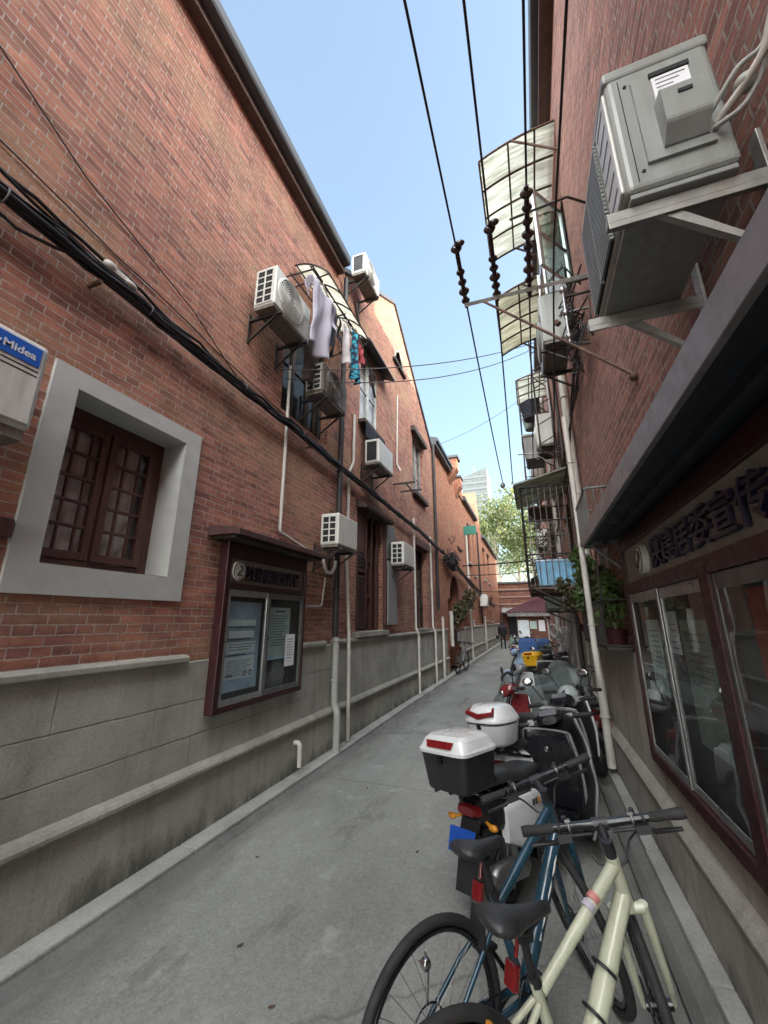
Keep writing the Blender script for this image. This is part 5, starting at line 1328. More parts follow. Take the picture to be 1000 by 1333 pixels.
def potplant(name, label, c, rad, n, size, seed, leaf='leaf_green', pot=None, stems=6, potmat='pot', group=None):
    t = thing(name, label, 'plant', pot or c, group=group)
    mb = MB(); R_ = random.Random(seed + 50)
    blobs = 7
    for b in range(blobs):
        d = Vector((R_.uniform(-1, 1) * rad[0], R_.uniform(-1, 1) * rad[1], R_.uniform(-1, 1) * rad[2])) * .75
        leaves(mb, Vector(c) + d, [r * .55 for r in rad], n // blobs, size, seed * 10 + b)
    mb.build('foliage', M[leaf], t)
    if pot:
        mb = MB(); p = Vector(pot)
        for k in range(stems):
            q = Vector(c) + Vector((R_.uniform(-1, 1) * rad[0] * .6, R_.uniform(-1, 1) * rad[1] * .6, R_.uniform(-.2, .8) * rad[2]))
            mb.tube([p + Vector((0, 0, .12)), p.lerp(q, .5) + Vector((R_.uniform(-.04, .04), R_.uniform(-.04, .04), .05)), q], [.008, .006, .003], 5)
        mb.build('stem', M['bark'], t)
        mb = MB(); mb.tube([p, p + Vector((0, 0, .14)), p + Vector((0, 0, .16))], [.075, .10, .11], 14); mb.build('pot', M[potmat], t)
    return t
potplant('potted_plant', 'bright green bushy plant spilling from the planter shelf beside the white pipe', (.66, 5.55, 2.15), (.13, .42, .42), 900, .085, 3, pot=(.71, 5.5, 1.56))
potplant('potted_plant', 'darker tall plant in the middle of the planter shelf', (.70, 4.95, 2.15), (.10, .30, .34), 420, .08, 4, 'leaf_dark', (.71, 4.95, 1.56))
potplant('potted_plant', 'leafy plant in a red pot at the near end of the planter shelf', (.70, 4.42, 2.02), (.09, .18, .30), 240, .08, 5, 'leaf_green', (.71, 4.42, 1.56), potmat='red_pot')
potplant('potted_plant', 'small grey-green plant reaching out beyond the white pipe', (.55, 6.5, 2.15), (.16, .25, .22), 260, .08, 6, 'leaf_dark', (.68, 6.5, 1.75))

# ------------------------------------------------------------------ flower cage
FC = thing('window_cage', 'tall barred iron window cage with a mossy roof, jutting from the right wall', 'cage', (.4, 7.6, 2.3))
cx0, cx1, cy0, cy1, cz0, cz1 = -.04, XR, 7.0, 8.4, 2.33, 4.02
mb = MB()
for (x, y) in ((cx0, cy0), (cx0, cy1), (cx1 - .02, cy0), (cx1 - .02, cy1)): mb.tube([(x, y, cz0), (x, y, cz1)], .02, 4)
for z in (cz0, 2.85, 3.42, cz1): mb.tube([(cx1, cy0, z), (cx0, cy0, z), (cx0, cy1, z), (cx1, cy1, z)], .015, 4)
mb.tube([(cx0, cy0, cz0), (XR, cy0, 1.85)], .016, 4); mb.tube([(cx0, cy1, cz0), (XR, cy1, 1.85)], .016, 4)
mb.build('frame', M['iron'], FC)
mb = MB()
for k in range(1, 9): x = cx0 + (cx1 - cx0) * k / 9; mb.tube([(x, cy0, cz0), (x, cy0, cz1)], .008, 5)
for k in range(1, 12): y = cy0 + (cy1 - cy0) * k / 12; mb.tube([(cx0, y, cz0), (cx0, y, cz1)], .008, 5)
mb.build('bar', M['alu_dark'], FC)
mb = MB(); mb.box(cx0, cx1, cy0, cy1, cz0 - .05, cz0 - .02)
for k in range(6): y = cy0 + .1 + k * .24; mb.box(cx0, cx1, y, y + .06, cz0 - .10, cz0 - .05)
mb.build('floor', M['rust'], FC)
def rf(i, j): return (cx0 - .10 + (XR - cx0 + .10) * i, cy0 - .12 + (cy1 - cy0 + .24) * j, 4.08 + .24 * i + .012 * sin(j * 60))
mb = MB(); mb.grid(rf, 6, 60); mb.build('roof', M['poly_green'], FC, thick=.008)
mb = MB()
for j in (0, .5, 1): mb.tube([Vector(rf(0, j)) - Vector((0, 0, .02)), Vector(rf(1, j)) - Vector((0, 0, .02))], .014, 5)
mb.tube([Vector(rf(0, 0)) - Vector((0, 0, .02)), Vector(rf(0, 1)) - Vector((0, 0, .02))], .014, 5)
mb.tube([(cx0 - .1, 7.95, 4.10), (cx0 - .36, 8.0, 4.44)], .012, 5); mb.ball((cx0 - .33, 8.0, 4.45), (.05, .05, .06)); mb.build('roof_frame', M['bracket'], FC)
TB = thing('storage_tub', 'pale blue translucent tub standing in the bottom of the window cage', 'tub', (.38, 7.3, cz0 - .02))
mb = MB(); mb.prism([(.13, 7.08, cz0 - .015), (.67, 7.08, cz0 - .015), (.70, 7.06, cz0 + .40), (.10, 7.06, cz0 + .40)], (0, .42, 0)); mb.build('body', M['tub'], TB, bevel=.02)
mb = MB(); mb.box(.09, .71, 7.045, 7.51, cz0 + .40, cz0 + .435); mb.build('lid', M['blue_body'], TB, bevel=.008)
R_ = random.Random(11)
for k, (x, y, z) in enumerate(((.3, 7.5, 2.79), (.55, 7.9, 2.33), (.15, 8.1, 2.33))):
    potplant('potted_plant', ['withered plant standing on the pale blue tub', 'straggly plant at the back of the window cage', 'thin plant in the outer corner of the window cage'][k], (x, y, z + .42), (.16, .16, .26), 130, .06, 20 + k, 'leaf_dark', (x, y, z))
mb = MB()
for k in range(26):
    c = Vector((.2 + R_.uniform(-.1, .45), 7.3 + R_.uniform(-.1, .6), 3.3 + R_.uniform(-.12, .25)))
    mb.tube([c + Vector((R_.uniform(-.1, .1), R_.uniform(-.1, .1), R_.uniform(-.1, .1))) for _ in range(4)], .008, 4)
tag(mb.build('wire_hangers', M['bracket']), 'bunch of wire hangers and odds hanging inside the window cage', 'hangers')
# ladders / frames / bins higher up beyond
UF = thing('drying_frame', 'ladder-like iron drying frame high on the cluttered house', 'frame', (.5, 8.5, 6))
mb = MB()
for x in (.42, .70): mb.tube([(x, 7.9, 5.0), (x, 7.9, 8.0)], .018, 5)
for k in range(7): mb.tube([(.42, 7.9, 5.2 + k * .42), (.72, 7.9, 5.35 + k * .42)], .013, 5)
mb.tube([(.42, 7.9, 7.0), (.42, 10.5, 7.0)], .014, 5); mb.tube([(.12, 9.0, 6.3), (.12, 9.0, 7.4), (XR, 9.0, 7.4)], .016, 5); mb.tube([(.12, 9.0, 6.45), (XR, 9.0, 6.45)], .016, 5); mb.tube([(.12, 10.2, 6.3), (.12, 10.2, 7.4)], .016, 5); mb.tube([(.12, 9, 6.45), (.12, 10.2, 6.45)], .016, 5)
mb.build('frame', M['iron'], UF)
mb = MB(); mb.tube([(.36, 9.3, 6.47), (.34, 9.3, 6.85), (.33, 9.3, 6.9)], [.17, .22, .23], 18); tag(mb.build('plastic_tub', M['cloth_navy']), 'dark navy round tub on the high drying frame', 'tub')
mb = MB(); mb.tube([(.36, 9.85, 6.47), (.35, 9.85, 6.80)], [.15, .2], 18); tag(mb.build('plastic_tub', M['vest_green']), 'green-grey round tub behind the navy one', 'tub')
mb = MB(); mb.prism([(.16, 9.0, 5.35), (.55, 9.0, 5.35), (.58, 9.0, 5.9), (.12, 9.0, 5.9)], (0, .7, 0)); mb.box(.09, .60, 8.97, 9.73, 5.9, 5.96)
tag(mb.build('plant_box', M['graywall'], bevel=.015), 'tapered grey planter box sticking out at the first floor', 'planter')
SB = thing('window_cage', 'second, rusty window cage farther along the right wall', 'cage', (.4, 10.8, 5))
mb = MB()
for (x, y) in ((.12, 10.4), (.12, 11.8)): mb.tube([(x, y, 4.6), (x, y, 6.2)], .018, 4)
for z in (4.6, 5.4, 6.2): mb.tube([(XR, 10.4, z), (.12, 10.4, z), (.12, 11.8, z), (XR, 11.8, z)], .014, 4)
mb.build('frame', M['rust'], SB)
mb = MB()
for k in range(1, 12): mb.tube([(.12, 10.4 + k * .117, 4.6), (.12, 10.4 + k * .117, 6.2)], .008, 4)
for k in range(1, 7): mb.tube([(.12 + k * .1, 10.4, 4.6), (.12 + k * .1, 10.4, 6.2)], .008, 4)
mb.build('bar', M['rust'], SB)
mb = MB(); mb.box(.10, XR, 10.38, 11.82, 4.55, 4.59); mb.build('floor', M['rust'], SB)
mb = MB(); mb.prism([(XR, 12.6, 3.3), (.0, 12.6, 2.95), (-.02, 12.6, 2.98), (XR, 12.6, 3.36)], (0, 2.2, 0)); tag(mb.build('lean_to_roof', M['iron']), 'dark lean-to roof above the far risers on the right', 'roof')
DS = thing('satellite_dish', 'white dish and lamp cluster on the far right wall over the cables', 'dish', (.3, 14.5, 4))
mb = MB(); mb.tube([(XR, 14.5, 3.5), (.3, 14.5, 3.6), (.22, 14.45, 3.75)], .03, 6); mb.build('arm', M['iron'], DS)
mb = MB(); mb.grid(lambda i, j: (.15 - .12 * (1 - i * i), 14.4 + .30 * i * cos(2 * pi * j), 3.8 + .30 * i * sin(2 * pi * j)), 5, 20); mb.build('dish', M['ac_white'], DS, thick=.01)

# small things at street level under the cages
for k, (y, z, w_, h_, mt) in enumerate(((8.9, 1.15, .32, .42, 'alu_dark'), (10.0, 1.25, .26, .34, 'ac_grey'), (12.2, 1.1, .4, .5, 'graywall'))):
    t = thing('meter_box', ['dark metal meter box under the window cage', 'smaller grey meter box beyond the dark one', 'largest pale meter box before the hanging hoses'][k], 'meter box', (XR - .1, y, z), group='meter boxes on the right wall')
    mb = MB(); mb.box(XR - .20, XR - .061, y, y + w_, z, z + h_); mb.build('body', M[mt], t, bevel=.01)
    mb = MB(); mb.box(XR - .212, XR - .201, y + .02, y + w_ - .02, z + .03, z + h_ - .03); mb.build('door', M[mt], t, bevel=.004)
    mb = MB(); mb.tube([(XR - .12, y + w_ / 2, z + h_), (XR - .12, y + w_ / 2, z + h_ + .9)], .015, 6); mb.build('conduit', M['grey_pipe'], t)
mb = MB(); mb.obox((.62, 10.45, .62), (.03, .62, 1.2), Matrix.Rotation(.14, 3, 'Y')); tag(mb.build('plank', M['wood_dark'], bevel=.004), 'dark plank leaning against the right wall behind the scooters', 'plank')
for k in range(5):
    cable(['topmost service cable along the right wall', 'second service cable along the right wall', 'third service cable along the right wall', 'fourth service cable along the right wall', 'lowest service cable along the right wall'][k], sagpts((XR - .05 - .02 * k, 4.3, 5.0 - .12 * k), (XR - .08 - .03 * k, 15.5, 4.4 - .22 * k), .12 + .05 * k, 20, .02, 40 + k), .010)
# ------------------------------------------------------------------ bicycles
SD = None
def lean_rot(heading, lean):
    """Euler for a thing whose local +x points along heading and which leans to its own left by lean (radians)"""
    a = atan2(heading[1], heading[0])
    return (Matrix.Rotation(a, 3, 'Z') @ Matrix.Rotation(-lean, 3, 'X')).to_euler()

def bike_wheel(t, cx, cz, r, ang, name='wheel', steer=None):
    """wheel in the bike's xz-plane, turned by the steering matrix if given"""
    T = steer or Matrix.Identity(4)
    def X(p): return T @ Vector(p)
    mb = MB(); mb.torus((cx, 0, cz), (0, 1, 0), r - .019, .019, 56, 9); mb.v = [tuple(X(p)) for p in mb.v]
    w = mb.build(name, M['rubber'], t, world=False)
    mb = MB(); mb.torus((cx, 0, cz), (0, 1, 0), r - .048, .011, 56, 6, flat=1.1); mb.v = [tuple(X(p)) for p in mb.v]
    mb.build('rim', M['blk_gloss'], w, world=False)
    mb = MB(); n = 28
    for k in range(n):
        a = 2 * pi * k / n + ang; s_ = 1 if k % 2 else -1; b = a + (.55 if (k // 2) % 2 else -.55)
        mb.tube([(cx + .022 * cos(b), s_ * .028, cz + .022 * sin(b)), (cx + (r - .055) * cos(a), s_ * .003, cz + (r - .055) * sin(a))], .0012, 4)
    mb.v = [tuple(X(p)) for p in mb.v]; mb.build('spokes', M['steel'], w, world=False)
    mb = MB(); mb.cyl((cx, -.05, cz), (cx, .05, cz), .018, n=12); mb.cyl((cx, -.03, cz), (cx, -.025, cz), .03); mb.cyl((cx, .025, cz), (cx, .03, cz), .03)
    mb.torus((cx, .036, cz), (0, 1, 0), .075, .004, 28, 4); mb.v = [tuple(X(p)) for p in mb.v]
    mb.build('hub', M['blk_gloss'], w, world=False)
    return w

def bicycle(label, loc, heading, lean, steer, fr, sloping=True, reflector=True, accent=None):
    t = thing('bicycle', label, 'bicycle', (loc[0], loc[1], 0), lean_rot(heading, radians(lean)), 'bicycles parked on the right')
    r = .345; WB = 1.0
    htop, hbot = Vector((.75, 0, .90)), Vector((.80, 0, .745))
    ax = (htop - hbot).normalized()
    S_ = Matrix.Translation(hbot) @ Matrix.Rotation(radians(steer), 4, ax) @ Matrix.Translation(-hbot)
    sc, bb, ra, fa = Vector((.31, 0, .625)), Vector((.43, 0, .285)), Vector((-.06, 0, r)), Vector((WB, 0, r))
    # frame tubes
    mb = MB()
    mb.tube([htop - ax * .02 + ax * .02, hbot], [.024, .026], 12)
    mb.tube([hbot + ax * .13, sc + Vector((.02, 0, -.01))], [.024, .018], 12)
    mb.tube([hbot + ax * .025, (hbot + ax * .02).lerp(bb, .5), bb], [.030, .036, .030], 12)
    mb.tube([bb, sc + (sc - bb).normalized() * .03], [.020, .018], 12)
    for s in (-1, 1):
        mb.tube([sc + Vector((-.005, s * .012, -.03)), sc.lerp(ra, .5) + Vector((0, s * .045, 0)), ra + Vector((0, s * .062, 0))], [.011, .009, .008], 8)
        mb.tube([bb + Vector((-.02, s * .025, 0)), bb.lerp(ra, .5) + Vector((0, s * .045, -.01)), ra + Vector((0, s * .062, 0))], [.013, .011, .009], 8)
    mb.cyl(bb + Vector((0, -.036, 0)), bb + Vector((0, .036, 0)), .024)
    mb.tube([sc.lerp(ra, .33) + Vector((0, -.03, 0)), sc.lerp(ra, .33) + Vector((0, .03, 0))], .008, 6)
    mb.build('frame', M[fr], t, world=False)
    # fork
    mb = MB(); crown = hbot - ax * .03
    mb.tube([hbot, crown], .026, 10)
    mb.tube([crown + Vector((0, -.055, 0)), crown + Vector((0, .055, 0))], .019, 8)
    for s in (-1, 1):
        mb.tube([crown + Vector((0, s * .055, .01)), crown.lerp(fa, .6) + Vector((-.02, s * .058, 0)), fa + Vector((0, s * .056, 0))], [.019, .015, .010], 9)
    mb.v = [tuple(S_ @ Vector(p)) for p in mb.v]; mb.build('fork', M[fr], t, world=False)
    bike_wheel(t, -.06, r, r, .1, 'wheel'); bike_wheel(t, WB, r, r, .3, 'wheel', S_)
    # stem and bar
    bc = htop + ax * .055 + Vector((.075, 0, .035))
    mb = MB(); mb.tube([htop - ax * .005, htop + ax * .06], .022, 10); mb.tube([htop + ax * .045, bc], [.018, .019], 10); mb.cyl(bc + Vector((0, -.03, 0)), bc + Vector((0, .03, 0)), .024)
    mb.v = [tuple(S_ @ Vector(p)) for p in mb.v]; mb.build('stem', M['blk'], t, world=False)
    mb = MB(); L_ = .295
    bar = [bc + Vector((-.04, s * L_, .015)) for s in (1,)] + [bc + Vector((-.005, .10, .003)), bc, bc + Vector((-.005, -.10, .003))] + [bc + Vector((-.04, -L_, .015))]
    mb.tube(bar, [.0135, .0165, .0185, .0165, .0135], 10)
    mb.v = [tuple(S_ @ Vector(p)) for p in mb.v]; hb = mb.build('handlebar', M['blk_gloss'], t, world=False)
    for s in (1, -1):
        mb = MB(); a = bc + Vector((-.022, s * .19, .009)); b = bc + Vector((-.043, s * .31, .016))
        mb.tube([a, a.lerp(b, .1), a.lerp(b, .5), a.lerp(b, .9), b + Vector((0, s * .008, 0))], [.019, .0215, .0205, .025, .021], 12, flat=.85)
        mb.v = [tuple(S_ @ Vector(p)) for p in mb.v]; mb.build('grip', M['rubber'], hb, world=False)
        mb = MB(); c = bc + Vector((-.015, s * .165, .004))
        mb.torus(c, (0, 1, 0), .016, .006, 16, 6)
        mb.tube([c + Vector((.0, 0, -.03)), c + Vector((.015, s * .03, -.05)), c + Vector((.012, s * .13, -.050))], [.011, .010, .008], 7)
        mb.obox(c + Vector((.0, s * -.012, -.032)), (.035, .055, .03)); mb.tube([c + Vector((0, s * -.04, -.03)), bc + Vector((.0, s * .04, -.03))], .006, 6); mb.cyl(c + Vector((0.02, s * -.03, .0)), c + Vector((.01, s * -.03, .035)), .010)
        mb.tube([c + Vector((0.0, s * -.03, -.03)), bc + Vector((.02, s * .09, -.07)), bc + Vector((.0, s * .05, -.13)), htop + Vector((.03, s * .015, -.05)), hbot + Vector((.02, s * .03, -.05))], .0048, 6)
        mb.v = [tuple(S_ @ Vector(p)) for p in mb.v]; mb.build('brake_lever', M['blk'], hb, world=False)
        mb = MB(); mb.torus(bc + Vector((-.012, s * .125, .004)), (0, 1, .02), .0165, .006, 14, 6); mb.obox(bc + Vector((-.012, s * .125, .026)), (.016, .022, .010)); mb.v = [tuple(S_ @ Vector(p)) for p in mb.v]; mb.build('clamp_ring', M['steel'], hb, world=False)
    # saddle post and saddle
    sp = Vector((.265, 0, .812)); 
    mb = MB(); mb.tube([sc + Vector((-.008, 0, .02)), sp + Vector((0, 0, -.03))], .0145, 10); mb.cyl(sc + Vector((-.002, 0, .015)), sc + Vector((-.012, 0, .045)), .021); mb.obox(sp + Vector((0, 0, -.03)), (.05, .05, .025)); mb.build('seat_post', M['blk'], t, world=False)
    mb = MB(); secs = []
    for q, (w, h, dz) in ((-.155, (.030, .010, .028)), (-.145, (.062, .022, .024)), (-.11, (.078, .028, .018)), (-.06, (.066, .028, .008)), (-.01, (.040, .026, .0)), (.05, (.026, .024, -.002)), (.10, (.022, .021, -.002)), (.125, (.016, .016, -.006)), (.133, (.005, .006, -.008))):
        secs.append((sp.x + q, 0, sp.z + .02 + dz, w, h))
    mb.loft(secs, 18, ex=2.3)
    for s in (-1, 1): mb.tube([(sp.x - .10, s * .022, sp.z + .01), (sp.x, s * .022, sp.z - .02), (sp.x + .09, s * .012, sp.z + .005)], .0045, 5)
    mb.build('saddle', M['seat'], t, world=False)
    if reflector:
        mb = MB(); c = sp + Vector((-.055, 0, -.12)); mb.obox(c, (.024, .048, .066), Matrix.Rotation(.25, 3, 'Y')); mb.tube([c + Vector((.02, 0, .04)), sp + Vector((-.02, 0, -.03))], .008, 6); mb.build('rear_reflector', M['red_lens'], t, bevel=.008, world=False)
        if reflector == 2:
            mb = MB(); mb.prism([(c.x - .01, -.035, c.z - .05), (c.x - .01, .035, c.z - .05), (c.x - .035, .045, c.z - .17), (c.x - .035, -.045, c.z - .17)], (.008, 0, 0)); mb.build('mud_flap', M['blk'], t, world=False)
    # crank, ring, pedals, chain
    mb = MB(); mb.torus(bb + Vector((0, -.045, 0)), (0, 1, 0), .085, .006, 32, 5)
    for k in range(5): a = k * 2 * pi / 5; mb.tube([bb + Vector((0, -.045, 0)), bb + Vector((.08 * cos(a), -.045, .08 * sin(a)))], .007, 5)
    mb.tube([bb + Vector((0, -.06, 0)), bb + Vector((.10, -.07, -.135))], .010, 7); mb.tube([bb + Vector((0, .05, 0)), bb + Vector((-.10, .06, .135))], .010, 7)
    mb.tube([bb + Vector((0, -.045, .085)), ra + Vector((0, -.04, .035))], .004, 5); mb.tube([bb + Vector((0, -.045, -.085)), ra + Vector((0, -.04, -.035))], .004, 5)
    mb.torus(ra + Vector((0, -.04, 0)), (0, 1, 0), .04, .008, 20, 5)
    ck = mb.build('crankset', M['blk_gloss'], t, world=False)
    for (o, s) in (((.10, -.12, -.135), -1), ((-.10, .11, .135), 1)):
        mb = MB(); mb.obox(bb + Vector(o), (.085, .08, .018)); mb.build('pedal', M['blk'], ck, bevel=.005, world=False)
    mb = MB(); mb.tube([bb + Vector((-.04, .04, -.01)), Vector((.27, .20, .035))], .008, 6); mb.build('kickstand', M['blk'], t, world=False)
    if accent == 'cream':
        p = (hbot + ax * .13).lerp(sc, .30); d = (sc - hbot - ax * .13).normalized(); n_ = Vector((0, 1, 0)).cross(d)
        for k, mt in enumerate(('red_lens', 'blue_body')):
            mb = MB(); q = p + d * .035 * (k - .2)
            mb.tube([q, q + d * .024], [.0232, .0228], 12); mb.build('decal_band', M['cloth_lilac' if k else 'pink_decal'], t, world=False)
        mb = MB(); mb.tube([bb.lerp(hbot, .30) + Vector((.02, 0, .035)), bb.lerp(hbot, .55) + Vector((.02, 0, .035))], .012, 8)
        mb.torus(bb.lerp(hbot, .30) + Vector((.02, 0, .06)), (1, 0, 1), .035, .006, 20, 5); mb.torus(bb.lerp(hbot, .5) + Vector((.02, 0, .07)), (1, 0, 1), .038, .006, 20, 5)
        mb.build('bottle_cage', M['blk'], t, world=False)
        mb = MB(); mb.tube([(-.06, -.07, r + .0), (.0, -.078, r + .20), (.05, -.078, r + .335)], [.010, .012, .011], 8); mb.build('orange_stay', M['orange'], t, world=False)
    if accent == 'blue':
        for s in (-1, 1):
            mb = MB(); a, b = (hbot + ax * .02).lerp(bb, .18), (hbot + ax * .02).lerp(bb, .72)
            pts = [a.lerp(b, i / 10) + Vector((0, s * .0285, .012 + .004 * (i % 2))) for i in range(11)]
            mb.tube(pts, [.009 if i % 3 else .003 for i in range(11)], 6, flat=.4); mb.build('frame_decal', M['logo_white'], t, world=False)
        mb = MB(); mb.tube([(-.05, .05, r + .06), (-.02, .07, r + .16), (-.05, .05, r + .22)], .004, 5); mb.ball((-.03, .075, r + .16), .022); mb.build('valve_light', M['chrome'], t, world=False)
    return t
bicycle('pale green-cream city bicycle in the foreground, handlebar turned toward the alley', (-.32, 1.515), (.69, .724), 0, 48, 'cream_paint', accent='cream')
bicycle('dark blue bicycle with white frame lettering standing behind the cream one', (-.425, 1.855), (.58, .815), 3, 62, 'navy_paint', reflector=2, accent='blue')
ob = bicycle('old grey bicycle parked against the left wall near the arched door', (XL + .28, 14.6), (.12, 1), -4, 0, 'grey_body', reflector=False)
ob['group'] = 'bicycles far down the alley'
bb_ = MB(); 

# ------------------------------------------------------------------ scooters
def scooter(label, loc, heading, lean=5, steer=20, body='white_paint', inner='blk', shield='grey_body', seatm='seat', box=None, mirror=True, screen=False, panel=None, plate='blue_plate', apron=None, cat='scooter', group='scooters parked along the right wall', headl=True, tail='red_lens'):
    t = thing('motor_scooter', label, cat, (loc[0], loc[1], 0), lean_rot(heading, radians(lean)), group)
    W = .218; WB = 1.24
    piv = Vector((1.02, 0, .80)); ax = Vector((-.42, 0, 1)).normalized()
    S_ = Matrix.Translation(piv) @ Matrix.Rotation(radians(steer), 4, ax) @ Matrix.Translation(-piv)
    def B(mb, name, mat, par=None, st=False, bevel=0):
        if st: mb.v = [tuple(S_ @ Vector(p)) for p in mb.v]
        return mb.build(name, M[mat], par or t, world=False, bevel=bevel)
    for (cx, st) in ((0, False), (WB, True)):
        mb = MB(); mb.torus((cx, 0, W), (0, 1, 0), W - .05, .05, 36, 10, flat=.95); w = B(mb, 'wheel', 'rubber', None, st)
        mb = MB(); mb.cyl((cx, -.045, W), (cx, .045, W), .125, n=24); mb.cyl((cx, -.06, W), (cx, .06, W), .05, n=16)
        for k in range(5): a = k * 2 * pi / 5; mb.obox((cx + .07 * cos(a), 0, W + .07 * sin(a)), (.12, .10, .028), Matrix.Rotation(-a, 3, 'Y'))
        B(mb, 'rim', 'steel', w, st)
    # rear body
    mb = MB(); mb.loft([(-.30, 0, .60, .05, .03), (-.26, 0, .60, .10, .07), (-.12, 0, .57, .145, .13), (.10, 0, .53, .165, .17), (.30, 0, .50, .16, .19), (.42, 0, .46, .135, .18), (.47, 0, .43, .11, .14)], 20, ex=2.8); B(mb, 'rear_body', body)
    mb = MB(); mb.prism([(-.36, -.06, .42), (-.36, .06, .42), (-.27, .07, .56), (-.27, -.07, .56)], (.03, 0, 0)); mb.prism([(-.40, -.075, .20), (-.40, .075, .20), (-.30, .075, .48), (-.30, -.075, .48)], (.012, 0, 0)); mb.loft([(-.30, 0, .38, .06, .02), (-.15, 0, .46, .07, .03), (.05, 0, .47, .07, .02)], 12); B(mb, 'rear_fender', 'blk')
    mb = MB(); mb.loft([(-.315, 0, .60, .07, .025), (-.29, 0, .60, .09, .04), (-.26, 0, .60, .095, .045)], 14); B(mb, 'tail_light', tail)
    if plate: mb = MB(); mb.obox((-.385, 0, .46), (.008, .20, .13), Matrix.Rotation(.35, 3, 'Y')); B(mb, 'number_plate', plate, None, False, .004)
    for s in (-1, 1):
        mb = MB(); mb.tube([(-.24, s * .10, .54), (-.26, s * .15, .53)], .010, 6); mb.ball((-.265, s * .165, .53), (.02, .035, .02)); B(mb, 'indicator', 'orange')
    mb = MB(); mb.loft([(-.22, 0, .735, .06, .02), (-.18, 0, .74, .12, .035), (.0, 0, .745, .145, .045), (.16, 0, .715, .145, .045), (.22, 0, .70, .14, .045), (.42, 0, .70, .12, .042), (.50, 0, .695, .08, .03)], 18, ex=3); B(mb, 'seat', seatm)
    mb = MB(); mb.tube([(-.05, -.14, .64), (-.24, -.12, .69), (-.30, 0, .70), (-.24, .12, .69), (-.05, .14, .64)], .012, 8); B(mb, 'grab_rail', 'blk_gloss')
    # floor, engine, stand, exhaust
    mb = MB(); mb.box(.36, .90, -.17, .17, .255, .31); mb.box(.30, .80, -.12, .12, .17, .255); B(mb, 'floorboard', inner, None, False, .02)
    mb = MB(); mb.loft([(-.08, .11, .24, .05, .07), (.12, .12, .27, .06, .09), (.34, .10, .27, .06, .08)], 14); mb.tube([(-.02, .12, .3), (-.08, .13, .56)], .028, 10); mb.tube([(-.02, -.13, .3), (-.08, -.13, .56)], .028, 10); B(mb, 'engine_cover', 'alu_dark')
    mb = MB(); mb.loft([(-.30, -.14, .28, .03, .03), (-.27, -.14, .28, .055, .06), (.02, -.14, .25, .06, .065), (.10, -.13, .23, .03, .03)], 14, ex=2); B(mb, 'exhaust', 'steel')
    mb = MB(); mb.tube([(.34, .12, .2), (.36, .28, .02)], .011, 7); mb.tube([(.30, .1, .2), (.26, .17, .06)], .011, 7); mb.tube([(.30, -.1, .2), (.26, -.17, .10)], .011, 7); mb.tube([(.34, .12, .2), (.30, .1, .2), (.30, -.1, .2)], .011, 7); B(mb, 'stand', 'blk')
    # leg shield and nose
    mb = MB()
    def ls(i, j):
        y = (i * 2 - 1); z = .28 + .60 * j; w = .20 + .045 * sin(pi * j)
        return (.885 - .10 * j + .05 * j * j + .09 * (1 - y * y) * .6, y * w, z)
    mb.grid(ls, 14, 10); o = B(mb, 'leg_shield', inner); md = o.modifiers.new('t', 'SOLIDIFY'); md.thickness = .022
    mb = MB()
    for s in (0, 1): mb.tube([Vector(ls(s, j / 10)) + Vector((.004, (.004 if s else -.004), 0)) for j in range(11)], .013, 7)
    mb.tube([Vector(ls(i / 10, 1)) + Vector((.002, 0, .002)) for i in range(11)], .012, 7); B(mb, 'shield_trim', shield)
    mb = MB()
    def nose(i, j):
        y = (i * 2 - 1); z = .30 + .60 * j; w = .195 + .04 * sin(pi * j)
        return (.905 - .10 * j + .05 * j * j + .17 * (1 - abs(y) ** 1.7) * (.5 + .5 * sin(pi * min(1, j * 1.1))), y * w, z)
    mb.grid(nose, 16, 12); B(mb, 'front_panel', body)
    mb = MB(); mb.loft([(WB - .20, 0, W + .10, .03, .02), (WB - .16, 0, W + .17, .055, .05), (WB, 0, W + .235, .06, .03), (WB + .15, 0, W + .17, .055, .03), (WB + .20, 0, W + .12, .03, .02)], 14); B(mb, 'front_fender', body, None, True)
    mb = MB()
    for s in (-1, 1): mb.tube([(WB, s * .075, W), (1.10, s * .075, .62)], .020, 9)
    mb.tube([(1.10, -.08, .62), (1.10, .08, .62)], .025, 8); mb.tube([(1.10, 0, .62), tuple(piv + ax * .1)], .024, 10); B(mb, 'fork', 'blk_gloss', None, True)
    # handlebar with cowl
    h = piv + ax * .13
    mb = MB(); mb.loft([(h.x - .11, 0, h.z + .035, .06, .03), (h.x - .07, 0, h.z + .045, .11, .05), (h.x + .02, 0, h.z + .03, .13, .07), (h.x + .09, 0, h.z + .0, .09, .075), (h.x + .13, 0, h.z - .01, .05, .05)], 18); cw = B(mb, 'handlebar_cowl', inner if inner != 'blk' else 'blk_gloss', None, True)
    mb = MB(); mb.obox(h + Vector((-.06, 0, .092)), (.09, .15, .012), Matrix.Rotation(-.35, 3, 'Y')); B(mb, 'instrument_panel', 'glass' if False else 'alu_dark', cw, True, .004)
    mb = MB(); mb.tube([h + Vector((-.07, .33, .03)), h + Vector((-.02, .15, .03)), h + Vector((0, 0, .02)), h + Vector((-.02, -.15, .03)), h + Vector((-.07, -.33, .03))], .013, 8); hb = B(mb, 'handlebar', 'blk', None, True)
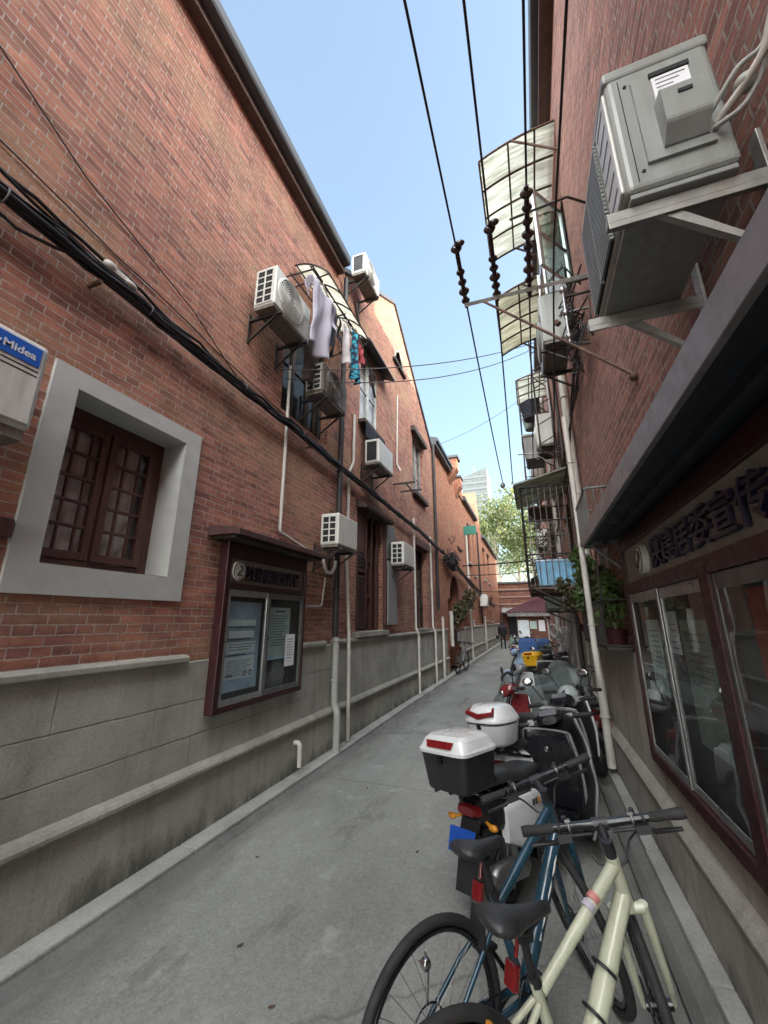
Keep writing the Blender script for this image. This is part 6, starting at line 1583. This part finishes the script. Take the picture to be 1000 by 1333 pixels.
    for s in (1, -1):
        mb = MB(); mb.tube([h + Vector((-.035, s * .21, .03)), h + Vector((-.075, s * .35, .03))], .0195, 12); B(mb, 'grip', 'rubber', hb, True)
        mb = MB(); mb.tube([h + Vector((.01, s * .17, .025)), h + Vector((.02, s * .22, .02)), h + Vector((-.02, s * .34, .015))], [.009, .008, .006], 6); mb.obox(h + Vector((-.015, s * .17, .035)), (.05, .05, .045)); B(mb, 'brake_lever', 'steel', hb, True)
        if mirror:
            mb = MB(); mb.tube([h + Vector((0, s * .18, .05)), h + Vector((.02, s * .24, .17)), h + Vector((.0, s * .28, .24))], .007, 6)
            Rm = Matrix.Rotation(.15 * s, 3, 'Z'); mb.ball(h + Vector((0, s * .30, .27)), (.018, .062, .045), R=Rm); mr = B(mb, 'mirror', 'blk', hb, True)
            mb = MB(); mb.ball(h + Vector((-.014, s * .30, .27)), (.006, .054, .038), R=Rm); B(mb, 'mirror_glass', 'chrome', mr, True)
    if headl:
        mb = MB(); mb.ball(h + Vector((.115, 0, -.02)), (.035, .075, .055)); B(mb, 'headlight', 'glass' if False else 'chrome', cw, True)
    if screen:
        mb = MB(); mb.grid(lambda i, j: (h.x + .10 - .13 * j + .04 * (1 - (2 * i - 1) ** 2), (2 * i - 1) * (.19 - .03 * j), h.z + .02 + .36 * j), 10, 8); B(mb, 'windscreen', 'clear_shield', cw, True)
    if panel:
        for s in (-1, 1):
            mb = MB(); mb.loft([(-.10, s * .135, .50, .03, .10), (.05, s * .15, .48, .035, .15), (.28, s * .15, .46, .033, .16), (.40, s * .125, .43, .02, .11)], 14, ex=4); p_ = B(mb, 'side_panel', panel)
            mb = MB()
            for k, mt in enumerate((0, 0, 1)): mb.obox((.20 + .035 * k, s * .186, .56), (.022, .004, .035), None, mt)
            o = mb.build('panel_sticker', [M['logo_line'], M['orange']], p_, world=False)
    if apron:
        # quilted leg cover hung over the shield
        mb = MB()
        def ap(i, j):
            y = i * 2 - 1; w = .245 + .12 * sin(pi * min(1, (1 - j) * .8 + .1)); z = 1.0 - .80 * (1 - j)
            return (.84 + .20 * (1 - abs(y) ** 1.6) - .06 * (1 - j) + .012 * sin(j * 18 + i * 5), y * w, z)
        mb.grid(ap, 16, 16); o = B(mb, 'leg_cover', apron); md = o.modifiers.new('t', 'SOLIDIFY'); md.thickness = .015
        mb = MB()
        mb.tube([Vector(ap(0, j / 16)) for j in range(17)], .012, 6); mb.tube([Vector(ap(1, j / 16)) for j in range(17)], .012, 6); mb.tube([Vector(ap(i / 12, 0)) for i in range(13)], .012, 6); B(mb, 'cover_piping', 'grey_body')
        mb = MB(); mb.torus((.845, .02, .74), (1, 0, .2), .018, .006, 16, 6); mb.ball((.845, .02, .74), (.006, .010, .010)); B(mb, 'cover_badge', 'chrome')
    if box:
        kind, low, lid = box
        mb = MB(); mb.tube([(-.45, 0, .735), (-.1, 0, .735)], .016, 8)
        for s in (-1, 1): mb.tube([(-.12, s * .10, .66), (-.22, s * .10, .735), (-.48, s * .10, .735)], .010, 7)
        B(mb, 'luggage_rack', 'blk')
        cx = -.33; hx, hy = (.19, .205) if kind == 'square' else (.205, .20)
        z0 = .745; zs = z0 + .215
        def rr(hx, hy, z, e, n=28):
            return [(cx + hx * math.copysign(abs(cos(a)) ** (2 / e), cos(a)), hy * math.copysign(abs(sin(a)) ** (2 / e), sin(a)), z) for a in [2 * pi * (k + .5) / n for k in range(n)]]
        e = 7 if kind == 'square' else 3.2
        def stack(rings, mb):
            n = len(rings[0]); vs = [p for r_ in rings for p in r_]
            mb.add(vs, [(i * n + k, i * n + (k + 1) % n, (i + 1) * n + (k + 1) % n, (i + 1) * n + k) for i in range(len(rings) - 1) for k in range(n)], 0, kind != 'square')
            mb.add(rings[0], [tuple(range(n))]); mb.add(rings[-1], [tuple(range(n))])
        mb = MB()
        if kind == 'square': stack([rr(hx * .80, hy * .80, z0, e), rr(hx * .83, hy * .84, z0 + .015, e), rr(hx * .97, hy * .97, zs, e)], mb)
        else: stack([rr(hx * .70, hy * .70, z0 + .03, e), rr(hx * .85, hy * .85, z0 + .05, e), rr(hx * .97, hy * .97, zs - .02, e)], mb)
        tb = B(mb, 'top_box', low, None, False, .006)
        mb = MB(); ztop = zs + (.10 if kind == 'square' else .12)
        stack([rr(hx * 1.02, hy * 1.02, zs, e), rr(hx * 1.03, hy * 1.03, zs + .018, e), rr(hx * .98, hy * .98, zs + .03, e), rr(hx * .88, hy * .88, ztop - .02, e * .7), rr(hx * .74, hy * .76, ztop, e * .6), rr(hx * .4, hy * .4, ztop + .008, 3)], mb)
        ld = B(mb, 'lid', lid, tb)
        mb = MB()
        if kind == 'square': mb.prism([(cx - hx * .99, -.10, zs + .035), (cx - hx * .99, .10, zs + .035), (cx - hx * .90, .115, zs + .075), (cx - hx * .90, -.115, zs + .075)], (-.008, 0, .002))
        else: mb.tube([(cx - hx * .60, -.11, zs + .105), (cx - hx * .85, -.13, zs + .07), (cx - hx * .96, 0, zs + .045), (cx - hx * .85, .13, zs + .07), (cx - hx * .60, .11, zs + .105)], [.012, .022, .026, .022, .012], 8)
        B(mb, 'box_reflector', 'red_lens', ld, False, .003)
        mb = MB(); mb.obox((cx - hx * 1.0, 0, zs - .03), (.02, .03, .04)); B(mb, 'lock', 'blk_gloss', tb)
    return t
HD = (.56, .83); HD1 = (.48, .877)
scooter('black scooter with a square black-and-white top box and white side panels', (-.34, 3.24), HD1, 5, 26, 'blk_gloss', 'blk_gloss', 'grey_body', box=('square', 'blk', 'white_paint'), mirror=False, panel='white_paint', apron='blk', headl=True)
scooter('scooter with a rounded all-white top box carrying a red reflector', (-.20, 4.16), HD1, 5, 20, 'white_paint', 'blk', 'grey_body', box=('round', 'white_paint', 'white_paint'), mirror=True, screen=True)
scooter('black scooter with white nose and round mirror behind the white top box', (-.10, 5.0), HD, 5, 10, 'white_paint', 'blk', 'white_paint', mirror=True, apron=None, screen=False, panel='white_paint')
scooter('maroon scooter facing the alley with a chrome headlight', (.50, 6.1), (-.86, -.5), -5, -12, 'maroon_body', 'maroon_body', 'chrome', mirror=True)
def cover_thing(label, loc, heading, L_=1.75, hh=1.0, seed=1, mat='cover_grey'):
    t = thing('covered_scooter', label, 'covered scooter', (loc[0], loc[1], 0), lean_rot(heading, 0), 'scooters parked along the right wall')
    prof = [(-.42, .30), (-.40, .66), (-.30, .78), (.0, .80), (.4, .78), (.68, .84), (.82, 1.04), (.95, 1.06), (1.12, .92), (1.34, .55), (1.38, .3)]
    mb = MB()
    def fn(i, j):
        u = i * (len(prof) - 1); k = min(int(u), len(prof) - 2); f_ = u - k
        x = prof[k][0] * (1 - f_) + prof[k + 1][0] * f_; zt = (prof[k][1] * (1 - f_) + prof[k + 1][1] * f_) * hh
        a = (j * 2 - 1); w = .20 + .12 * (1 if .65 < x < 1.05 else 0) + .05
        zz = zt - (zt - .18) * abs(a) ** 3.2; yy = w * math.copysign(abs(a) ** .6, a) * (1 + .15 * abs(a) ** 4)
        p = Vector((x, yy, zz)); n_ = mnoise.noise(p * 5 + Vector((seed, 0, 0))) * .035 + sin(x * 26 + seed + a * 2) * .012 * abs(a)
        return (x + n_ * .3, yy + n_ * (1 if a > 0 else -1), zz + n_ * .6)
    mb.grid(fn, 44, 26); mb.build('cover', M[mat], t, world=False, thick=.006)
    for cx in (0, 1.2): mb = MB(); mb.torus((cx, 0, .22), (0, 1, 0), .17, .05, 30, 8); mb.build('wheel', M['rubber'], t, world=False)
    return t
cover_thing('scooter under a grey-green cloth cover, nearer of the two covered ones', (-.30, 6.95), (.80, .6), 1.75, 1.0, 1)
cover_thing('scooter under a grey cover, farther of the two and lower', (-.33, 8.6), (.82, .57), 1.75, .95, 6)
scooter('white-fronted scooter beyond the covered ones, mirror raised', (-.28, 9.6), HD, 5, 15, 'grey_body', 'blk', 'white_paint', mirror=True, screen=True)
scooter('delivery scooter with a bright yellow top box', (.12, 10.9), HD, 5, 10, 'white_paint', 'blk', 'white_paint', box=('square', 'yellow', 'yellow'), mirror=True)
scooter('pale blue scooter facing the alley', (.36, 12.5), (-.95, -.3), -4, -10, 'blue_body', 'blue_body', 'white_paint', mirror=True)
scooter('white scooter with dark seat facing the alley near the far cables', (.60, 8.3), (-.93, -.36), -4, -6, 'white_paint', 'grey_body', 'white_paint', mirror=False)
scooter('dark grey scooter standing beside the blue cargo tricycle', (-.2, 13.6), HD, 4, 10, 'grey_body', 'blk', 'grey_body')
scooter('faraway white scooter before the kiosk', (-.9, 20.5), (.5, .86), 3, 0, 'white_paint', 'blk', 'white_paint')
scooter('faraway olive scooter left of the kiosk', (-1.4, 25), (.2, -.98), 3, 0, 'vest_green', 'blk', 'grey_body')
CT = thing('cargo_tricycle', 'blue cargo tricycle with an open box at the far scooters', 'tricycle', (-.1, 16, 0))
mb = MB(); 
for (a, b, c, d) in ((-.62, .42, 15.3, 15.34), (-.62, .42, 16.7, 16.74)): mb.box(a, b, c, d, .55, 1.12)
for (a, b) in ((-.62, -.58), (.38, .42)): mb.box(a, b, 15.34, 16.7, .55, 1.12)
mb.box(-.62, .42, 15.3, 16.74, .51, .55); mb.build('cargo_box', M['blue_box'], CT, bevel=.01)
for x in (-.68, .48):
    mb = MB(); mb.torus((x, 16.1, .3), (1, 0, 0), .26, .04, 30, 8); mb.build('wheel', M['rubber'], CT)
mb = MB(); mb.torus((-.1, 17.6, .3), (1, 0, 0), .26, .04, 30, 8); mb.build('wheel', M['rubber'], CT)
mb = MB(); mb.tube([(-.1, 16.7, .5), (-.1, 17.2, .5), (-.1, 17.4, .95)], .03, 8); mb.tube([(-.1, 17.6, .3), (-.1, 17.4, 1.0)], .02, 8); mb.tube([(-.42, 17.35, 1.05), (.22, 17.35, 1.05)], .015, 8); mb.build('frame', M['blue_box'], CT)
mb = MB(); mb.ball((-.1, 17.05, .8), (.12, .16, .04)); mb.build('saddle', M['seat'], CT)
HN = thing('helmet', 'white riding helmet resting on the seat of the maroon scooter', 'helmet', (.2, 5.6, .78))
mb = MB(); mb.ball((.30, 5.72, .90), (.13, .15, .125)); mb.build('shell', M['white_paint'], HN)
mb = MB(); mb.grid(lambda i, j: (.30 - .135 * sin(.5 + 1.1 * j) * cos(-.9 + 1.8 * i), 5.72 - .155 * sin(-.9 + 1.8 * i), .90 + .12 * cos(.9 + .9 * j)), 10, 6); mb.build('visor', M['blk_gloss'], HN, thick=.006)

# ------------------------------------------------------------------ the walker
PE = thing('person', 'person in a black coat and dark trousers walking away near the left wall', 'person', (-2.0, 27.0, 0))
def skin_body(name, verts, edges, radii, mat, parent, root, lvl=2):
    me = bpy.data.meshes.new(name); me.from_pydata([tuple(Vector(v) + Vector((-2.0, 27.0, 0))) for v in verts], edges, [])
    o = bpy.data.objects.new(name, me); COL.objects.link(o)
    o.modifiers.new('s', 'SKIN'); o.modifiers.new('d', 'SUBSURF').levels = lvl
    for i, r in enumerate(radii):
        sv = me.skin_vertices[0].data[i]; sv.radius = (r[0], r[1]) if isinstance(r, tuple) else (r, r); sv.use_root = (i == root)
    bpy.context.view_layer.update()
    m2 = bpy.data.meshes.new_from_object(o.evaluated_get(bpy.context.evaluated_depsgraph_get()))
    bpy.data.objects.remove(o)
    mb = MB(); mb.add([v.co for v in m2.vertices], [tuple(p.vertices) for p in m2.polygons], 0, True)
    return mb.build(name, M[mat], parent)
bv = [(0, 0, .92), (0, 0, 1.12), (0, -.01, 1.36), (0, 0, 1.47), (0, .02, 1.56), (0, .03, 1.64),
      (.09, .02, .88), (.10, .10, .50), (.10, .02, .09), (.10, .14, .05), (-.09, -.02, .88), (-.10, -.10, .50), (-.10, -.26, .14), (-.10, -.16, .06),
      (.19, 0, 1.38), (.23, -.07, 1.10), (.22, .02, .86), (-.19, 0, 1.38), (-.23, .05, 1.10), (-.22, .10, .86)]
be = [(0, 1), (1, 2), (2, 3), (3, 4), (4, 5), (0, 6), (6, 7), (7, 8), (8, 9), (0, 10), (10, 11), (11, 12), (12, 13), (2, 14), (14, 15), (15, 16), (2, 17), (17, 18), (18, 19)]
br_ = [.13, .13, (.16, .12), .06, .085, .08, .085, .06, .042, .035, .085, .06, .042, .035, .06, .045, .035, .06, .045, .035]
skin_body('body', bv, be, br_, 'trousers', PE, 0)
cv = [(0, 0, .80), (0, 0, 1.0), (0, 0, 1.2), (0, -.005, 1.40), (.19, 0, 1.39), (.235, -.07, 1.10), (.225, .01, .90), (-.19, 0, 1.39), (-.235, .05, 1.10), (-.225, .09, .90)]
ce = [(0, 1), (1, 2), (2, 3), (3, 4), (4, 5), (5, 6), (3, 7), (7, 8), (8, 9)]
skin_body('coat', cv, ce, [(.20, .15), (.19, .15), (.19, .15), (.17, .13), .085, .065, .055, .085, .065, .055], 'coat', PE, 1)
mb = MB(); mb.ball((-2.0, 27.035, 1.605), (.082, .10, .115)); mb.build('head', M['skin'], PE)
mb = MB(); mb.ball((-2.0, 27.02, 1.635), (.09, .105, .105)); mb.build('hair', M['hair'], PE)
mb = MB(); mb.box(-2.42, -2.22, 26.95, 27.05, .62, .84); mb.tube([(-2.30, 27.0, .84), (-2.24, 27.05, .92), (-2.26, 27.0, .84)], .01, 5); tag(mb.build('hand_bag', M['coat'], bevel=.02), 'small black bag hanging beside the walking person', 'bag')

# ------------------------------------------------------------------ plants at the arch, trees at the end
potplant('potted_plant', 'bushy dark plant hanging in front of the arched doorway', (XL + .22, 15.6, 2.15), (.28, .55, .5), 700, .13, 31, 'leaf_dark', (XL + .2, 15.6, 1.5))
potplant('potted_plant', 'sprawling plant on a shelf high beside the tall white pipe', (XL + .25, 18.3, 2.75), (.25, .8, .35), 420, .14, 32, 'leaf_dark', (XL + .2, 18.3, 2.35))
mb = MB(); mb.box(XL - .02, XL + .4, 17.6, 19.0, 2.28, 2.33); tag(mb.build('plant_shelf', M['iron']), 'iron shelf bracketed to the far left wall under the sprawling plant', 'shelf')
mb = MB(); mb.box(XL + .02, XL + .32, 15.25, 15.95, 1.40, 1.48); mb.box(XL + .02, XL + .06, 15.3, 15.9, .9, 1.40); tag(mb.build('plant_stand', M['wood_dark']), 'dark stand under the hanging plant by the arched door', 'stand')
mb = MB(); mb.box(XL + .02, XL + .035, 16.1, 16.7, 1.0, 1.32); tag(mb.build('paper_notice', M['paper']), 'pale paper notice beside the arched door', 'notice')
mb = MB(); mb.box(XL + .02, XL + .03, 20.9, 21.3, 1.5, 1.8); tag(mb.build('paper_notice', M['paper']), 'small pale notice under the far slim window', 'notice')

def tree(label, base, h, crown, n, seed, leaf='leaf_tree', size=.42):
    t = thing('street_tree', label, 'tree', base, group='trees beyond the end wall')
    R_ = random.Random(seed); b = Vector(base)
    mb = MB(); tops = []
    mb.tube([b, b + Vector((.1, 0, h * .3)), b + Vector((-.1, .1, h * .6))], [.26, .20, .15], 10)
    for k in range(11):
        a = k * 2.4; z = h * (.35 + .05 * k)
        p = b + Vector((-.03, .03, min(z, h * .6))); q = p + Vector((cos(a) * crown[0] * .75, sin(a) * crown[1] * .75, h * .12 + R_.uniform(0, h * .28)))
        m_ = p.lerp(q, .5) + Vector((R_.uniform(-.3, .3), R_.uniform(-.3, .3), .4)); mb.tube([p, m_, q], [.10, .06, .025], 7); tops.append(q); tops.append(m_)
        for s in range(3):
            u = m_ + Vector((R_.uniform(-1, 1), R_.uniform(-1, 1), R_.uniform(.1, 1.2))) * crown[0] * .45; mb.tube([m_, u], [.035, .012], 5); tops.append(u)
    mb.build('trunk', M['bark'], t)
    mb = MB()
    for i, c in enumerate(tops):
        k = int(n / len(tops)); s_ = R_.uniform(.5, 1.1)
        leaves(mb, c, (crown[0] * .36 * s_, crown[1] * .36 * s_, crown[2] * .26 * s_), k, size, seed * 100 + i)
    mb.build('crown', M[leaf], t)
tree('plane tree with thin yellowing foliage against the bright sky, left of the alley end', (-3.4, 46.5, 0), 17, (3.6, 3.0, 5.6), 3800, 3, size=.34)
tree('plane tree with denser green foliage above the kiosk', (.4, 47.5, 0), 16, (3.4, 3.0, 5.4), 3800, 5, size=.34)
tree('slimmer plane tree at the right behind the cables', (3.6, 45.5, 0), 12.5, (2.6, 2.6, 4), 3000, 8, size=.3)
tree('farther yellow-green tree between the two nearest crowns', (-1.4, 54, 0), 16, (3.6, 3.4, 4.6), 3600, 12, size=.3)

# fallen leaves and scraps on the concrete
R_ = random.Random(21)
spots = [(-1.74, 2.35), (-1.35, 2.1), (-1.05, 3.6), (-1.9, 4.6), (-.9, 5.6), (-2.2, 3.1), (-.75, 2.6), (-1.5, 6.8)]
nm = ['dark fallen leaf lying left of the alley centre', 'tiny dark leaf scrap near the foreground of the alley', 'small brown leaf in the middle of the alley', 'brown leaf scrap close to the left drain', 'leaf scrap beyond the round white top box', 'leaf bit by the left gutter in the foreground', 'leaf scrap near the blue bicycle wheel', 'far brown leaf scrap on the alley']
for k, (x, y) in enumerate(spots):
    mb = MB(); a = R_.uniform(0, 6); s_ = R_.uniform(.012, .022)
    def lf(i, j): 
        u = (i * 2 - 1); w = (1 - abs(u) ** 1.8) * .5 * (j * 2 - 1)
        return (x + s_ * (u * cos(a) - w * sin(a)), y + s_ * (u * sin(a) + w * cos(a)), .014 + .004 * u * u + .004 * abs(j * 2 - 1))
    mb.grid(lf, 8, 4); tag(mb.build('fallen_leaf', M['rust'], thick=.002), nm[k], 'leaf', 'fallen leaves')

# ------------------------------------------------------------------ camera, sun, sky
cam = bpy.data.cameras.new('camera'); co = bpy.data.objects.new('camera', cam); COL.objects.link(co)
cam.sensor_fit = 'HORIZONTAL'; cam.sensor_width = 36; cam.lens = 36 * .513; cam.clip_start = .03; cam.clip_end = 600
co.location = (0, 0, 1.8)
co.rotation_euler = (radians(90 + 15.3), 0, radians(20.3))
scene.camera = co
SUN_EL, SUN_AZ = radians(20), radians(86)      # azimuth clockwise from +Y
sl = bpy.data.lights.new('sun', 'SUN'); so = bpy.data.objects.new('sun', sl); COL.objects.link(so)
sl.energy = 3.5; sl.angle = radians(.53); sl.color = (1, .90, .76)
d = Vector((sin(SUN_AZ) * cos(SUN_EL), cos(SUN_AZ) * cos(SUN_EL), sin(SUN_EL)))
so.rotation_euler = d.to_track_quat('Z', 'Y').to_euler()
SKY_FILL = 19.0
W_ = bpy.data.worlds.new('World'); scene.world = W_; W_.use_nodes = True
nt = W_.node_tree; bg = nt.nodes['Background']
sky = nt.nodes.new('ShaderNodeTexSky'); sky.sky_type = 'NISHITA'; sky.sun_disc = False
sky.sun_elevation = SUN_EL; sky.sun_rotation = SUN_AZ; sky.air_density = 1.2; sky.dust_density = 3.5; sky.ozone_density = 1.2
# made-up bright fill over the sky outside the view, added to light the alley
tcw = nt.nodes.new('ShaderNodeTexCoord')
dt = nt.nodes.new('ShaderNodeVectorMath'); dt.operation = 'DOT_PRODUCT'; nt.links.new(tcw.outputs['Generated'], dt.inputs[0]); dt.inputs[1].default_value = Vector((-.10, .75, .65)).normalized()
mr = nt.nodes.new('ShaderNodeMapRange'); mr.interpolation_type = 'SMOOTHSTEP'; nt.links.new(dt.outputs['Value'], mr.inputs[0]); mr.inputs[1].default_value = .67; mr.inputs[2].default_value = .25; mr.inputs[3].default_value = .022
fill_mix = nt.nodes.new('ShaderNodeMix'); fill_mix.data_type = 'RGBA'; fill_mix.blend_type = 'ADD'; fill_mix.clamp_result = False
nt.links.new(mr.outputs[0], fill_mix.inputs[0]); tn = nt.nodes.new('ShaderNodeMix'); tn.data_type = 'RGBA'; tn.blend_type = 'MULTIPLY'; tn.inputs[0].default_value = 1; tn.inputs[7].default_value = (.84, .97, 1, 1); nt.links.new(sky.outputs[0], tn.inputs[6]); nt.links.new(tn.outputs[2], fill_mix.inputs[6]); fill_mix.inputs[7].default_value = (SKY_FILL, SKY_FILL * .985, SKY_FILL * .94, 1)
nt.links.new(fill_mix.outputs[2], bg.inputs[0]); bg.inputs[1].default_value = .15
scene.view_settings.view_transform = 'Standard'; scene.view_settings.look = 'None'; scene.view_settings.gamma = 1
scene.view_settings.exposure = 1.62
scene.render.film_transparent = False
cy = scene.cycles
cy.max_bounces = 10; cy.diffuse_bounces = 5; cy.glossy_bounces = 4; cy.transmission_bounces = 6; cy.transparent_max_bounces = 16
cy.caustics_reflective = False; cy.caustics_refractive = False; cy.sample_clamp_indirect = 8
cy.use_denoising = True
